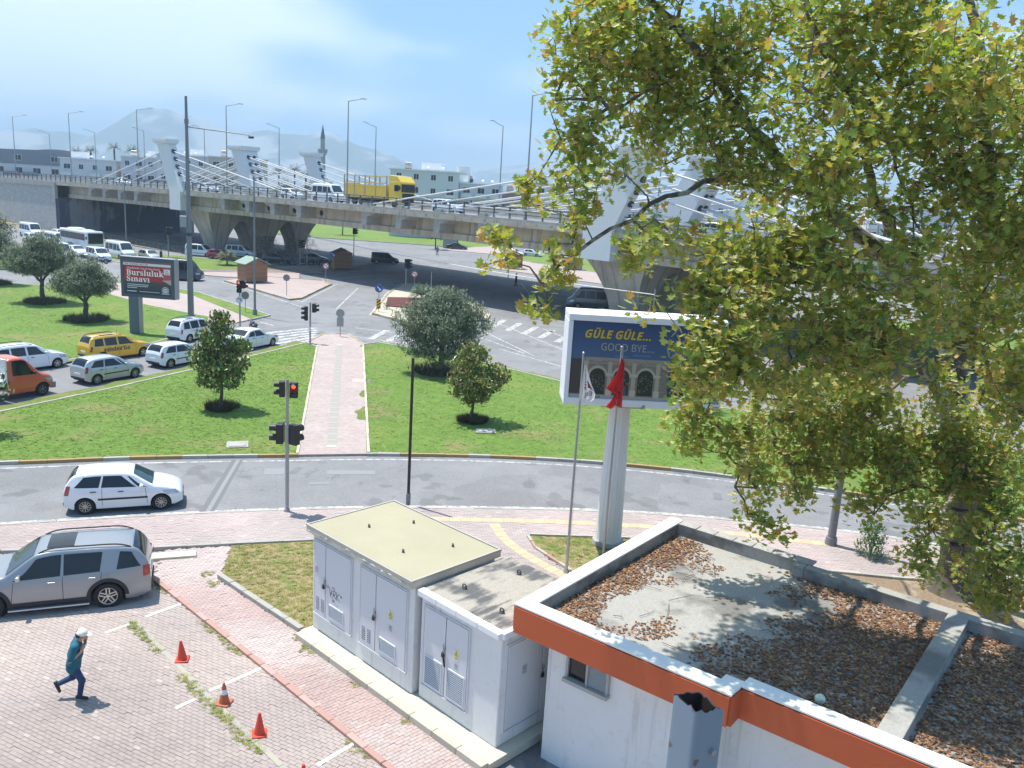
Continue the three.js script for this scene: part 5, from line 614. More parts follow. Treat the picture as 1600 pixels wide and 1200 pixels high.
function woodGeo(nodes, from, to, sides) { const L = []; for (let i = from; i < to; i++) { const q = nodes[i]; if (q.par < 0) continue; const a = nodes[q.par], r0 = i < to && q.r < a.r * 3 ? Math.min(a.r, q.r * 1.6) : q.r; L.push(bar(a.p, q.p, r0, q.r, sides)); } return uvm(join(L)); }
function leafCloud(clusters, per, rad, size, droop = 0.35) { const list = [], tone = []; for (const c of clusters) { const n = Math.round(per * rr(0.7, 1.3) * (c.k ?? 1)); for (let i = 0; i < n; i++) { const a = rr(0, 6.283), u = rr(-1, 1), r = rad * Math.cbrt(rnd()) * (c.s ?? 1), q = Math.sqrt(1 - u * u); const x = c.p.x + r * q * Math.cos(a), y = c.p.y + r * u * 0.8 - droop * rad * rnd(), z = c.p.z + r * q * Math.sin(a); list.push(mat4(x, y, z, rr(0.2, 1.9), rr(0, 6.283), rr(-0.6, 0.6), size * rr(0.6, 1.25))); tone.push(c.tone); } } return { list, tone }; }
{ // the big plane tree
  const o = thing('plane_tree', 'huge plane tree with yellowing leaves leaning over the flat roof', 'tree', [15, 0, -25.9], 0); const inv = ([x, y, z]) => [x - 15, y, z + 25.9];
  const clusters = []; const scatter = (lobes, dens, s, hang) => { for (const [x, y, z, rx, ry] of lobes) { const n = Math.max(3, Math.round(rx * ry * dens)); for (let i = 0; i < n; i++) { const a = rr(0, 6.283), u = rr(-1, 1), q = Math.sqrt(1 - u * u), r = Math.cbrt(rnd()); const p = V(x + rx * 1.05 * r * q * Math.cos(a), y + ry * 1.05 * r * u, z + Math.max(rx, 0.5) * r * q * Math.sin(a)); if (!hang && fbm(p.x * 0.75, p.y * 0.75, p.z * 0.75, 3) < 0.405) continue; clusters.push({ p: V(...inv([p.x, p.y, p.z])), d: 0, s }); } } };
  scatter(planeLobes, 92, 1); const hs = clusters.length; scatter(planeHang, 46, 0.75, true);
  const limbs = planeLimbs.map(([pts, a, b]) => [pts.map(inv), a, b]); for (const c of clusters) { let m = 1e9; for (const [pts] of limbs) for (const q of pts) m = Math.min(m, c.p.distanceToSquared(V(...q))); c.d = m; }
  const { nodes, base } = growWood(limbs, clusters);
  mesh('trunk', woodGeo(nodes, 0, 11, 14), M.darkBark, o); mesh('limbs', woodGeo(nodes, 11, base, 8), M.bark, o); mesh('twigs', woodGeo(nodes, base, nodes.length, 4), std([0.16, 0.13, 0.09], 0.9), o).userData.kind = 'stuff';
  mesh('root_flare', new THREE.LatheGeometry([[1.05, 0], [0.8, 0.25], [0.66, 0.7], [0.56, 1.4]].map(([r, y]) => new THREE.Vector2(r, y)), 14).translate(0, 0.1, 0), M.darkBark, o);
  const tones = [[0.21, 0.33, 0.034], [0.29, 0.41, 0.044], [0.39, 0.47, 0.05], [0.50, 0.50, 0.06], [0.60, 0.50, 0.065], [0.55, 0.33, 0.06]];
  const mixOf = [0, 1, 1, 2, 2, 2, 3, 3, 3, 4, 4, 5], leafTone = () => rgb(...mul3(tones[pick(mixOf)], rr(0.85, 1.15)));   // each leaf takes one of the tree's own turning colours at random
  const body = leafCloud(clusters.slice(0, hs), 15, 0.42, 1); instanced('leaves', planeLeaf, leafMat(0xffffff), o, body.list, leafTone);
  const hang = leafCloud(clusters.slice(hs), 15, 0.3, 1.1); const lm = [1, 2, 3, 4, 5].map((i) => leafMat(tones[i])); hang.list.slice(0, 290).forEach((m, i) => { const l = mesh('leaf', planeLeaf, lm[i % 5], o); l.applyMatrix4(m); }); if (hang.list.length > 290) instanced('leaves', planeLeaf, leafMat(0xffffff), o, hang.list.slice(290), leafTone);
  console.log('plane', clusters.length, body.list.length, hang.list.length, nodes.length);
}
// smaller trees: crown of lobes on a short trunk
function smallTree(name, label, pos, spec, group) {
  const o = thing(name, label, 'tree', pos, 0, group), cl = [];
  for (const [x, y, z, r, ry = r] of spec.lobes) { const n = Math.round(r * ry * spec.dens); for (let i = 0; i < n; i++) { const a = rr(0, 6.283), u = rr(-1, 1), q = Math.sqrt(1 - u * u), k = Math.pow(rnd(), 0.28); cl.push({ p: V(x + r * k * q * Math.cos(a), y + ry * k * u, z + r * k * q * Math.sin(a)), d: 0, tone: rnd() }); } }
  for (const c of cl) c.d = c.p.lengthSq(); const { nodes, base } = growWood(spec.limbs, cl, 0.4); mesh('trunk', woodGeo(nodes, 0, base, 8), spec.bark ?? M.darkBark, o); mesh('twigs', woodGeo(nodes, base, nodes.length, 3), spec.bark ?? M.darkBark, o).userData.kind = 'stuff';
  const b = leafCloud(cl, spec.per, spec.rad, spec.size ?? 1, 0.1); instanced('crown', spec.leaf, spec.mat ?? leafMat(0xffffff, 0.25), o, b.list, (i) => rgb(...mul3(pick(spec.cols), rr(0.7, 1.3)))); return o;
}
const tuft = (() => { const p = []; for (let k = 0; k < 7; k++) { const a = k * 0.9, dx = Math.cos(a), dz = Math.sin(a), w = 0.018; p.push(-dz * w, 0, dx * w, dz * w, 0, -dx * w, dx * 0.22, 0.3 + 0.07 * (k % 3), dz * 0.22); } const g = new THREE.BufferGeometry(); g.setAttribute('position', new THREE.Float32BufferAttribute(p, 3)); g.computeVertexNormals(); return g; })();
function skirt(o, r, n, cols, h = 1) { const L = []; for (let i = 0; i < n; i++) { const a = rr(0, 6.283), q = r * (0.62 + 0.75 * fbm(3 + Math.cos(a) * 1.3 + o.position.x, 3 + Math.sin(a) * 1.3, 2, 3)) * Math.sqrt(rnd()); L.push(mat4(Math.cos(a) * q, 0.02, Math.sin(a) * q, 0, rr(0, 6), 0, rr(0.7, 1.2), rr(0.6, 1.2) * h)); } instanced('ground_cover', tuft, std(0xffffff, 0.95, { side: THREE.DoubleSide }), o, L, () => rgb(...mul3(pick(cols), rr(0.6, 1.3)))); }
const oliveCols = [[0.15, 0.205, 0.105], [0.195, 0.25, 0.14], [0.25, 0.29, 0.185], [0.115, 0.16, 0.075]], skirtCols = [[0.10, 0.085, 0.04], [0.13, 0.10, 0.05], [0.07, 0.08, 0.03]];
const olive = (s, w = 1) => ({ lobes: [[0, 2.9 * s, 0, 1.55 * w, 1.15 * s], [-1.1 * w, 2.6 * s, 0.3, 1.1 * w, 0.9 * s], [1.15 * w, 2.7 * s, -0.1, 1.1 * w, 0.9 * s], [0.2, 3.6 * s, -0.3, 1.1 * w, 0.8 * s], [0.3, 2.5 * s, 1.0 * w, 1.0 * w, 0.8 * s], [-0.3, 2.7 * s, -1.0 * w, 1.0 * w, 0.8 * s]], dens: 120, per: 26, rad: 0.34, leaf: oliveLeaf, cols: oliveCols, limbs: [[[[0, 0, 0], [0.08, 0.7 * s, 0], [0.1, 1.3 * s, 0]], 0.24, 0.17], [[[0.1, 1.3 * s, 0], [-0.5 * w, 1.9 * s, 0.2], [-1.0 * w, 2.6 * s, 0.2]], 0.12, 0.04], [[[0.1, 1.3 * s, 0], [0.5 * w, 2.0 * s, -0.1], [1.0 * w, 2.7 * s, -0.2]], 0.12, 0.04], [[[0.1, 1.3 * s, 0], [0.05, 2.2 * s, 0.2], [0.1, 3.2 * s, 0]], 0.11, 0.03]] });
const ol = [['silver green olive tree in a dark mulch ring beside the red billboard', [-34.6, 0.11, -67], olive(1.12, 1.15)], ['larger olive tree behind the one beside the red billboard', [-42.4, 0.11, -74.8], olive(1.38, 1.45)], ['olive tree at the edge of the left lawn by the cross path', [-53, 0.11, -84.6], olive(1.25, 1.3)], ['big bushy olive tree at the edge of the lawn by the planted island', [-4.9, 0.11, -55.4], { ...olive(1.3, 1.5), dens: 85, lobes: [...olive(1.3, 1.5).lobes, [-1.5, 2.2, 0.5, 1.3, 1.2], [1.4, 2.1, 0.6, 1.3, 1.2], [0, 1.9, 1.2, 1.5, 1.2], [0.4, 4.9, 0, 0.9, 0.7], [1.9, 4.0, 0, 0.8, 0.9]] }]];
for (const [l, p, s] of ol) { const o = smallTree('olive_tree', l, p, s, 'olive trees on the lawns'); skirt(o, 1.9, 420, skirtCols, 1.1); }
const magLobes = [[0, 1.6, 0, 1.15, 0.55], [0, 2.4, 0, 1.42, 0.65], [0.1, 3.1, 0, 1.2, 0.6], [-0.1, 3.8, 0, 0.95, 0.5], [0.05, 4.5, 0, 0.6, 0.5], [-0.9, 2.9, 0.2, 0.6, 0.4], [1.0, 3.3, 0, 0.5, 0.4], [0, 4.95, 0, 0.25, 0.25]], magLimb = [[[[0, 0, 0], [0.03, 1.2, 0], [0, 2.6, 0], [0, 4.6, 0]], 0.1, 0.02]];
const gloss = leafMat(0xffffff, 0.12, 0.35);
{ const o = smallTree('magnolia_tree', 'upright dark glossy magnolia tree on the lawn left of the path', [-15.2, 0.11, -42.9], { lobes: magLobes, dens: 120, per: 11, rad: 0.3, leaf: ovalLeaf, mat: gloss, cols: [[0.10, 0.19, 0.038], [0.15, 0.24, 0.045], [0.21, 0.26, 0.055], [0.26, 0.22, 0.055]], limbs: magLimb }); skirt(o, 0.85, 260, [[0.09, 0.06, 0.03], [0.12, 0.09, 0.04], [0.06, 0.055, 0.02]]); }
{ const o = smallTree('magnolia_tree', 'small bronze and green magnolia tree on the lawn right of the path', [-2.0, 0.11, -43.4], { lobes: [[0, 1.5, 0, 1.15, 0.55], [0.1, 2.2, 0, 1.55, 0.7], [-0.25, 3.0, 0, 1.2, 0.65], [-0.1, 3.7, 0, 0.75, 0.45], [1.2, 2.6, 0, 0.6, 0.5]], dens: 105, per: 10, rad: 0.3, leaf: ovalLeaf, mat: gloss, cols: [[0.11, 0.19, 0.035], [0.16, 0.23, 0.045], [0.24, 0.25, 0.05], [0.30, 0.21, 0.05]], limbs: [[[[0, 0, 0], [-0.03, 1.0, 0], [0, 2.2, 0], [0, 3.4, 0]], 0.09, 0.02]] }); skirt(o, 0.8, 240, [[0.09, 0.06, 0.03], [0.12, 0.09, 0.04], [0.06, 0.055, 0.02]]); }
const round = (h, r, cols, leaf = smallLeaf, size = 2.2) => ({ lobes: [[0, h * 0.62, 0, r, h * 0.25], [r * 0.5, h * 0.7, 0, r * 0.6, h * 0.2], [-r * 0.5, h * 0.66, r * 0.3, r * 0.6, h * 0.2], [0, h * 0.85, 0, r * 0.6, h * 0.16]], dens: 34, per: 12, rad: 0.5, leaf, size, cols, limbs: [[[[0, 0, 0], [0.05, h * 0.3, 0], [0, h * 0.8, 0]], 0.16, 0.05]] });
const dk = [[0.05, 0.08, 0.02], [0.075, 0.11, 0.03], [0.11, 0.13, 0.035], [0.14, 0.12, 0.04]], gr = [[0.07, 0.12, 0.025], [0.1, 0.16, 0.035], [0.05, 0.09, 0.02]];
smallTree('broadleaf_tree', 'dark reddish green tree at the left edge before the queue of cars', [-61.5, 0, -99.5], { ...round(6.2, 2.0, dk) });
smallTree('broadleaf_tree', 'dark evergreen tree behind the blue billboard on the lawn', [10.4, 0.11, -49.2], { ...round(3.6, 1.4, gr) });
smallTree('broadleaf_tree', 'leafy tree whose branch tips reach in beside the orange lorry', [-27.4, 0.11, -38.2], { ...round(3.6, 1.1, gr, ovalLeaf, 1) });
smallTree('broadleaf_tree', 'low bushy tree casting shade on the lawn edge near the lorry', [-23.6, 0.11, -36.2], { ...round(3.2, 0.9, gr, ovalLeaf, 1) });
[['round green tree on the far lawn beyond the bridge', -17.5, -176, 5], ['small street tree right of the far lawn hut', -14, -190, 5.5], ['tree beyond the bridge behind the parked white cars', 5, -186, 7], ['tree on the far lawn close to the bridge pier', -43, -206, 7], ['dark tree at the rear of the far lawn', -33, -226, 8], ['tree beside the rooftop lettering block', -6, -222, 8], ['wide tree behind the houses near the minaret', -62, -262, 14], ['tall tree behind the white stepped house', -112, -285, 15], ['tree behind the low white house row', -125, -288, 14.5], ['tree in the gap beside the beige block', -72, -262, 12]].forEach(([l, x, z, h]) => smallTree('far_tree', l, [x, 0, z], { ...round(h, h * 0.34, gr, smallLeaf, 4), dens: 10, per: 14, rad: 0.8 }, 'trees beyond the bridge'));
// palms
function palm(name, label, pos, h, fr, n, col, group) { const o = thing(name, label, 'palm', pos, 0, group); if (h > 0.3) mesh('trunk', uvm(new THREE.LatheGeometry([[0.32, 0], [0.24, h * 0.2], [0.2, h * 0.7], [0.3, h * 0.95], [0.1, h]].map(([r, y]) => new THREE.Vector2(r * (h > 2 ? 1 : 0.5), y)), 10)), M.darkBark, o);
  const mt = leafMat(col, 0.2); for (let i = 0; i < n; i++) { const a = i * 2.4 + rr(-0.2, 0.2), el = lerp(1.35, -0.35, i / n), L = [], pts = []; for (let k = 0; k <= 8; k++) { const t = k / 8, s = fr * t; pts.push(V(Math.cos(el) * s, Math.sin(el) * s - 0.45 * fr * t * t * (0.4 + Math.cos(el)), 0)); } for (let k = 0; k < 8; k++) { L.push(...[pts[k], pts[k + 1], V(pts[k].x, pts[k].y + 0.02, 0.02)].flatMap((v) => [v.x, v.y, v.z])); for (let m = 0; m < 2; m++) for (const sg of [1, -1]) { const b = pts[k].clone().lerp(pts[k + 1], m * 0.5), ll = fr * 0.32 * Math.sin(Math.PI * clamp(k / 8 * 0.85 + 0.15)), w = fr * 0.022; L.push(b.x, b.y, b.z, b.x + w * 2, b.y, b.z + sg * 0.01, b.x + ll * 0.7, b.y - ll * 0.25, sg * ll); } } const g = new THREE.BufferGeometry(); g.setAttribute('position', new THREE.Float32BufferAttribute(L, 3)); g.computeVertexNormals(); g.rotateY(a); g.translate(0, h, 0); mesh('frond', g, mt, o); } return o; }
palm('date_palm', 'young date palm on the verge beside the red parked hatchback', [-40.5, 0.1, -117.6], 1.0, 2.0, 34, [0.11, 0.16, 0.03]);
palm('yucca', 'spiky green yucca on the planted island in front of the bridge shadow', [-10.4, 0.14, -92.0], 0.7, 1.9, 40, [0.08, 0.14, 0.03]); palm('yucca', 'blue grey yucca beside the green one on the planted island', [-8.6, 0.14, -89.5], 0.3, 1.6, 34, [0.10, 0.14, 0.11]);
[[-71, -268, 15.5, 'tall palm by the minaret'], [-66, -262, 14, 'palm between the minaret and the far pylon'], [-77, -272, 15, 'palm just right of the broad pylon'], [-61, -258, 13, 'palm beside the far pylon'], [-21.5, -222, 9.5, 'palm in front of the tall white block'], [-12.5, -222, 7.5, 'shorter palm in front of the rooftop lettering block'], [-146, -292, 18, 'palm above the white block roofs'], [-139, -294, 19.5, 'taller palm above the white block roofs'], [-132, -292, 19, 'palm behind the white stepped house'], [-153, -296, 17.5, 'palm above the low white house row']].forEach(([x, z, h, l]) => palm('palm_tree', l + ' beyond the bridge', [x, 0, z], h, 3.0, 26, [0.06, 0.09, 0.025], 'palms beyond the bridge'));
// shrubs
function shrub(label, pos, r, h, cols, dens = 240, group, name = 'shrub') { const o = thing(name, label, 'shrub', pos, rr(0, 6), group), cl = []; for (let i = 0; i < r * h * dens; i++) { const a = rr(0, 6.283), k = Math.sqrt(rnd()), y = rnd(); cl.push({ p: V(Math.cos(a) * r * k * (1 - 0.5 * y), y * h, Math.sin(a) * r * k * (1 - 0.5 * y)), tone: 0 }); } const b = leafCloud(cl, 7, 0.15, 1.0, 0.05); instanced('foliage', smallLeaf, leafMat(0xffffff, 0.25), o, b.list, () => rgb(...mul3(pick(cols), rr(0.7, 1.3)))); const st = []; for (let k = 0; k < 6; k++) st.push(bar(V(0, 0, 0), V(rr(-r, r) * 0.5, h * 0.8, rr(-r, r) * 0.5), 0.02, 0.006, 4)); mesh('stems', join(st), M.darkBark, o); return o; }
shrub('fresh green shrub on the footway edge beside the grey lamp post', [13.2, 0.12, -28.4], 0.6, 1.2, [[0.09, 0.2, 0.04], [0.06, 0.15, 0.03], [0.14, 0.24, 0.06]]);
for (const [x, z, l] of [[-12.9, -83.6, 'low green shrub on the pale gravel by the chevron post'], [-11.2, -82.2, 'low green shrub in the middle of the pale gravel'], [-7.2, -85.5, 'dark green shrub at the right end of the red bedding']]) shrub(l, [x, 0.14, z], 0.5, 0.8, gr, 90, 'shrubs on the planted island');
const ivy = [[0.035, 0.06, 0.02], [0.05, 0.075, 0.025], [0.045, 0.06, 0.02]]; for (const [t, off, r, h, l] of [[47.5, 14, 3.2, 2.8, 'dark ivy mass at the foot of the left bridge pier'], [46, 22, 3.6, 3.0, 'dark ivy mass under the far side of the left pier']]) { const [x, y, z] = bw(t, 0.05, off); const s = shrub(l, [x, y, z], r, h, ivy, 70, undefined, 'ivy'); }
{ const L = []; for (let i = 0; i < 26; i++) { const t = i / 25, x = lerp(-73, -49.5, t), z = lerp(-150.5, -129.5, t); L.push([x, z]); } L.forEach(([x, z], i) => { if (i % 2 === 0) shrub('clipped low hedge bush along the fence under the bridge', [x, 0.1, z], 0.9, 0.8, gr, 40, 'hedge under the bridge', 'hedge_bush'); }); }
// ---------------------------------------------------------------- electrical cabinets on their plinth
const CU = V(0.727, 0, 0.687), CT = -Math.atan2(0.687, 0.727);   // long direction of the cabinets; local +z faces the parking court
const lightGrey = std([0.60, 0.61, 0.625], 0.55), seam = M.trim;
{
  const pl = thing('concrete_plinth', 'cream concrete plinth of long kerb blocks under the electrical cabinets', 'plinth', [-5.3, 0.04, -20.62], CT);
  mesh('slab', uvm(box(7.3, 0.2, 2.9, 3.62, 0.1, -1.5)), M.paleConcrete, pl); for (let i = 0; i < 9; i++) { const b = mesh('kerb_block', stoneGeo, [M.paleConcrete, std([0.45, 0.41, 0.33], 0.9)][i % 2], pl); b.scale.set(0.79, 0.24, 0.2); b.position.set(0.42 + i * 0.8, 0.09, 0.04); }
}
const stencil = (draw, w, h, pw, ph) => new THREE.MeshStandardMaterial({ map: canvasTex(pw, ph, draw), roughness: 0.7, transparent: true, alphaTest: 0.3 });
function louvres(parent, w, h, n, x, y, z) { const f = mesh('vent', join([box(w, 0.03, 0.03, 0, h / 2, 0), box(w, 0.03, 0.03, 0, -h / 2, 0), box(0.03, h, 0.03, -w / 2, 0, 0), box(0.03, h, 0.03, w / 2, 0, 0)]), lightGrey, parent); f.position.set(x, y, z); mesh('vent_back', box(w - 0.02, h - 0.02, 0.006, 0, 0, -0.006), M.trim, f); const g = box(w - 0.05, h / n * 0.5, 0.008).rotateX(-0.5); for (let i = 0; i < n; i++) { const s = mesh('slat', g, lightGrey, f); s.position.set(0, -h / 2 + (i + 0.5) * h / n, 0.008); } return f; }
function lock(parent, x, y, z) { const l = mesh('padlock', join([rbox(0.09, 0.1, 0.05, 0.02), new THREE.TorusGeometry(0.03, 0.01, 5, 10).translate(0, 0.06, 0)]), M.black, parent); l.position.set(x, y, z + 0.05); const h = mesh('hasp', join([bar(V(0.02, 0.1, 0.03), V(0.06, 0.22, 0.03), 0.008), bar(V(-0.01, 0.12, 0.03), V(0.0, 0.28, 0.03), 0.007)]), M.darkSteel, parent); h.position.set(x, y, z); return l; }
const warnSign = new THREE.MeshStandardMaterial({ roughness: 0.6, map: canvasTex(128, 192, (g, w, h) => { g.fillStyle = '#d8d6a8'; g.fillRect(0, 0, w, h); g.strokeStyle = '#222'; g.lineWidth = 8; g.beginPath(); g.moveTo(64, 20); g.lineTo(112, 104); g.lineTo(16, 104); g.closePath(); g.fillStyle = '#e3c21c'; g.fill(); g.stroke(); g.fillStyle = '#222'; g.beginPath(); g.moveTo(70, 44); g.lineTo(54, 76); g.lineTo(66, 76); g.lineTo(58, 98); g.lineTo(78, 68); g.lineTo(66, 68); g.closePath(); g.fill(); g.fillRect(24, 126, 80, 8); g.fillRect(24, 144, 80, 8); g.fillRect(34, 162, 60, 8); }) });
const tagSign = new THREE.MeshStandardMaterial({ roughness: 0.6, map: canvasTex(64, 80, (g, w, h) => { g.fillStyle = '#b9bcc0'; g.fillRect(0, 0, w, h); g.fillStyle = '#55585c'; g.fillRect(8, 8, 48, 6); g.fillRect(8, 22, 48, 6); g.strokeStyle = '#55585c'; g.lineWidth = 5; g.strokeRect(16, 38, 32, 28); }) });
function doorLeaf(parent, x0, x1, y0, y1, z, name = 'door') { const w = x1 - x0, h = y1 - y0; const d = mesh(name, rbox(w - 0.028, h - 0.028, 0.05, 0.008, (x0 + x1) / 2, (y0 + y1) / 2, z + 0.018), lightGrey, parent); return d; }
function frameBox(parent, x0, x1, y0, y1, z) { mesh('door_frame', join([box(x1 - x0 + 0.06, 0.03, 0.05, (x0 + x1) / 2, y1 + 0.015, z + 0.012), box(x1 - x0 + 0.06, 0.045, 0.09, (x0 + x1) / 2, y0 - 0.02, z + 0.012), box(0.03, y1 - y0, 0.05, x0 - 0.015, (y0 + y1) / 2, z + 0.012), box(0.03, y1 - y0, 0.05, x1 + 0.015, (y0 + y1) / 2, z + 0.012)]), lightGrey, parent); mesh('door_gap', box(x1 - x0, y1 - y0, 0.012, (x0 + x1) / 2, (y0 + y1) / 2, z), seam, parent); }
{
  const o = thing('electrical_cabinet', 'large pale grey electrical cabinet with khaki roof and black graffiti', 'cabinet', [-5.02, 0.24, -20.93], CT); const L = 4.22, D = 2.62, Hc = 2.78;
  mesh('housing', uvm(rbox(L, Hc, D, 0.03, L / 2, Hc / 2, -D / 2)), M.whiteWall, o);
  mesh('roof', rbox(L + 0.14, 0.17, D + 0.3, 0.02, L / 2, Hc + 0.085, -D / 2 + 0.02), M.paleConcrete, o); mesh('roof_coating', uvm(box(L + 0.02, 0.03, D + 0.16, L / 2, Hc + 0.18, -D / 2 + 0.02)), std(0xffffff, 0.9, { map: T.roofpaint }), o);
  mesh('roof_edge', join([box(L + 0.16, 0.05, 0.05, L / 2, Hc + 0.185, 0.15), box(L + 0.16, 0.05, 0.05, L / 2, Hc + 0.185, -D - 0.11), box(0.05, 0.05, D + 0.2, -0.05, Hc + 0.185, -D / 2 + 0.02), box(0.05, 0.05, D + 0.2, L + 0.05, Hc + 0.185, -D / 2 + 0.02)]), M.kerbWhite, o);
  for (const [x, z] of [[1.1, -1.0], [2.9, -0.7], [1.6, -2.1], [3.4, -1.9]]) mesh('lifting_eye', join([cyl(0.03, 0.035, 0.06, 8, x, Hc + 0.215, z), new THREE.TorusGeometry(0.035, 0.01, 5, 10).translate(x, Hc + 0.25, z)]), M.darkSteel, o);
  for (let i = 0; i < 34; i++) { const x = rr(0, L); mesh('flaked_paint', rbox(rr(0.05, 0.2), rr(0.02, 0.06), 0.02, 0.006, x, Hc + rr(0.04, 0.14), 0.166), pick([M.kerbGrey, M.paint, M.kerbWhite]), o); }
  for (const [x0, xm, x1] of [[0.14, 0.66, 1.78], [2.18, 2.82, 4.0]]) { frameBox(o, x0, x1, 0.5, 2.58, 0.003); const a = doorLeaf(o, x0, xm, 0.5, 2.58, 0.004), b = doorLeaf(o, xm, x1, 0.5, 2.58, 0.004); louvres(b, 0.62, 0.36, 8, xm + 0.5, 0.82, 0.052); lock(b, xm - 0.02, 1.42, 0.045); for (const vx of [x0 + 0.13, x0 + 0.36]) { const g = []; for (let r = 0; r < 7; r++) for (let c = 0; c < 2; c++) g.push(rbox(0.055, 0.014, 0.012, 0.004, vx + c * 0.075, 0.66 + r * 0.055, 0.05)); mesh('vent_holes', join(g), seam, a); } }
  mesh('warning_sign', box(0.17, 0.26, 0.006, 3.42, 1.74, 0.052), warnSign, o); mesh('notice_plate', box(0.12, 0.16, 0.006, 3.42, 1.4, 0.052), tagSign, o); mesh('notice_plate', box(0.13, 0.19, 0.006, 0.25, 1.78, 0.052), tagSign, o);
  const gm = stencil((g, w, h) => { g.clearRect(0, 0, w, h); g.strokeStyle = '#15161a'; g.lineCap = 'round'; g.lineWidth = 9; const st = (...p) => { g.beginPath(); g.moveTo(p[0], p[1]); for (let i = 2; i < p.length; i += 2) g.lineTo(p[i], p[i + 1]); g.stroke(); }; st(20, 40, 34, 70); st(44, 36, 52, 60); st(70, 50, 96, 150, 120, 60); st(84, 110, 116, 108); st(140, 150, 146, 62, 190, 66, 178, 104, 148, 108); st(150, 110, 196, 150); st(120, 34, 160, 28, 176, 44); st(214, 56, 210, 156); st(262, 62, 214, 108, 268, 156); st(290, 70, 288, 92); st(308, 72, 304, 96); st(120, 160, 132, 192, 172, 186, 150, 172); g.lineWidth = 4; g.strokeStyle = '#3c6a6a'; st(110, 214, 160, 204, 220, 224, 250, 216); }, 0, 0, 340, 240);
  mesh('graffiti', new THREE.PlaneGeometry(0.78, 0.55).translate(1.08, 1.32, 0.0475), gm, o);
}
{
  const o = thing('electrical_cabinet', 'smaller pale grey electrical cabinet with stained flat roof beside the orange banded building', 'cabinet', [-1.78, 0.24, -18.0], CT); const L = 2.62, D = 2.86, Hc = 2.62;
  mesh('housing', uvm(rbox(L, Hc, D, 0.03, L / 2, Hc / 2, -D / 2)), M.whiteWall, o); mesh('roof', uvm(rbox(L - 0.02, 0.06, D, 0.02, L / 2, Hc + 0.12, -D / 2)), std(0xffffff, 0.95, { map: T.roofold }), o);
  for (let i = 0; i < 4; i++) mesh('roof_tile', rbox(0.66, 0.16, 0.2, 0.025, 0.3 + i * 0.67, Hc + 0.08, 0.03), M.white, o); mesh('roof_edge', rbox(0.14, 0.16, D + 0.05, 0.025, L + 0.02, Hc + 0.08, -D / 2), M.white, o); mesh('roof_edge', rbox(0.12, 0.14, D + 0.05, 0.025, 0.02, Hc + 0.07, -D / 2 - 0.03), M.kerbGrey, o);
  for (const [x, z] of [[0.62, -0.75], [2.0, -0.6], [0.9, -2.3], [2.2, -2.2]]) mesh('lifting_eye', join([new THREE.TorusGeometry(0.06, 0.018, 5, 12).translate(x, Hc + 0.2, z), cyl(0.05, 0.08, 0.04, 8, x, Hc + 0.16, z)]), M.darkSteel, o);
  frameBox(o, 0.16, 1.66, 0.42, 2.42, 0.003); const a = doorLeaf(o, 0.16, 0.92, 0.42, 2.42, 0.004), b = doorLeaf(o, 0.92, 1.66, 0.42, 2.42, 0.004); louvres(a, 0.56, 0.72, 15, 0.54, 0.86, 0.052); louvres(b, 0.56, 0.72, 15, 1.3, 0.86, 0.052); lock(b, 0.9, 1.5, 0.045); mesh('hanging_chain', bar(V(0.92, 1.45, 0.1), V(0.97, 1.24, 0.09), 0.022), M.black, b); mesh('warning_sign', box(0.15, 0.26, 0.006, 1.3, 1.66, 0.052), warnSign, o); mesh('notice_plate', box(0.1, 0.14, 0.006, 1.3, 1.38, 0.052), tagSign, o);
  const e = new THREE.Group(); e.name = 'end_doors'; e.position.set(L, 0, 0); e.rotation.y = Math.PI / 2; o.add(e); frameBox(e, 0.18, 2.1, 0.35, 2.4, 0.003); doorLeaf(e, 0.18, 1.3, 0.35, 2.4, 0.004); doorLeaf(e, 1.3, 2.1, 0.35, 2.4, 0.004); lock(e, 1.3, 1.3, 0.045); mesh('notice_plate', box(0.16, 0.22, 0.006, 0.72, 1.66, 0.052), tagSign, e); mesh('handle_rod', join([bar(V(1.74, 1.5, 0.06), V(1.74, 1.95, 0.06), 0.014), bar(V(1.74, 1.95, 0.06), V(1.66, 2.05, 0.06), 0.012), bar(V(1.74, 1.95, 0.06), V(1.82, 2.05, 0.06), 0.012)]), M.darkSteel, e);
}
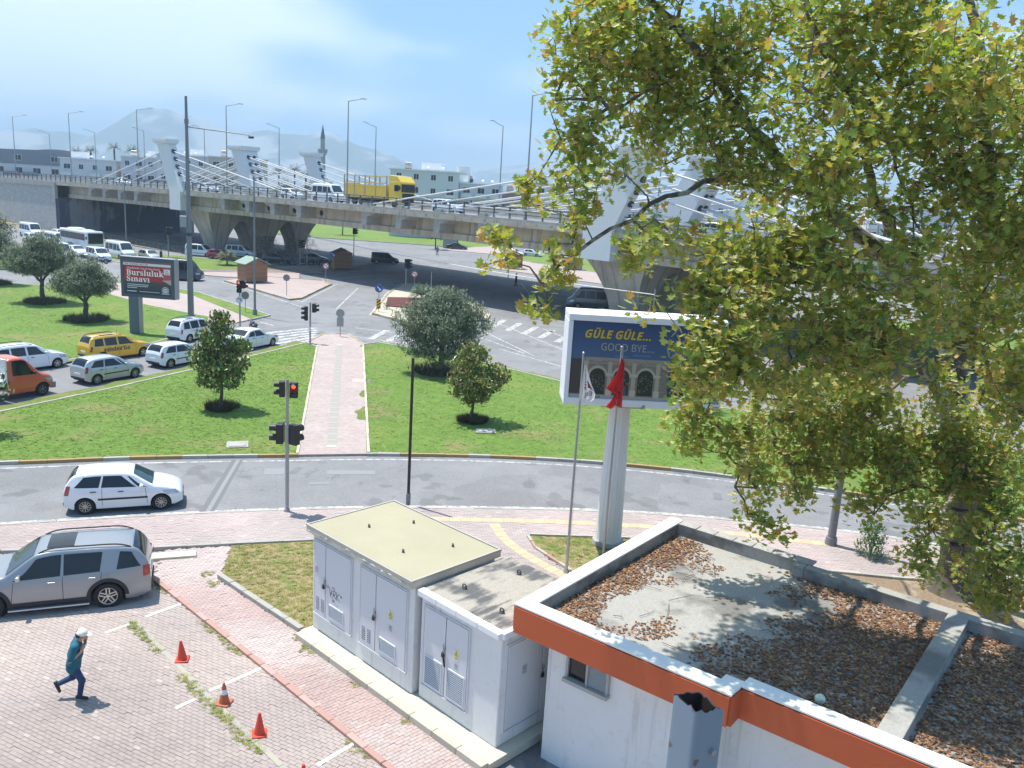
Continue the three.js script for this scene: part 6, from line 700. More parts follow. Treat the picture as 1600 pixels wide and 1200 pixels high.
// ---------------------------------------------------------------- low flat-roofed building with orange band
const BU = [0.795, 0.606], BLD = [0.38, -16.33], bT = -Math.atan2(0.606, 0.795);
{
  const o = thing('flat_roofed_building', 'low white building with orange fascia band and leaf strewn flat roof', 'building', [BLD[0], 0, BLD[1]], bT);   // local x along the front, z towards the parking court; roof at 3.6
  const orange = std([0.50, 0.10, 0.03], 0.75, { bumpMap: fineBump, bumpScale: 0.002 }), cop = std(0xffffff, 0.85, { map: T.roofslab }), R = 3.6, D = 7.0, L1 = 4.5, L2 = 7.05, L3 = 14, st = 0.42;
  mesh('wall', uvm(join([box(L1 - 0.6, 3.2, D - 1, L1 / 2 + 0.3, 1.5, -D / 2 + 0.05), box(L3 - L1, 3.2, D - 1.4, (L1 + L3) / 2 - 0.3, 1.5, -D / 2 - 0.4)])), M.whiteWall, o);
  mesh('roof_slab', uvm(join([box(L1 + 0.1, 0.12, D - 0.2, L1 / 2 + 0.15, R - 0.36, -D / 2 - 0.02), box(L3 - L1 - 0.3, 0.12, D - 0.7, (L1 + L3) / 2 + 0.05, R - 0.36, -D / 2 - 0.27)])), std(0xffffff, 0.95, { map: T.roofslab }), o);
  const par = (name, x0, x1, z0, z1, h = 0.5) => { mesh(name, uvm(rbox(x1 - x0, h, z1 - z0, 0.02, (x0 + x1) / 2, R - h / 2, (z0 + z1) / 2)), cop, o); };
  par('parapet', 0, L1 + 0.3, -0.3, 0); par('parapet', L1 + 0.0, L1 + 0.3, -st - 0.3, -0.3, 0.502); par('parapet', L1 + 0.3, L3, -st - 0.3, -st); par('parapet', 0, 0.3, -D, -0.302); par('parapet', 0.302, 3.55, -D, -D + 0.3); par('parapet', 3.55, 3.85, -D - 0.02, -D + 0.55, 0.504); par('parapet', 3.852, L3, -D + 0.25, -D + 0.55); par('dividing_wall', L2, L2 + 0.42, -D + 0.552, -st - 0.302, 0.49);
  const white = std([0.72, 0.71, 0.68], 0.8); mesh('coping', join([rbox(L1 + 0.36, 0.05, 0.38, 0.015, L1 / 2 + 0.15, R + 0.025, -0.14), rbox(0.38, 0.05, st - 0.05, 0.015, L1 + 0.15, R + 0.024, -st / 2 - 0.15), rbox(L3 - L1 - 0.3, 0.05, 0.38, 0.015, (L1 + L3) / 2 + 0.17, R + 0.025, -st - 0.14), rbox(0.36, 0.05, D - 0.35, 0.015, 0.15, R + 0.025, -D / 2 - 0.16)]), white, o); for (let i = 0; i < 7; i++) mesh('coping_slab', rbox(0.5, 0.03, 0.34, 0.008, 0.6 + i * 0.52, R + 0.014 + rr(0, 0.008), -D + 0.15), M.concrete, o);
  mesh('fascia', join([box(L1 + 0.3, 0.58, 0.06, L1 / 2 + 0.15, R - 0.31, 0.032), box(0.06, 0.58, st, L1 + 0.33, R - 0.31, -st / 2 + 0.002), box(L3 - L1 - 0.3, 0.58, 0.06, (L1 + L3) / 2 + 0.18, R - 0.31, -st + 0.034), box(0.06, 0.58, D, -0.032, R - 0.31, -D / 2)]), orange, o); mesh('soffit', join([box(L1 + 0.3, 0.04, 0.9, L1 / 2 + 0.15, R - 0.58, -0.45), box(L3 - L1, 0.04, 1.0, (L1 + L3) / 2, R - 0.58, -st - 0.5), box(0.6, 0.04, D, 0.3, R - 0.585, -D / 2)]), M.white, o);
  const w = mesh('window', join([box(1.0, 0.06, 0.1, 0, 0.34, 0), box(1.08, 0.08, 0.2, 0, -0.36, 0.03), box(0.06, 0.7, 0.1, -0.49, 0, 0), box(0.06, 0.7, 0.1, 0.49, 0, 0), box(0.05, 0.7, 0.1, 0, 0, 0)]), std([0.35, 0.36, 0.34], 0.6), o); w.position.set(1.62, 2.55, -0.42); mesh('pane', box(0.46, 0.62, 0.02, -0.25, 0, -0.02), M.glass, w); for (let i = 0; i < 12; i++) { const s = mesh('slat', box(0.46, 0.01, 0.05).rotateX(0.6), std([0.42, 0.43, 0.42], 0.6), w); s.position.set(0.25, -0.28 + i * 0.05, 0.01); }
  // dead leaves and twigs on the roof
  const list = [], R0 = R - 0.29, cols = [[0.19, 0.085, 0.04], [0.25, 0.13, 0.06], [0.13, 0.06, 0.03], [0.30, 0.18, 0.09], [0.09, 0.05, 0.03]]; const drift = (x, z) => { const edge = Math.max(sstep(1.6, 0.2, x), sstep(-D + 1.6, -D + 0.4, z) * sstep(2.8, 5, x), sstep(4.4, 6.9, x + 0.25 * z + 1.6), sstep(L2 - 0.2, L2 + 0.6, x) * 0.9); return edge * 0.95 + fbm(x * 1.3, z * 1.3, 4, 4) - 0.42; };
  for (let i = 0; i < 170000 && list.length < 34000; i++) { const x = rr(0.34, L3 - 0.3), z = rr(-D + 0.4, -0.75); if (x > L2 - 0.05 && x < L2 + 0.46) continue; const d = drift(x, z); if (d < 0.12 || rnd() > d * 1.6) continue; list.push(mat4(x, R0 + 0.006 + rr(0, 0.03) * clamp(d * 1.5, 0.2, 1), z, -1.57 + rr(-0.4, 0.4), rr(0, 6.3), rr(-0.5, 0.5), rr(0.26, 0.55))); }
  instanced('dead_leaves', planeLeaf, std(0xffffff, 0.95, { side: THREE.DoubleSide }), o, list, () => rgb(...mul3(pick(cols), rr(0.7, 1.4))));
  const tw = []; for (let i = 0; i < 45; i++) { const x = rr(0.8, L2 - 0.6), z = rr(-D + 1, -1.2), a = rr(0, 6.3), l = rr(0.2, 0.9); const mx = x + Math.cos(a) * l * 0.5 + rr(-.08, .08), mz = z + Math.sin(a) * l * 0.5 + rr(-.08, .08), my = R0 + rr(0.02, 0.06); tw.push(bar(V(x, R0 + 0.03, z), V(mx, my, mz), 0.008, 0.006, 4), bar(V(mx, my, mz), V(x + Math.cos(a) * l, R0 + rr(0.02, 0.1), z + Math.sin(a) * l), 0.006, 0.003, 4), bar(V(mx, my, mz), V(mx + rr(-.2, .2), my + 0.03, mz + rr(-.2, .2)), 0.004, 0.002, 4)); } mesh('twigs', join(tw), std([0.13, 0.095, 0.07], 0.95), o).userData.kind = 'stuff';
  const wp = (x, y, z) => { const c = Math.cos(bT), s = Math.sin(bT); return [BLD[0] + c * x + s * z, y, BLD[1] - s * x + c * z]; };
  const ball = mesh(numbered('ball'), new THREE.SphereGeometry(0.095, 20, 14), new THREE.MeshStandardMaterial({ roughness: 0.6, map: canvasTex(64, 64, (g) => { g.fillStyle = '#dfe3d2'; g.fillRect(0, 0, 64, 64); g.fillStyle = '#b9c79a'; for (let i = 0; i < 4; i++) for (let j = 0; j < 3; j++) { g.beginPath(); g.arc(8 + i * 16 + (j % 2) * 8, 10 + j * 20, 5, 0, 7); g.fill(); } }) }), scene); ball.position.set(...wp(5.95, R0 + 0.1, -1.35)); tag(ball, 'pale green and white ball lying among dead leaves on the roof', 'ball');
}
{ // broken steel post close to the camera
  const o = thing('steel_post', 'pale blue grey steel post with a torn rusty open top', 'post', [1.66, 0, -6.1], 0.55); const n = 40, p = [], idx = []; const s = 0.155; const ring = []; for (let i = 0; i < n; i++) { const u = i / n * 4, k = Math.floor(u), f = u - k, c = 0.03, q = lerp(-s, s, f); const xy = [[q, s], [s, -q], [-q, -s], [-s, q]][k]; const m = Math.max(Math.abs(xy[0]), Math.abs(xy[1])), l = Math.hypot(...xy), r = Math.min(1, (s * 1.3) / l); ring.push([xy[0] * r, xy[1] * r]); }
  for (let j = 0; j < 4; j++) for (let i = 0; i < n; i++) { const [x, z] = ring[i], top = 8.08 + 0.05 * fbm(i * 0.35, 3, 1, 3) + (hash3(i, 2, 9) > 0.7 ? 0.02 : 0) + 0.05 * Math.sin(i / n * 6.28 + 2.2); const y = [0, 4, 7.6, top][j]; p.push(x, y, z); } for (let j = 0; j < 3; j++) for (let i = 0; i < n; i++) { const a = j * n + i, b = j * n + (i + 1) % n; idx.push(a, b, a + n, b, b + n, a + n); } const g = new THREE.BufferGeometry(); g.setAttribute('position', new THREE.Float32BufferAttribute(p, 3)); g.setIndex(idx); g.computeVertexNormals();
  mesh('tube', uvm(g), std(0xffffff, 0.45, { metalness: 0.1, side: THREE.DoubleSide, map: tex(256, (u, v) => { const r = sstep(0.66, 0.74, fbm(u * 9, v * 9, 3, 4, 9)); return mix3([0.17, 0.23, 0.30], [0.10, 0.065, 0.045], r * 0.8); }, 1.1) }), o); const gi = g.clone().scale(0.9, 1, 0.9); mesh('rusty_lining', gi, std([0.035, 0.02, 0.015], 1, { side: THREE.DoubleSide }), o); mesh('bolt', join([cyl(0.025, 0.025, 0.04, 8).rotateX(Math.PI / 2).translate(0.04, 7.75, s + 0.01), cyl(0.02, 0.02, 0.04, 8).rotateX(Math.PI / 2).translate(-0.05, 7.55, s + 0.01)]), M.galv, o);
  mesh('blockage', box(0.24, 0.02, 0.24, 0, 7.6, 0), M.matt, o);
}
// ---------------------------------------------------------------- the tall billboard on a fluted column, flags
{
  const o = thing('tall_billboard', 'tall white framed billboard reading GÜLE GÜLE on a white fluted column', 'billboard', [3.75, 0.1, -28.2], -0.0);
  const prof = []; const col = new THREE.CylinderGeometry(0.36, 0.47, 5.3, 96, 24, true).translate(0, 2.65, 0), p = col.attributes.position; for (let i = 0; i < p.count; i++) { const x = p.getX(i), z = p.getZ(i), a = Math.atan2(z, x), y = p.getY(i), k = 1 - 0.055 * Math.pow(Math.abs(Math.sin(a * 9)), 0.7) * (y > 5.1 ? 0 : 1); p.setXYZ(i, x * k, y, z * k); } col.computeVertexNormals(); mesh('fluted_column', uvm(col), std([0.70, 0.69, 0.66], 0.8), o); mesh('base', cyl(0.55, 0.6, 0.2, 28, 0, 0.06, 0), M.concrete, o);
  const fr = new THREE.Group(); fr.name = 'sign_box'; fr.position.set(0.6, 0, 0); fr.rotation.y = 0.04; o.add(fr); const w = 5.3, h = 3.05, y0 = 5.2, dp = 1.5; mesh('frame', join([rbox(w, 0.22, dp, 0.03, 0, y0 + h - 0.11, 0), rbox(w, 0.24, dp, 0.03, 0, y0 + 0.12, 0), rbox(0.16, h - 0.46, dp, 0.03, -w / 2 + 0.08, y0 + h / 2, 0), rbox(0.16, h - 0.46, dp, 0.03, w / 2 - 0.08, y0 + h / 2, 0)]), std([0.74, 0.76, 0.79], 0.5), fr);
  const art = canvasTex(1024, 512, (g, W, Hh) => { const sk = g.createLinearGradient(0, 0, 0, 300); sk.addColorStop(0, '#2a4a7c'); sk.addColorStop(1, '#56749c'); g.fillStyle = sk; g.fillRect(0, 0, W, Hh); g.fillStyle = '#5f7fae'; g.fillRect(300, 218, 90, 10); g.fillRect(420, 206, 120, 12);
    g.fillStyle = '#4a4440'; g.fillRect(0, 250, 130, 230); g.fillStyle = '#8d8578'; g.fillRect(110, 240, 560, 250); g.fillStyle = '#a59d90'; g.fillRect(100, 236, 580, 26); g.fillRect(120, 268, 540, 10); for (let i = 0; i < 900; i++) { g.fillStyle = ['#7c7468', '#9a9285', '#6a625a', '#b0a899'][i % 4]; g.fillRect(110 + hash3(i, 1, 2) * 560, 245 + hash3(i, 3, 2) * 235, 5 + hash3(i, 5, 5) * 9, 3); }
    for (const cx of [190, 355, 520]) { g.fillStyle = '#c0b8a8'; g.beginPath(); g.arc(cx, 360, 70, Math.PI, 0); g.fill(); g.fillStyle = '#2d332c'; g.beginPath(); g.arc(cx, 362, 54, Math.PI, 0); g.fill(); g.fillRect(cx - 54, 361, 108, 118); g.fillStyle = '#55684a'; for (let i = 0; i < 46; i++) { g.fillStyle = ['#55684a', '#3c4a38', '#777b62'][i % 3]; g.fillRect(cx - 50 + hash3(i, cx, 1) * 95, 330 + hash3(i, cx, 2) * 120, 8, 9); } }
    for (const cx of [108, 272, 437, 602]) { g.fillStyle = '#bdb5a5'; g.fillRect(cx - 14, 262, 28, 226); g.fillStyle = '#d2cabb'; g.fillRect(cx - 22, 340, 44, 12); g.fillRect(cx - 20, 444, 40, 44); } g.fillStyle = '#2c5d8c'; g.fillRect(318, 430, 76, 50); g.fillStyle = '#2f3b33'; g.fillRect(680, 230, 344, 256); g.fillStyle = '#3f5a40'; for (let i = 0; i < 400; i++) { g.fillStyle = ['#3f5a40', '#2b3a2c', '#5b6d44'][i % 3]; g.fillRect(670 + hash3(i, 7, 1) * 350, 220 + hash3(i, 8, 2) * 260, 14, 12); }
    g.font = 'italic 900 74px sans-serif'; g.textBaseline = 'alphabetic'; g.lineWidth = 6; g.strokeStyle = '#3b3420'; g.strokeText('GÜLE GÜLE...', 76, 110); g.fillStyle = '#d9bd4c'; g.fillText('GÜLE GÜLE...', 76, 110); g.font = '300 66px sans-serif'; g.fillStyle = '#b8b29a'; g.fillText('GOOD BYE...', 196, 188); g.font = '600 44px sans-serif'; g.fillStyle = '#22262e'; g.fillText('|Ümr', 118, 480); g.font = 'italic 36px serif'; g.fillText('uygun', 128, 510); g.fillStyle = '#b5b3ae'; g.fillRect(0, 486, W, 26); g.fillStyle = '#22262e'; g.font = 'italic 30px serif'; g.fillText('uygun', 128, 507); g.font = '600 18px sans-serif'; g.fillText('■ ····· ◎ ·····', 640, 506); });
  for (const s of [1, -1]) { const f = mesh('printed_panel', new THREE.PlaneGeometry(w - 0.32, h - 0.44), new THREE.MeshStandardMaterial({ map: art, roughness: 0.55, color: rgb(0.72, 0.74, 0.72) }), fr); f.position.set(0, y0 + h / 2 + 0.01, s * (dp / 2 - 0.06)); if (s < 0) f.rotation.y = Math.PI; const b = mesh('panel_backing', box(w - 0.2, h - 0.3, 0.03, 0, y0 + h / 2, s * (dp / 2 - 0.085)), M.galv, fr); }  // material tint dims the print, putting the panel's shade into its colour
  mesh('collar', rbox(1.5, 0.16, 1.5, 0.03, -0.0, 5.24, 0), M.galv, o);
}
function flagPole(label, pos, h) { const o = thing('flagpole', label, 'flagpole', pos, 0, 'flagpoles in the dry bed'); mesh('pole', join([cyl(0.028, 0.05, h, 10, 0, h / 2, 0), cyl(0.09, 0.1, 0.12, 10, 0, 0.06, 0)]), M.steel, o); mesh('finial', new THREE.SphereGeometry(0.045, 10, 8).translate(0, h + 0.03, 0), M.steel, o); mesh('halyard', bar(V(0.05, h - 0.1, 0.02), V(0.07, 1.2, 0.02), 0.005, 0.005, 4), M.white, o); return o; }
flagPole('steel flagpole carrying the white lettered flag', [2.13, 0.12, -25.5], 7.25); flagPole('steel flagpole carrying the red flag', [3.4, 0.12, -26.4], 7.35);
{ // limp flags: cloth gathered at the pole, left and right outline from the hoist down
  const cloth = (h, left, right, amp) => gridGeo(30, 36, (u, v) => { const y = 1 - v, a = interp(left, y), b = interp(right, y), w = b - a; return [lerp(a, b, u), -y * h - 0.05 * Math.sin(u * 7) * y, amp * Math.sin(u * 15 + y * 2.5) * (0.3 + y) + amp * 0.4 * Math.sin(u * 31 + y * 5) + 0.03]; });
  const wt = canvasTex(256, 256, (g, W, Hh) => { g.fillStyle = '#e4e4e6'; g.fillRect(0, 0, W, Hh); g.fillStyle = '#30343a'; g.font = '800 54px sans-serif'; g.save(); g.translate(100, 180); g.rotate(-1.2); g.fillText('MURA', 0, 0); g.restore(); g.font = 'italic 800 50px sans-serif'; g.fillText('ENER', 70, 226); g.fillStyle = '#7a2332'; g.beginPath(); g.moveTo(150, 110); g.lineTo(236, 180); g.lineTo(140, 168); g.closePath(); g.fill(); });
  const f1 = mesh(numbered('flag'), cloth(1.15, [[0, 0], [1, -0.06]], [[0, 0.05], [0.5, 0.26], [0.78, 0.42], [0.92, 0.4], [1, 0.28]], 0.035), new THREE.MeshPhysicalMaterial({ map: wt, roughness: 0.9, side: THREE.DoubleSide, transmission: 0.45, thickness: 0 }), scene); f1.position.set(2.18, 7.05, -25.5); tag(f1, 'white triangular hanging flag with dark lettering', 'flag');
  const f2 = mesh(numbered('flag'), cloth(1.6, [[0, -0.02], [0.3, -0.12], [0.62, -0.42], [0.66, -0.3], [0.72, -0.12], [0.85, -0.22], [1, -0.38]], [[0, 0.04], [0.08, 0.1], [1, 0.16]], 0.05), new THREE.MeshPhysicalMaterial({ color: rgb(0.62, 0.014, 0.016), roughness: 0.75, side: THREE.DoubleSide, transmission: 0.45, thickness: 0 }), scene); f2.position.set(3.42, 7.15, -26.34); tag(f2, 'plain red flag drooping in folds from its pole', 'flag');
}
{ // left billboard with the scholarship exam poster
  const o = thing('roadside_billboard', 'dark framed roadside billboard with a red Bursluluk Sınavı poster on a thick grey post', 'billboard', [-28.6, 0.11, -62.8], 0.0);
  const dg = std([0.07, 0.085, 0.11], 0.5); mesh('post', rbox(0.75, 2.8, 0.5, 0.03, 0, 1.4, 0), std([0.10, 0.125, 0.16], 0.5), o); mesh('post_edge', rbox(0.1, 2.8, 0.52, 0.02, 0.42, 1.4, 0), M.galv, o); const b = new THREE.Group(); b.name = 'sign_box'; b.position.set(1.15, 2.75, 0); b.rotation.y = -0.12; o.add(b); const w = 4.25, h = 2.95; mesh('frame', rbox(w, h, 0.6, 0.04, 0, h / 2, 0), dg, b); mesh('top_strip', rbox(w, 0.06, 0.62, 0.02, 0, h + 0.03, 0), M.galv, b); mesh('side_strip', rbox(0.06, h, 0.6, 0.02, w / 2 + 0.032, h / 2, 0), M.galv, b);
  const t = canvasTex(640, 430, (g, W, Hh) => { g.fillStyle = '#3a3d44'; g.fillRect(0, 0, W, Hh); const gr2 = g.createLinearGradient(0, 230, 0, 430); gr2.addColorStop(0, '#5a4a4a'); gr2.addColorStop(1, '#2a3342'); g.fillStyle = gr2; g.fillRect(0, 200, W, 230); g.fillStyle = '#7a5658'; g.fillRect(0, 0, W, 22); g.fillStyle = '#e9d9d9'; g.fillRect(0, 24, W, 34); g.fillStyle = '#a2343c'; g.font = '700 24px sans-serif'; g.fillText('TÜRK  AKADEMİK  OKULLARI', 10, 50); g.fillStyle = '#b32e37'; g.fillRect(10, 66, 520, 190); g.fillStyle = '#b9535a'; g.fillRect(530, 66, 110, 180); g.fillStyle = '#f1dcd8'; g.font = 'italic 700 32px serif'; g.fillText('Akademik Lise & Fen Lisesi', 44, 104); g.font = '700 100px serif'; g.fillStyle = '#f7f1ee'; g.fillText('Bursluluk', 38, 186); g.fillText('Sınavı', 38, 268); g.font = '20px sans-serif'; g.fillStyle = '#cfd2d6'; for (let i = 0; i < 3; i++) g.fillRect(46, 300 + i * 22, [290, 280, 130][i], 9); g.fillRect(40, 388, 130, 12); g.fillRect(210, 390, 270, 7); g.fillStyle = '#f0e6e6'; g.fillRect(546, 84, 82, 70); g.fillStyle = '#a2343c'; g.font = '800 22px sans-serif'; g.fillText('2025', 556, 112); g.fillRect(556, 124, 60, 6); g.fillRect(556, 138, 60, 6); g.fillStyle = '#c8a79c'; g.beginPath(); g.moveTo(520, 230); g.lineTo(640, 220); g.lineTo(640, 290); g.closePath(); g.fill(); g.strokeStyle = '#d9d3d0'; g.lineWidth = 7; g.beginPath(); g.arc(560, 362, 44, 0, 7); g.stroke(); g.fillStyle = '#cfd8d8'; g.beginPath(); g.arc(560, 362, 32, 0, 7); g.fill(); g.fillStyle = '#22303c'; g.font = '800 24px sans-serif'; g.fillText('TSK', 538, 370); g.strokeStyle = '#b05058'; g.beginPath(); g.arc(560, 362, 52, 3.4, 6.0); g.stroke(); g.fillStyle = '#d9d3d0'; g.fillRect(504, 400, 112, 8); });
  mesh('poster', new THREE.PlaneGeometry(w - 0.5, h - 0.5).translate(0, h / 2, 0.304), new THREE.MeshStandardMaterial({ map: t, roughness: 0.5 }), b);
}
// ---------------------------------------------------------------- poles, lights, signs
streetLamp('thick grey tapered camera mast on the lawn corner with a long side arm', [-26.9, 0.1, -69.2], 0, 18.0, 0.1, undefined, M.greyPole); { const m = scene.children[scene.children.length - 1]; m.name = 'camera_mast'; m.userData.category = 'mast'; m.remove(m.children[1]); m.children[0].geometry = join([cyl(0.1, 0.26, 17.9, 12, 0, 8.95, 0), cyl(0.34, 0.4, 0.6, 12, 0, 0.3, 0)]); mesh('arm', join([bar(V(0, 15.6, 0), V(5.2, 15.2, 0.6), 0.05, 0.035), cyl(0.17, 0.17, 0.35, 10, 0, 16.0, 0)]), M.greyPole, m); mesh('camera', rbox(0.4, 0.18, 0.2, 0.04, 5.3, 15.05, 0.6), M.darkSteel, m); mesh('control_box', rbox(0.55, 0.9, 0.35, 0.03, -0.35, 8.2, 0.1), M.galv, m); mesh('band', cyl(0.27, 0.27, 0.25, 12, 0, 7.2, 0), M.darkSteel, m); }
streetLamp('grey street lamp on the grass strip beside the junction', [-23.4, 0.1, -75], 0.25, 12.0, 1.8, undefined, M.greyPole); streetLamp('grey street lamp standing among the queued vehicles', [-56.2, 0, -121.4], 0.2, 11.6, 1.8, undefined, M.greyPole);
{ const o = thing('lamp_post', 'grey lamp post on the near footway beneath the plane tree', 'lamp post', [12.1, 0.12, -29.3], 0); mesh('pole', join([cyl(0.09, 0.15, 9, 10, 0, 4.5, 0), cyl(0.2, 0.22, 0.3, 10, 0, 0.15, 0)]), M.greyPole, o); mesh('lamp_head', rbox(0.8, 0.12, 0.3, 0.04, 0.4, 9.0, 0), lampHead, o); }
{ const o = thing('black_pole', 'slim plain black pole rising behind the khaki cabinet roof', 'pole', [-3.72, 0.12, -30.75], 0); mesh('pole', join([cyl(0.055, 0.06, 5.75, 10, 0, 2.87, 0)]), M.black, o); mesh('sleeve', cyl(0.09, 0.09, 0.45, 10, 0, 0.22, 0), M.greyPole, o); }
const redGlow = new THREE.MeshStandardMaterial({ color: rgb(0.5, 0.02, 0.02), emissive: rgb(1, 0.06, 0.04), emissiveIntensity: 1.6, roughness: 0.4 });
function signalHead(parent, x, y, z, ry, n, lit = -1, s = 1) { const g = new THREE.Group(); g.name = 'signal_head'; g.position.set(x, y, z); g.rotation.y = ry; g.scale.setScalar(s); parent.add(g); mesh('housing', rbox(0.32, 0.31 * n, 0.22, 0.03, 0, 0, 0), M.black, g); for (let i = 0; i < n; i++) { const yy = ((n - 1) / 2 - i) * 0.3; mesh('visor', new THREE.CylinderGeometry(0.12, 0.13, 0.22, 14, 1, true, -2.0, 4.0).rotateX(Math.PI / 2).rotateZ(Math.PI).translate(0, yy, 0.2), std([0.012, 0.012, 0.013], 0.5, { side: THREE.DoubleSide }), g); mesh('lens', new THREE.SphereGeometry(0.1, 12, 6, 0, 6.3, 0, 0.9).rotateX(Math.PI / 2).translate(0, yy, 0.05), i === lit ? redGlow : std([[0.1, 0.012, 0.012], [0.1, 0.07, 0.01], [0.012, 0.06, 0.03]][n === 2 ? i * 2 : i], 0.25), g); } return g; }
{ const o = thing('traffic_light', 'grey traffic light post on the near footway with two signal heads', 'traffic light', [-8.0, 0.12, -29.3], 0, 'traffic lights'); mesh('pole', join([cyl(0.07, 0.07, 3.3, 12, 0, 1.65, 0), cyl(0.05, 0.055, 1.8, 12, 0, 4.1, 0), cyl(0.09, 0.09, 0.12, 12, 0, 3.28, 0), cyl(0.1, 0.12, 0.1, 12, 0, 0.05, 0)]), M.galv, o); signalHead(o, 0.24, 4.62, 0.02, 0.12, 2, 0, 0.92); signalHead(o, -0.2, 4.62, -0.05, -1.35, 2, -1, 0.92); signalHead(o, -0.28, 2.95, -0.1, -1.5, 2, -1, 1.2); signalHead(o, 0.24, 2.95, -0.02, 2.6, 2, -1, 1.2); const L = new THREE.PointLight(rgb(1, 0.08, 0.05), 0.25, 2); L.position.set(0.3, 4.77, 0.35); L.castShadow = true; o.add(L); }
{ const o = thing('traffic_light', 'traffic light at the tip of the lawn beside the zebra crossing', 'traffic light', [-15.5, 0.1, -63.1], 0, 'traffic lights'); mesh('pole', cyl(0.06, 0.07, 3.1, 10, 0, 1.55, 0), M.galv, o); signalHead(o, -0.32, 2.25, 0, -1.2, 3, -1, 1.15); signalHead(o, 0.3, 2.7, 0, 1.4, 2, -1, 1.1); mesh('push_button_box', rbox(0.16, 0.35, 0.14, 0.03, 0, 1.1, 0.08), M.white, o); }
{ const o = thing('traffic_light', 'traffic light showing red behind the top of the magnolia tree', 'traffic light', [-22.6, 0.1, -68.5], 0, 'traffic lights'); mesh('pole', cyl(0.06, 0.07, 3.9, 10, 0, 1.95, 0), M.galv, o); signalHead(o, 0, 3.3, 0.1, 0.0, 3, 0, 1.1); signalHead(o, 0.32, 3.5, 0, 1.3, 2, -1, 1.1); mesh('turn_sign', join([new THREE.TorusGeometry(0.27, 0.04, 6, 20).translate(0, 2.25, 0.1), cyl(0.26, 0.26, 0.02, 20).rotateX(Math.PI / 2).translate(0, 2.25, 0.1)]), M.paint, o); mesh('sign_arrow', join([box(0.26, 0.05, 0.012, 0.02, 2.3, 0.12), box(0.05, 0.2, 0.012, 0.12, 2.2, 0.12)]), M.black, o); const L = new THREE.PointLight(rgb(1, 0.08, 0.05), 0.3, 2); L.position.set(0, 3.62, 0.4); L.castShadow = true; o.add(L); }
for (const [x, z, h, l] of [[-51.5, -124.5, 4.2, 'dark traffic light on the verge under the bridge edge'], [-13.4, -101, 3.6, 'dark traffic light in the bridge shadow behind the planted island'], [-1.5, -122, 3.4, 'dark traffic light at the far corner under the bridge'], [5, -124, 3.6, 'dark traffic light beside the right hand lawn'], [-31, -120, 3.8, 'traffic light post in front of the parked motorcycles'], [-27.5, -141, 5.0, 'traffic light post under the bridge beyond the booth']]) { const o = thing('traffic_light', l, 'traffic light', [x, 0.05, z], 0, 'traffic lights'); mesh('pole', cyl(0.06, 0.07, h, 8, 0, h / 2, 0), M.galv, o); signalHead(o, 0, h - 0.4, 0.12, 0.5, 3, -1, 1.2); signalHead(o, 0.3, h - 0.4, 0, 2.0, 3, -1, 1.2); }
function roundSign(label, pos, h, turn, face, back = M.galv, r = 0.32, group) { const o = thing('road_sign', label, 'road sign', pos, turn, group); mesh('post', cyl(0.035, 0.035, h, 8, 0, h / 2, 0), M.galv, o); mesh('sign_disc', cyl(r, r, 0.03, 24).rotateX(Math.PI / 2).translate(0, h - r * 0.6, 0.05), back, o); if (face) mesh('sign_face', new THREE.CircleGeometry(r * 0.96, 24).translate(0, h - r * 0.6, 0.068), face, o); return o; }
const faceTex = (draw) => new THREE.MeshStandardMaterial({ roughness: 0.5, map: canvasTex(128, 128, draw) });
const noTurn = faceTex((g) => { g.fillStyle = '#b3262a'; g.fillRect(0, 0, 128, 128); g.fillStyle = '#ececec'; g.beginPath(); g.arc(64, 64, 46, 0, 7); g.fill(); g.strokeStyle = '#222'; g.lineWidth = 10; g.beginPath(); g.moveTo(80, 92); g.lineTo(80, 54); g.lineTo(44, 54); g.stroke(); g.beginPath(); g.moveTo(50, 40); g.lineTo(34, 54); g.lineTo(50, 68); g.fillStyle = '#222'; g.fill(); g.strokeStyle = '#b3262a'; g.beginPath(); g.moveTo(30, 30); g.lineTo(98, 98); g.stroke(); });
const keepRight = faceTex((g) => { g.fillStyle = '#1f4e96'; g.fillRect(0, 0, 128, 128); g.strokeStyle = '#eee'; g.lineWidth = 14; g.beginPath(); g.moveTo(36, 36); g.lineTo(82, 82); g.stroke(); g.fillStyle = '#eee'; g.beginPath(); g.moveTo(98, 60); g.lineTo(98, 98); g.lineTo(60, 98); g.closePath(); g.fill(); });
{ const o = roundSign('grey backed double road sign at the tip of the crossing path', [-14.0, 0.12, -66.8], 2.05, 0, null, M.galv, 0.34); mesh('plate', rbox(0.55, 0.75, 0.03, 0.02, 0, 1.15, 0.05), M.galv, o); }
roundSign('grey backed round sign on the grass strip by the lamp', [-24.7, 0.1, -76.4], 1.75, 0, null, std([0.16, 0.165, 0.17], 0.6), 0.36); roundSign('grey backed round sign on the paved triangular island', [-24.5, 0.13, -89.4], 2.1, 0, null, std([0.22, 0.22, 0.22], 0.6), 0.36); roundSign('red ringed turn sign at the far tip of the triangular island', [-23.4, 0.13, -102.8], 2.3, 0, noTurn, M.white, 0.36); roundSign('red ringed turn sign in the shade behind the yucca', [-12.2, 0.14, -99.5], 2.3, 0, noTurn, M.white, 0.36);
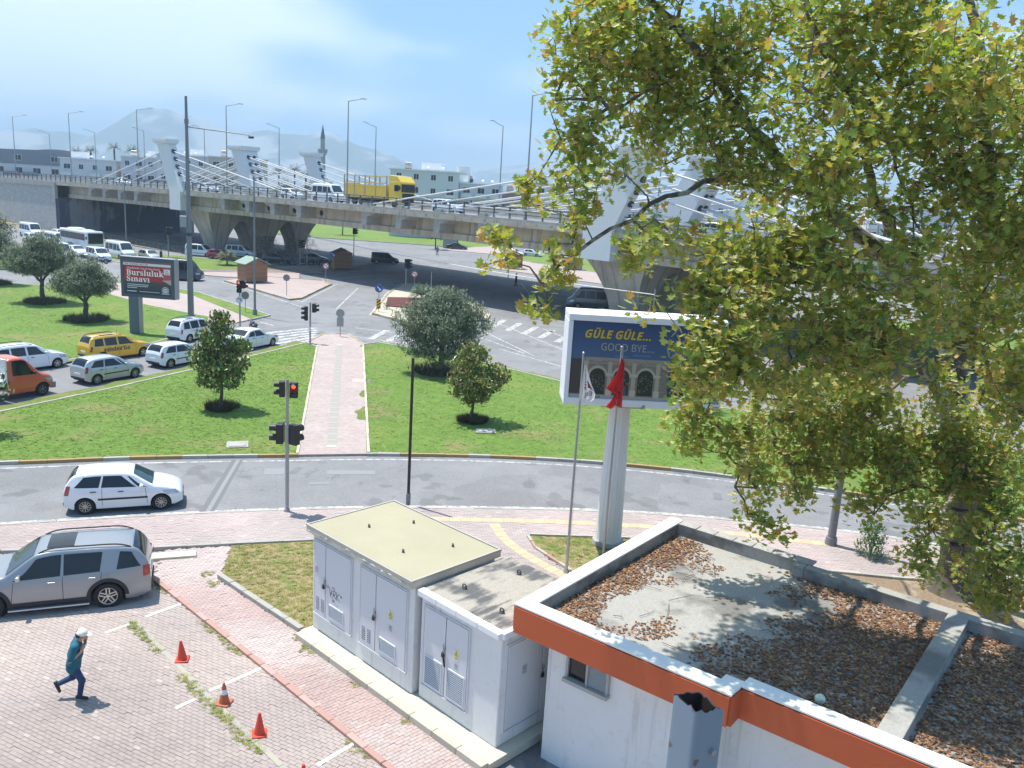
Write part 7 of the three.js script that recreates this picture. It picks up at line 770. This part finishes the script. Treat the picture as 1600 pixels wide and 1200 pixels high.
function chevronSign(label, pos) { const o = roundSign(label, pos, 2.5, 0, keepRight, M.galv, 0.4); const ch = new THREE.MeshStandardMaterial({ roughness: 0.5, map: canvasTex(64, 128, (g) => { g.fillStyle = '#e3b21c'; g.fillRect(0, 0, 64, 128); g.fillStyle = '#161616'; for (let i = -1; i < 5; i++) { g.beginPath(); g.moveTo(0, i * 40 + 40); g.lineTo(64, i * 40); g.lineTo(64, i * 40 + 20); g.lineTo(0, i * 40 + 60); g.fill(); } }) }); mesh('chevron_board', box(0.4, 0.95, 0.05, 0, 0.75, 0.06), ch, o); return o; }
chevronSign('yellow and black striped post with blue arrow sign on the planted island', [-13.4, 0.14, -81.6]); chevronSign('yellow and black striped post with blue arrow sign by the shaded booth', [-26.0, 0.1, -118.6]);
{ const o = thing('slender_post', 'thin grey post standing in the pale gravel of the planted island', 'post', [-8.3, 0.14, -80.9], 0); mesh('pole', cyl(0.04, 0.05, 4.2, 8, 0, 2.1, 0), M.galv, o); mesh('foot_plate', box(0.3, 0.04, 0.3, 0, 0.02, 0), M.galv, o); }
// wooden booths
function booth(label, pos, turn, roofMat) { const o = thing('wooden_booth', label, 'booth', pos, turn); const wd = [std([0.36, 0.19, 0.10], 0.85), std([0.31, 0.16, 0.085], 0.85)], w = 2.6, d = 2.4, h = 2.1; mesh('core', box(w - 0.06, h, d - 0.06, 0, h / 2 + 0.15, 0), wd[1], o); for (let i = 0; i < 8; i++) { const y = 0.28 + i * 0.262; for (const s of [1, -1]) { mesh('plank', box(w, 0.24, 0.04, 0, y, s * d / 2), wd[i % 2], o); mesh('plank', box(0.04, 0.24, d - 0.06, s * w / 2, y, 0), wd[(i + 1) % 2], o); } } const s = new THREE.Shape(); s.moveTo(-w / 2 - 0.3, h + 0.1); s.lineTo(0, h + 0.85); s.lineTo(w / 2 + 0.3, h + 0.1); s.lineTo(w / 2 + 0.3, h + 0.0); s.lineTo(0, h + 0.72); s.lineTo(-w / 2 - 0.3, h + 0.0); s.closePath(); mesh('roof', new THREE.ExtrudeGeometry(s, { depth: d + 0.6, bevelEnabled: false }).translate(0, 0, -d / 2 - 0.3), roofMat, o); const g = new THREE.Shape(); g.moveTo(-w / 2, h); g.lineTo(0, h + 0.68); g.lineTo(w / 2, h); g.closePath(); mesh('gable', new THREE.ExtrudeGeometry(g, { depth: d - 0.1, bevelEnabled: false }).translate(0, 0, -d / 2 + 0.05), wd[0], o); mesh('shutter', rbox(1.3, 0.8, 0.05, 0.02, 0, 1.5, d / 2 + 0.04), wd[1], o); return o; }
booth('light wooden booth with green roof on the triangular island', [-31.4, 0.13, -99.8], 0.75, std([0.22, 0.30, 0.24], 0.8)); booth('wooden booth with dark roof in the edge of the bridge shadow', [-25.6, 0.1, -122.6], 0.3, M.darkSteel); booth('small wooden booth at the far corner beneath the yellow leaves', [-1.0, 0.1, -141], 0.2, std([0.25, 0.12, 0.08], 0.8));
for (const [x, z, l] of [[-15.2, -184, 'grey utility hut on the far lawn edge'], [9.2, -146, 'grey utility box beside the right hand lawn']]) { const o = thing('utility_box', l, 'utility box', [x, 0.1, z], 0.1); mesh('housing', rbox(3.0, 1.9, 1.6, 0.05, 0, 0.95, 0), M.concrete, o); mesh('roof', rbox(3.3, 0.2, 1.9, 0.04, 0, 2.0, 0), M.greyPole, o); for (const s of [-0.7, 0.7]) mesh('door', rbox(1.2, 1.5, 0.04, 0.01, s, 0.9, 0.82), M.galv, o); }
{ const w = mesh(numbered('overhead_wire'), new THREE.TubeGeometry(new THREE.CatmullRomCurve3([V(-30, 4.6, -120), V(-14, 4.2, -101), V(2, 4.0, -84), V(12, 4.2, -74)]), 40, 0.04, 5), M.paint, scene); tag(w, 'thin pale wire strung across the shaded road under the bridge', 'wire'); for (const [x, z, l] of [[-30, -120, 'wire'], [12, -74, 'wire']]) { const o = thing('wire_post', x < 0 ? 'slim post holding the wire beside the shaded booth' : 'slim post holding the wire behind the blue billboard', 'post', [x, 0, z], 0); mesh('pole', cyl(0.05, 0.06, 4.7, 8, 0, 2.35, 0), M.galv, o); mesh('foot', box(0.3, 0.05, 0.3, 0, 0.03, 0), M.galv, o); } }
{ const o = thing('drain_cover', 'square pale concrete drain cover in the left lawn near the kerb', 'cover', [-12.35, 0.1, -36.9], 0.3); mesh('frame', box(0.95, 0.06, 0.95, 0, 0.02, 0), M.kerbGrey, o); mesh('lid', box(0.75, 0.03, 0.75, 0, 0.06, 0), M.concrete, o); const p = thing('drain_cover', 'grey drain cover in the shade of the bronze magnolia', 'cover', [-1.2, 0.1, -41.6], 0.1); mesh('frame', box(1.0, 0.08, 0.8, 0, 0.03, 0), M.kerbGrey, p); mesh('lid', box(0.8, 0.03, 0.6, 0, 0.08, 0), M.concrete, p); }
// low fence along the verge under the bridge
{ const o = thing('low_fence', 'low dark railing along the hedge under the bridge', 'fence', [-73, 0.1, -149.5], -Math.atan2(20.5, 23.5)); const g = box(0.06, 1.0, 0.06, 0, 0.5, 0); for (let i = 0; i < 20; i++) mesh('post', g, M.darkSteel, o).position.x = i * 1.6; for (const y of [0.5, 0.95]) mesh('rail', box(30.5, 0.05, 0.04, 15.2, y, 0), M.darkSteel, o); }
// ---------------------------------------------------------------- traffic cones
function cone(label, x, z, banded, tilt = 0) { const o = thing('traffic_cone', label, 'cone', [x, 0.052, z], rr(0, 1.5), 'cones in the parking bays'); const or = std(banded ? [0.42, 0.1, 0.045] : [0.62, 0.055, 0.025], 0.55); mesh('base', rbox(0.32, 0.04, 0.32, 0.015, 0, 0.02, 0), or, o); mesh('body', new THREE.LatheGeometry([[0.125, 0.03], [0.115, 0.07], [0.03, 0.52], [0.022, 0.535], [0, 0.535]].map(([a, b]) => new THREE.Vector2(a, b)), 22), or, o); if (banded) mesh('reflective_band', new THREE.LatheGeometry([[0.082, 0.26], [0.06, 0.375]].map(([a, b]) => new THREE.Vector2(a, b)), 22), M.paint, o); o.rotation.z = tilt; return o; }
cone('bright orange cone closest to the silver sport utility vehicle', -7.89, -19.2, false, 0.05); cone('dull orange cone with a white band', -6.24, -17.5, true); cone('bright orange cone next after the white banded one', -5.1, -16.45, false, -0.02); cone('orange cone furthest along the row from the silver vehicle', -3.72, -14.86, false);
// ---------------------------------------------------------------- people: a field of tapered limbs, meshed as one surface
function fieldMesh(bones, cell, k = 0.03, pad = 0.05) { // bones: [a, b, ra, rb]; surface nets
  let lo = V(1e9, 1e9, 1e9), hi = V(-1e9, -1e9, -1e9); for (const [a, b, ra, rb] of bones) { lo.min(a.clone().subScalar(ra + pad)).min(b.clone().subScalar(rb + pad)); hi.max(a.clone().addScalar(ra + pad)).max(b.clone().addScalar(rb + pad)); }
  const nx = Math.ceil((hi.x - lo.x) / cell) + 1, ny = Math.ceil((hi.y - lo.y) / cell) + 1, nz = Math.ceil((hi.z - lo.z) / cell) + 1, F = new Float32Array(nx * ny * nz), B = bones.map(([a, b, ra, rb, sx = 1]) => ({ a, d: b.clone().sub(a), l: Math.max(1e-6, b.distanceToSquared(a)), ra, rb, sx }));
  const id = (i, j, q) => (q * ny + j) * nx + i; for (let q = 0; q < nz; q++) for (let j = 0; j < ny; j++) for (let i = 0; i < nx; i++) { const x = lo.x + i * cell, y = lo.y + j * cell, z = lo.z + q * cell; let d = 1e9; for (const c of B) { const px = x - c.a.x, py = y - c.a.y, pz = z - c.a.z, t = clamp((px * c.d.x + py * c.d.y + pz * c.d.z) / c.l), ex = px - c.d.x * t, ey = py - c.d.y * t, ez = (pz - c.d.z * t) / c.sx, e = Math.sqrt(ex * ex + ey * ey + ez * ez) - lerp(c.ra, c.rb, t); const h = clamp(0.5 + 0.5 * (d - e) / k); d = lerp(d, e, h) - k * h * (1 - h); } F[id(i, j, q)] = d; }
  const vi = new Int32Array(nx * ny * nz).fill(-1), P = [], I = []; for (let q = 0; q < nz - 1; q++) for (let j = 0; j < ny - 1; j++) for (let i = 0; i < nx - 1; i++) { let m = 0, n = 0, sx = 0, sy = 0, sz = 0; const c = []; for (let e = 0; e < 8; e++) { const v = F[id(i + (e & 1), j + (e >> 1 & 1), q + (e >> 2))]; c.push(v); if (v < 0) m |= 1 << e; } if (m === 0 || m === 255) continue; for (const [a, b] of [[0, 1], [2, 3], [4, 5], [6, 7], [0, 2], [1, 3], [4, 6], [5, 7], [0, 4], [1, 5], [2, 6], [3, 7]]) if ((c[a] < 0) !== (c[b] < 0)) { const t = c[a] / (c[a] - c[b]); sx += lerp(a & 1, b & 1, t); sy += lerp(a >> 1 & 1, b >> 1 & 1, t); sz += lerp(a >> 2, b >> 2, t); n++; } vi[id(i, j, q)] = P.length / 3; P.push(lo.x + (i + sx / n) * cell, lo.y + (j + sy / n) * cell, lo.z + (q + sz / n) * cell); }
  for (let q = 1; q < nz - 1; q++) for (let j = 1; j < ny - 1; j++) for (let i = 1; i < nx - 1; i++) { const s = F[id(i, j, q)] < 0; for (const [dx, dy, dz, u, w] of [[1, 0, 0, [0, 1, 0], [0, 0, 1]], [0, 1, 0, [0, 0, 1], [1, 0, 0]], [0, 0, 1, [1, 0, 0], [0, 1, 0]]]) { if (s === (F[id(i + dx, j + dy, q + dz)] < 0)) continue; const a = vi[id(i, j, q)], b = vi[id(i - u[0], j - u[1], q - u[2])], c = vi[id(i - u[0] - w[0], j - u[1] - w[1], q - u[2] - w[2])], d = vi[id(i - w[0], j - w[1], q - w[2])]; if (a < 0 || b < 0 || c < 0 || d < 0) continue; s ? I.push(a, b, c, a, c, d) : I.push(a, c, b, a, d, c); } }
  const g = new THREE.BufferGeometry(); g.setAttribute('position', new THREE.Float32BufferAttribute(P, 3)); g.setIndex(I); g.computeVertexNormals(); return g;
}
const skin = std([0.42, 0.24, 0.165], 0.6), hairC = std([0.05, 0.045, 0.04], 0.9);
function hand(bones, w, dir, side, curl, s = 1) { const d = dir.clone().normalize(), sd = side.clone().normalize(), n = d.clone().cross(sd); const at = (a, b, c) => w.clone().addScaledVector(d, a * s).addScaledVector(sd, b * s).addScaledVector(n, c * s); bones.push([at(0, 0, 0), at(0.08, 0, 0), 0.028 * s, 0.036 * s]); [[-0.032, 0.062], [-0.011, 0.07], [0.011, 0.066], [0.031, 0.052]].forEach(([o, l]) => { const a = at(0.085, o, 0), b = at(0.085 + l * 0.55, o, curl * 0.02), c = at(0.085 + l * 0.9, o, curl * 0.055); bones.push([a, b, 0.0105 * s, 0.0095 * s], [b, c, 0.0095 * s, 0.008 * s]); }); bones.push([at(0.025, -0.03, 0), at(0.06, -0.062, curl * 0.02), 0.013 * s, 0.0105 * s], [at(0.06, -0.062, curl * 0.02), at(0.088, -0.066, curl * 0.045), 0.0105 * s, 0.009 * s]); }
{ // man walking with bowed head and one hand at his face; faces local +x
  const o = thing('person', 'person in teal t-shirt, jeans and white cap walking with a hand raised to the face', 'person', [-9.62, 0.05, -17.35], 0.32);
  const hip = V(0, 0.92, 0), ch = V(0.07, 1.32, 0), nk = V(0.12, 1.46, 0), hd0 = V(0.2, 1.6, 0);
  const kF = V(0.16, 0.5, 0.1), aF = V(0.1, 0.09, 0.1), kB = V(-0.06, 0.5, -0.1), aB = V(-0.4, 0.34, -0.1), sN = V(0.06, 1.4, 0.21), sFar = V(0.06, 1.4, -0.21), eN = V(-0.02, 1.12, 0.29), wN = V(0.2, 1.27, 0.16), eF = V(0.08, 1.13, -0.28), wF = V(0.24, 1.34, -0.08);
  const body = [[nk, hd0.clone().add(V(-0.02, -0.03, 0)), 0.058, 0.062], [hd0, hd0.clone().add(V(0.01, 0.04, 0)), 0.092, 0.095], [hd0.clone().add(V(0.05, -0.06, 0)), hd0.clone().add(V(0.075, -0.085, 0)), 0.055, 0.036], [hd0.clone().add(V(0.09, -0.005, 0)), hd0.clone().add(V(0.112, -0.035, 0)), 0.014, 0.018], [hd0.clone().add(V(-0.01, -0.01, 0.09)), hd0.clone().add(V(-0.015, 0.02, 0.095)), 0.016, 0.02], [hd0.clone().add(V(-0.01, -0.01, -0.09)), hd0.clone().add(V(-0.015, 0.02, -0.095)), 0.016, 0.02], [sN, eN, 0.05, 0.042], [eN, wN, 0.042, 0.03], [sFar, eF, 0.05, 0.042], [eF, wF, 0.042, 0.03], [ch, nk, 0.1, 0.06]]; hand(body, wN, V(0.3, 0.9, -0.35), V(0.8, -0.3, 0.2), 0.8); hand(body, wF, V(0.1, 1, 0.1), V(1, -0.1, 0.2), 1);
  mesh('body', fieldMesh(body, 0.008, 0.012), skin, o);
  mesh('shirt', fieldMesh([[V(-0.01, 0.86, 0), V(0.04, 1.15, 0), 0.145, 0.155, 1.25], [V(0.04, 1.15, 0), V(0.07, 1.36, 0), 0.155, 0.125, 1.3], [V(0.06, 1.39, 0.12), V(0.06, 1.39, -0.12), 0.085, 0.085], [sN, sN.clone().lerp(eN, 0.85), 0.085, 0.075], [sFar, sFar.clone().lerp(eF, 0.85), 0.085, 0.075], [V(-0.02, 0.8, 0), V(-0.01, 0.9, 0), 0.15, 0.148, 1.25]], 0.014, 0.05), std([0.012, 0.105, 0.15], 0.9), o);
  mesh('jeans', fieldMesh([[V(-0.02, 0.9, 0.07), V(-0.02, 0.9, -0.07), 0.125, 0.125], [V(0, 0.86, 0.09), kF, 0.098, 0.07], [kF, aF.clone().add(V(0, 0.05, 0)), 0.072, 0.058], [V(-0.02, 0.86, -0.09), kB, 0.098, 0.07], [kB, aB.clone().add(V(0.06, 0.03, 0)), 0.072, 0.058]], 0.014, 0.04), std([0.018, 0.045, 0.115], 0.9), o);
  for (const [a, dr] of [[aF, V(1, -0.12, 0)], [aB, V(0.35, -1, 0)]]) { const n = dr.clone().normalize(); mesh('shoe', fieldMesh([[a.clone().addScaledVector(n, -0.05), a.clone().addScaledVector(n, 0.15).add(V(0, -0.035, 0)), 0.048, 0.034]], 0.01, 0.02), M.black, o); }
  mesh('hair', fieldMesh([[hd0.clone().add(V(-0.06, 0.0, 0)), hd0.clone().add(V(-0.03, 0.05, 0)), 0.085, 0.092]], 0.01, 0.02), hairC, o);
  const cap = new THREE.SphereGeometry(0.122, 24, 12, 0, 6.3, 0, 1.62).rotateZ(-0.3).translate(hd0.x - 0.005, hd0.y + 0.03, 0), brim = cyl(0.09, 0.095, 0.012, 20).scale(1.2, 1, 0.95).rotateZ(-0.42).translate(hd0.x + 0.11, hd0.y + 0.01, 0); mesh('cap', join([cap, brim]), std([0.72, 0.71, 0.66], 0.9, { side: THREE.DoubleSide }), o); mesh('phone', rbox(0.014, 0.13, 0.065, 0.008, 0.275, 1.41, 0.02), M.black, o);
}
const figGeo = (() => { const body = [[V(0.01, 1.5, 0), V(0.02, 1.6, 0), 0.055, 0.06], [V(0.02, 1.62, 0), V(0.02, 1.66, 0), 0.09, 0.092], [V(0.1, 1.6, 0), V(0.115, 1.58, 0), 0.016, 0.016], [V(0, 1.12, 0.3), V(0.08, 0.86, 0.28), 0.04, 0.03], [V(0, 1.12, -0.3), V(-0.04, 0.86, -0.3), 0.04, 0.03]]; hand(body, V(0.08, 0.86, 0.28), V(0.1, -1, 0), V(1, 0, 0), 0.5); hand(body, V(-0.04, 0.86, -0.3), V(0, -1, 0), V(1, 0, 0), -0.5); return { body: fieldMesh(body, 0.014, 0.015), top: fieldMesh([[V(0, 0.95, 0), V(0, 1.38, 0), 0.13, 0.13, 1.3], [V(0, 1.42, 0.13), V(0, 1.42, -0.13), 0.075, 0.075], [V(0, 1.4, 0.2), V(0, 1.12, 0.29), 0.065, 0.055], [V(0, 1.4, -0.2), V(0, 1.12, -0.29), 0.065, 0.055]], 0.022, 0.05), legs: fieldMesh([[V(0, 0.9, 0.06), V(0, 0.9, -0.06), 0.12, 0.12], [V(0, 0.88, 0.09), V(0.12, 0.1, 0.1), 0.09, 0.055], [V(0, 0.88, -0.09), V(-0.14, 0.1, -0.1), 0.09, 0.055]], 0.022, 0.04), shoes: join([rbox(0.26, 0.09, 0.1, 0.03, 0.17, 0.05, 0.1), rbox(0.26, 0.09, 0.1, 0.03, -0.1, 0.05, -0.1)]), hair: new THREE.SphereGeometry(0.108, 14, 8, 0, 6.3, 0, 1.7).translate(0.0, 1.67, 0) }; })();
function person(label, x, z, turn, top, leg, y = 0) { const o = thing('person', label, 'person', [x, y, z], turn, 'people at the junction'); mesh('body', figGeo.body, skin, o); mesh('shirt', figGeo.top, std(top, 0.9), o); mesh('trousers', figGeo.legs, std(leg, 0.9), o); mesh('shoes', figGeo.shoes, M.black, o); mesh('hair', figGeo.hair, hairC, o); return o; }
person('pedestrian in grey top on the far pavement beyond the bridge', -15.5, -160, 1.2, [0.2, 0.19, 0.18], [0.1, 0.1, 0.12], 0.05); person('pedestrian in dark clothes at the shaded crossing under the bridge', -0.3, -114, 0.3, [0.03, 0.03, 0.035], [0.02, 0.02, 0.025]); person('pedestrian in dark blue standing near the pier ivy', -36.5, -128.5, 0.6, [0.03, 0.04, 0.07], [0.02, 0.02, 0.03]); person('pedestrian in black beside the railings under the bridge', -28.5, -139, 2.2, [0.02, 0.02, 0.022], [0.02, 0.02, 0.02]); person('pedestrian in dark jacket by the silver hatchback in the queue', -49.6, -117.4, 0.9, [0.03, 0.03, 0.04], [0.04, 0.04, 0.06]); person('pedestrian in pink top among the queued motorcycles', -56.4, -116.2, 0.9, [0.5, 0.22, 0.2], [0.06, 0.07, 0.1]);
renderer.render(scene, camera);
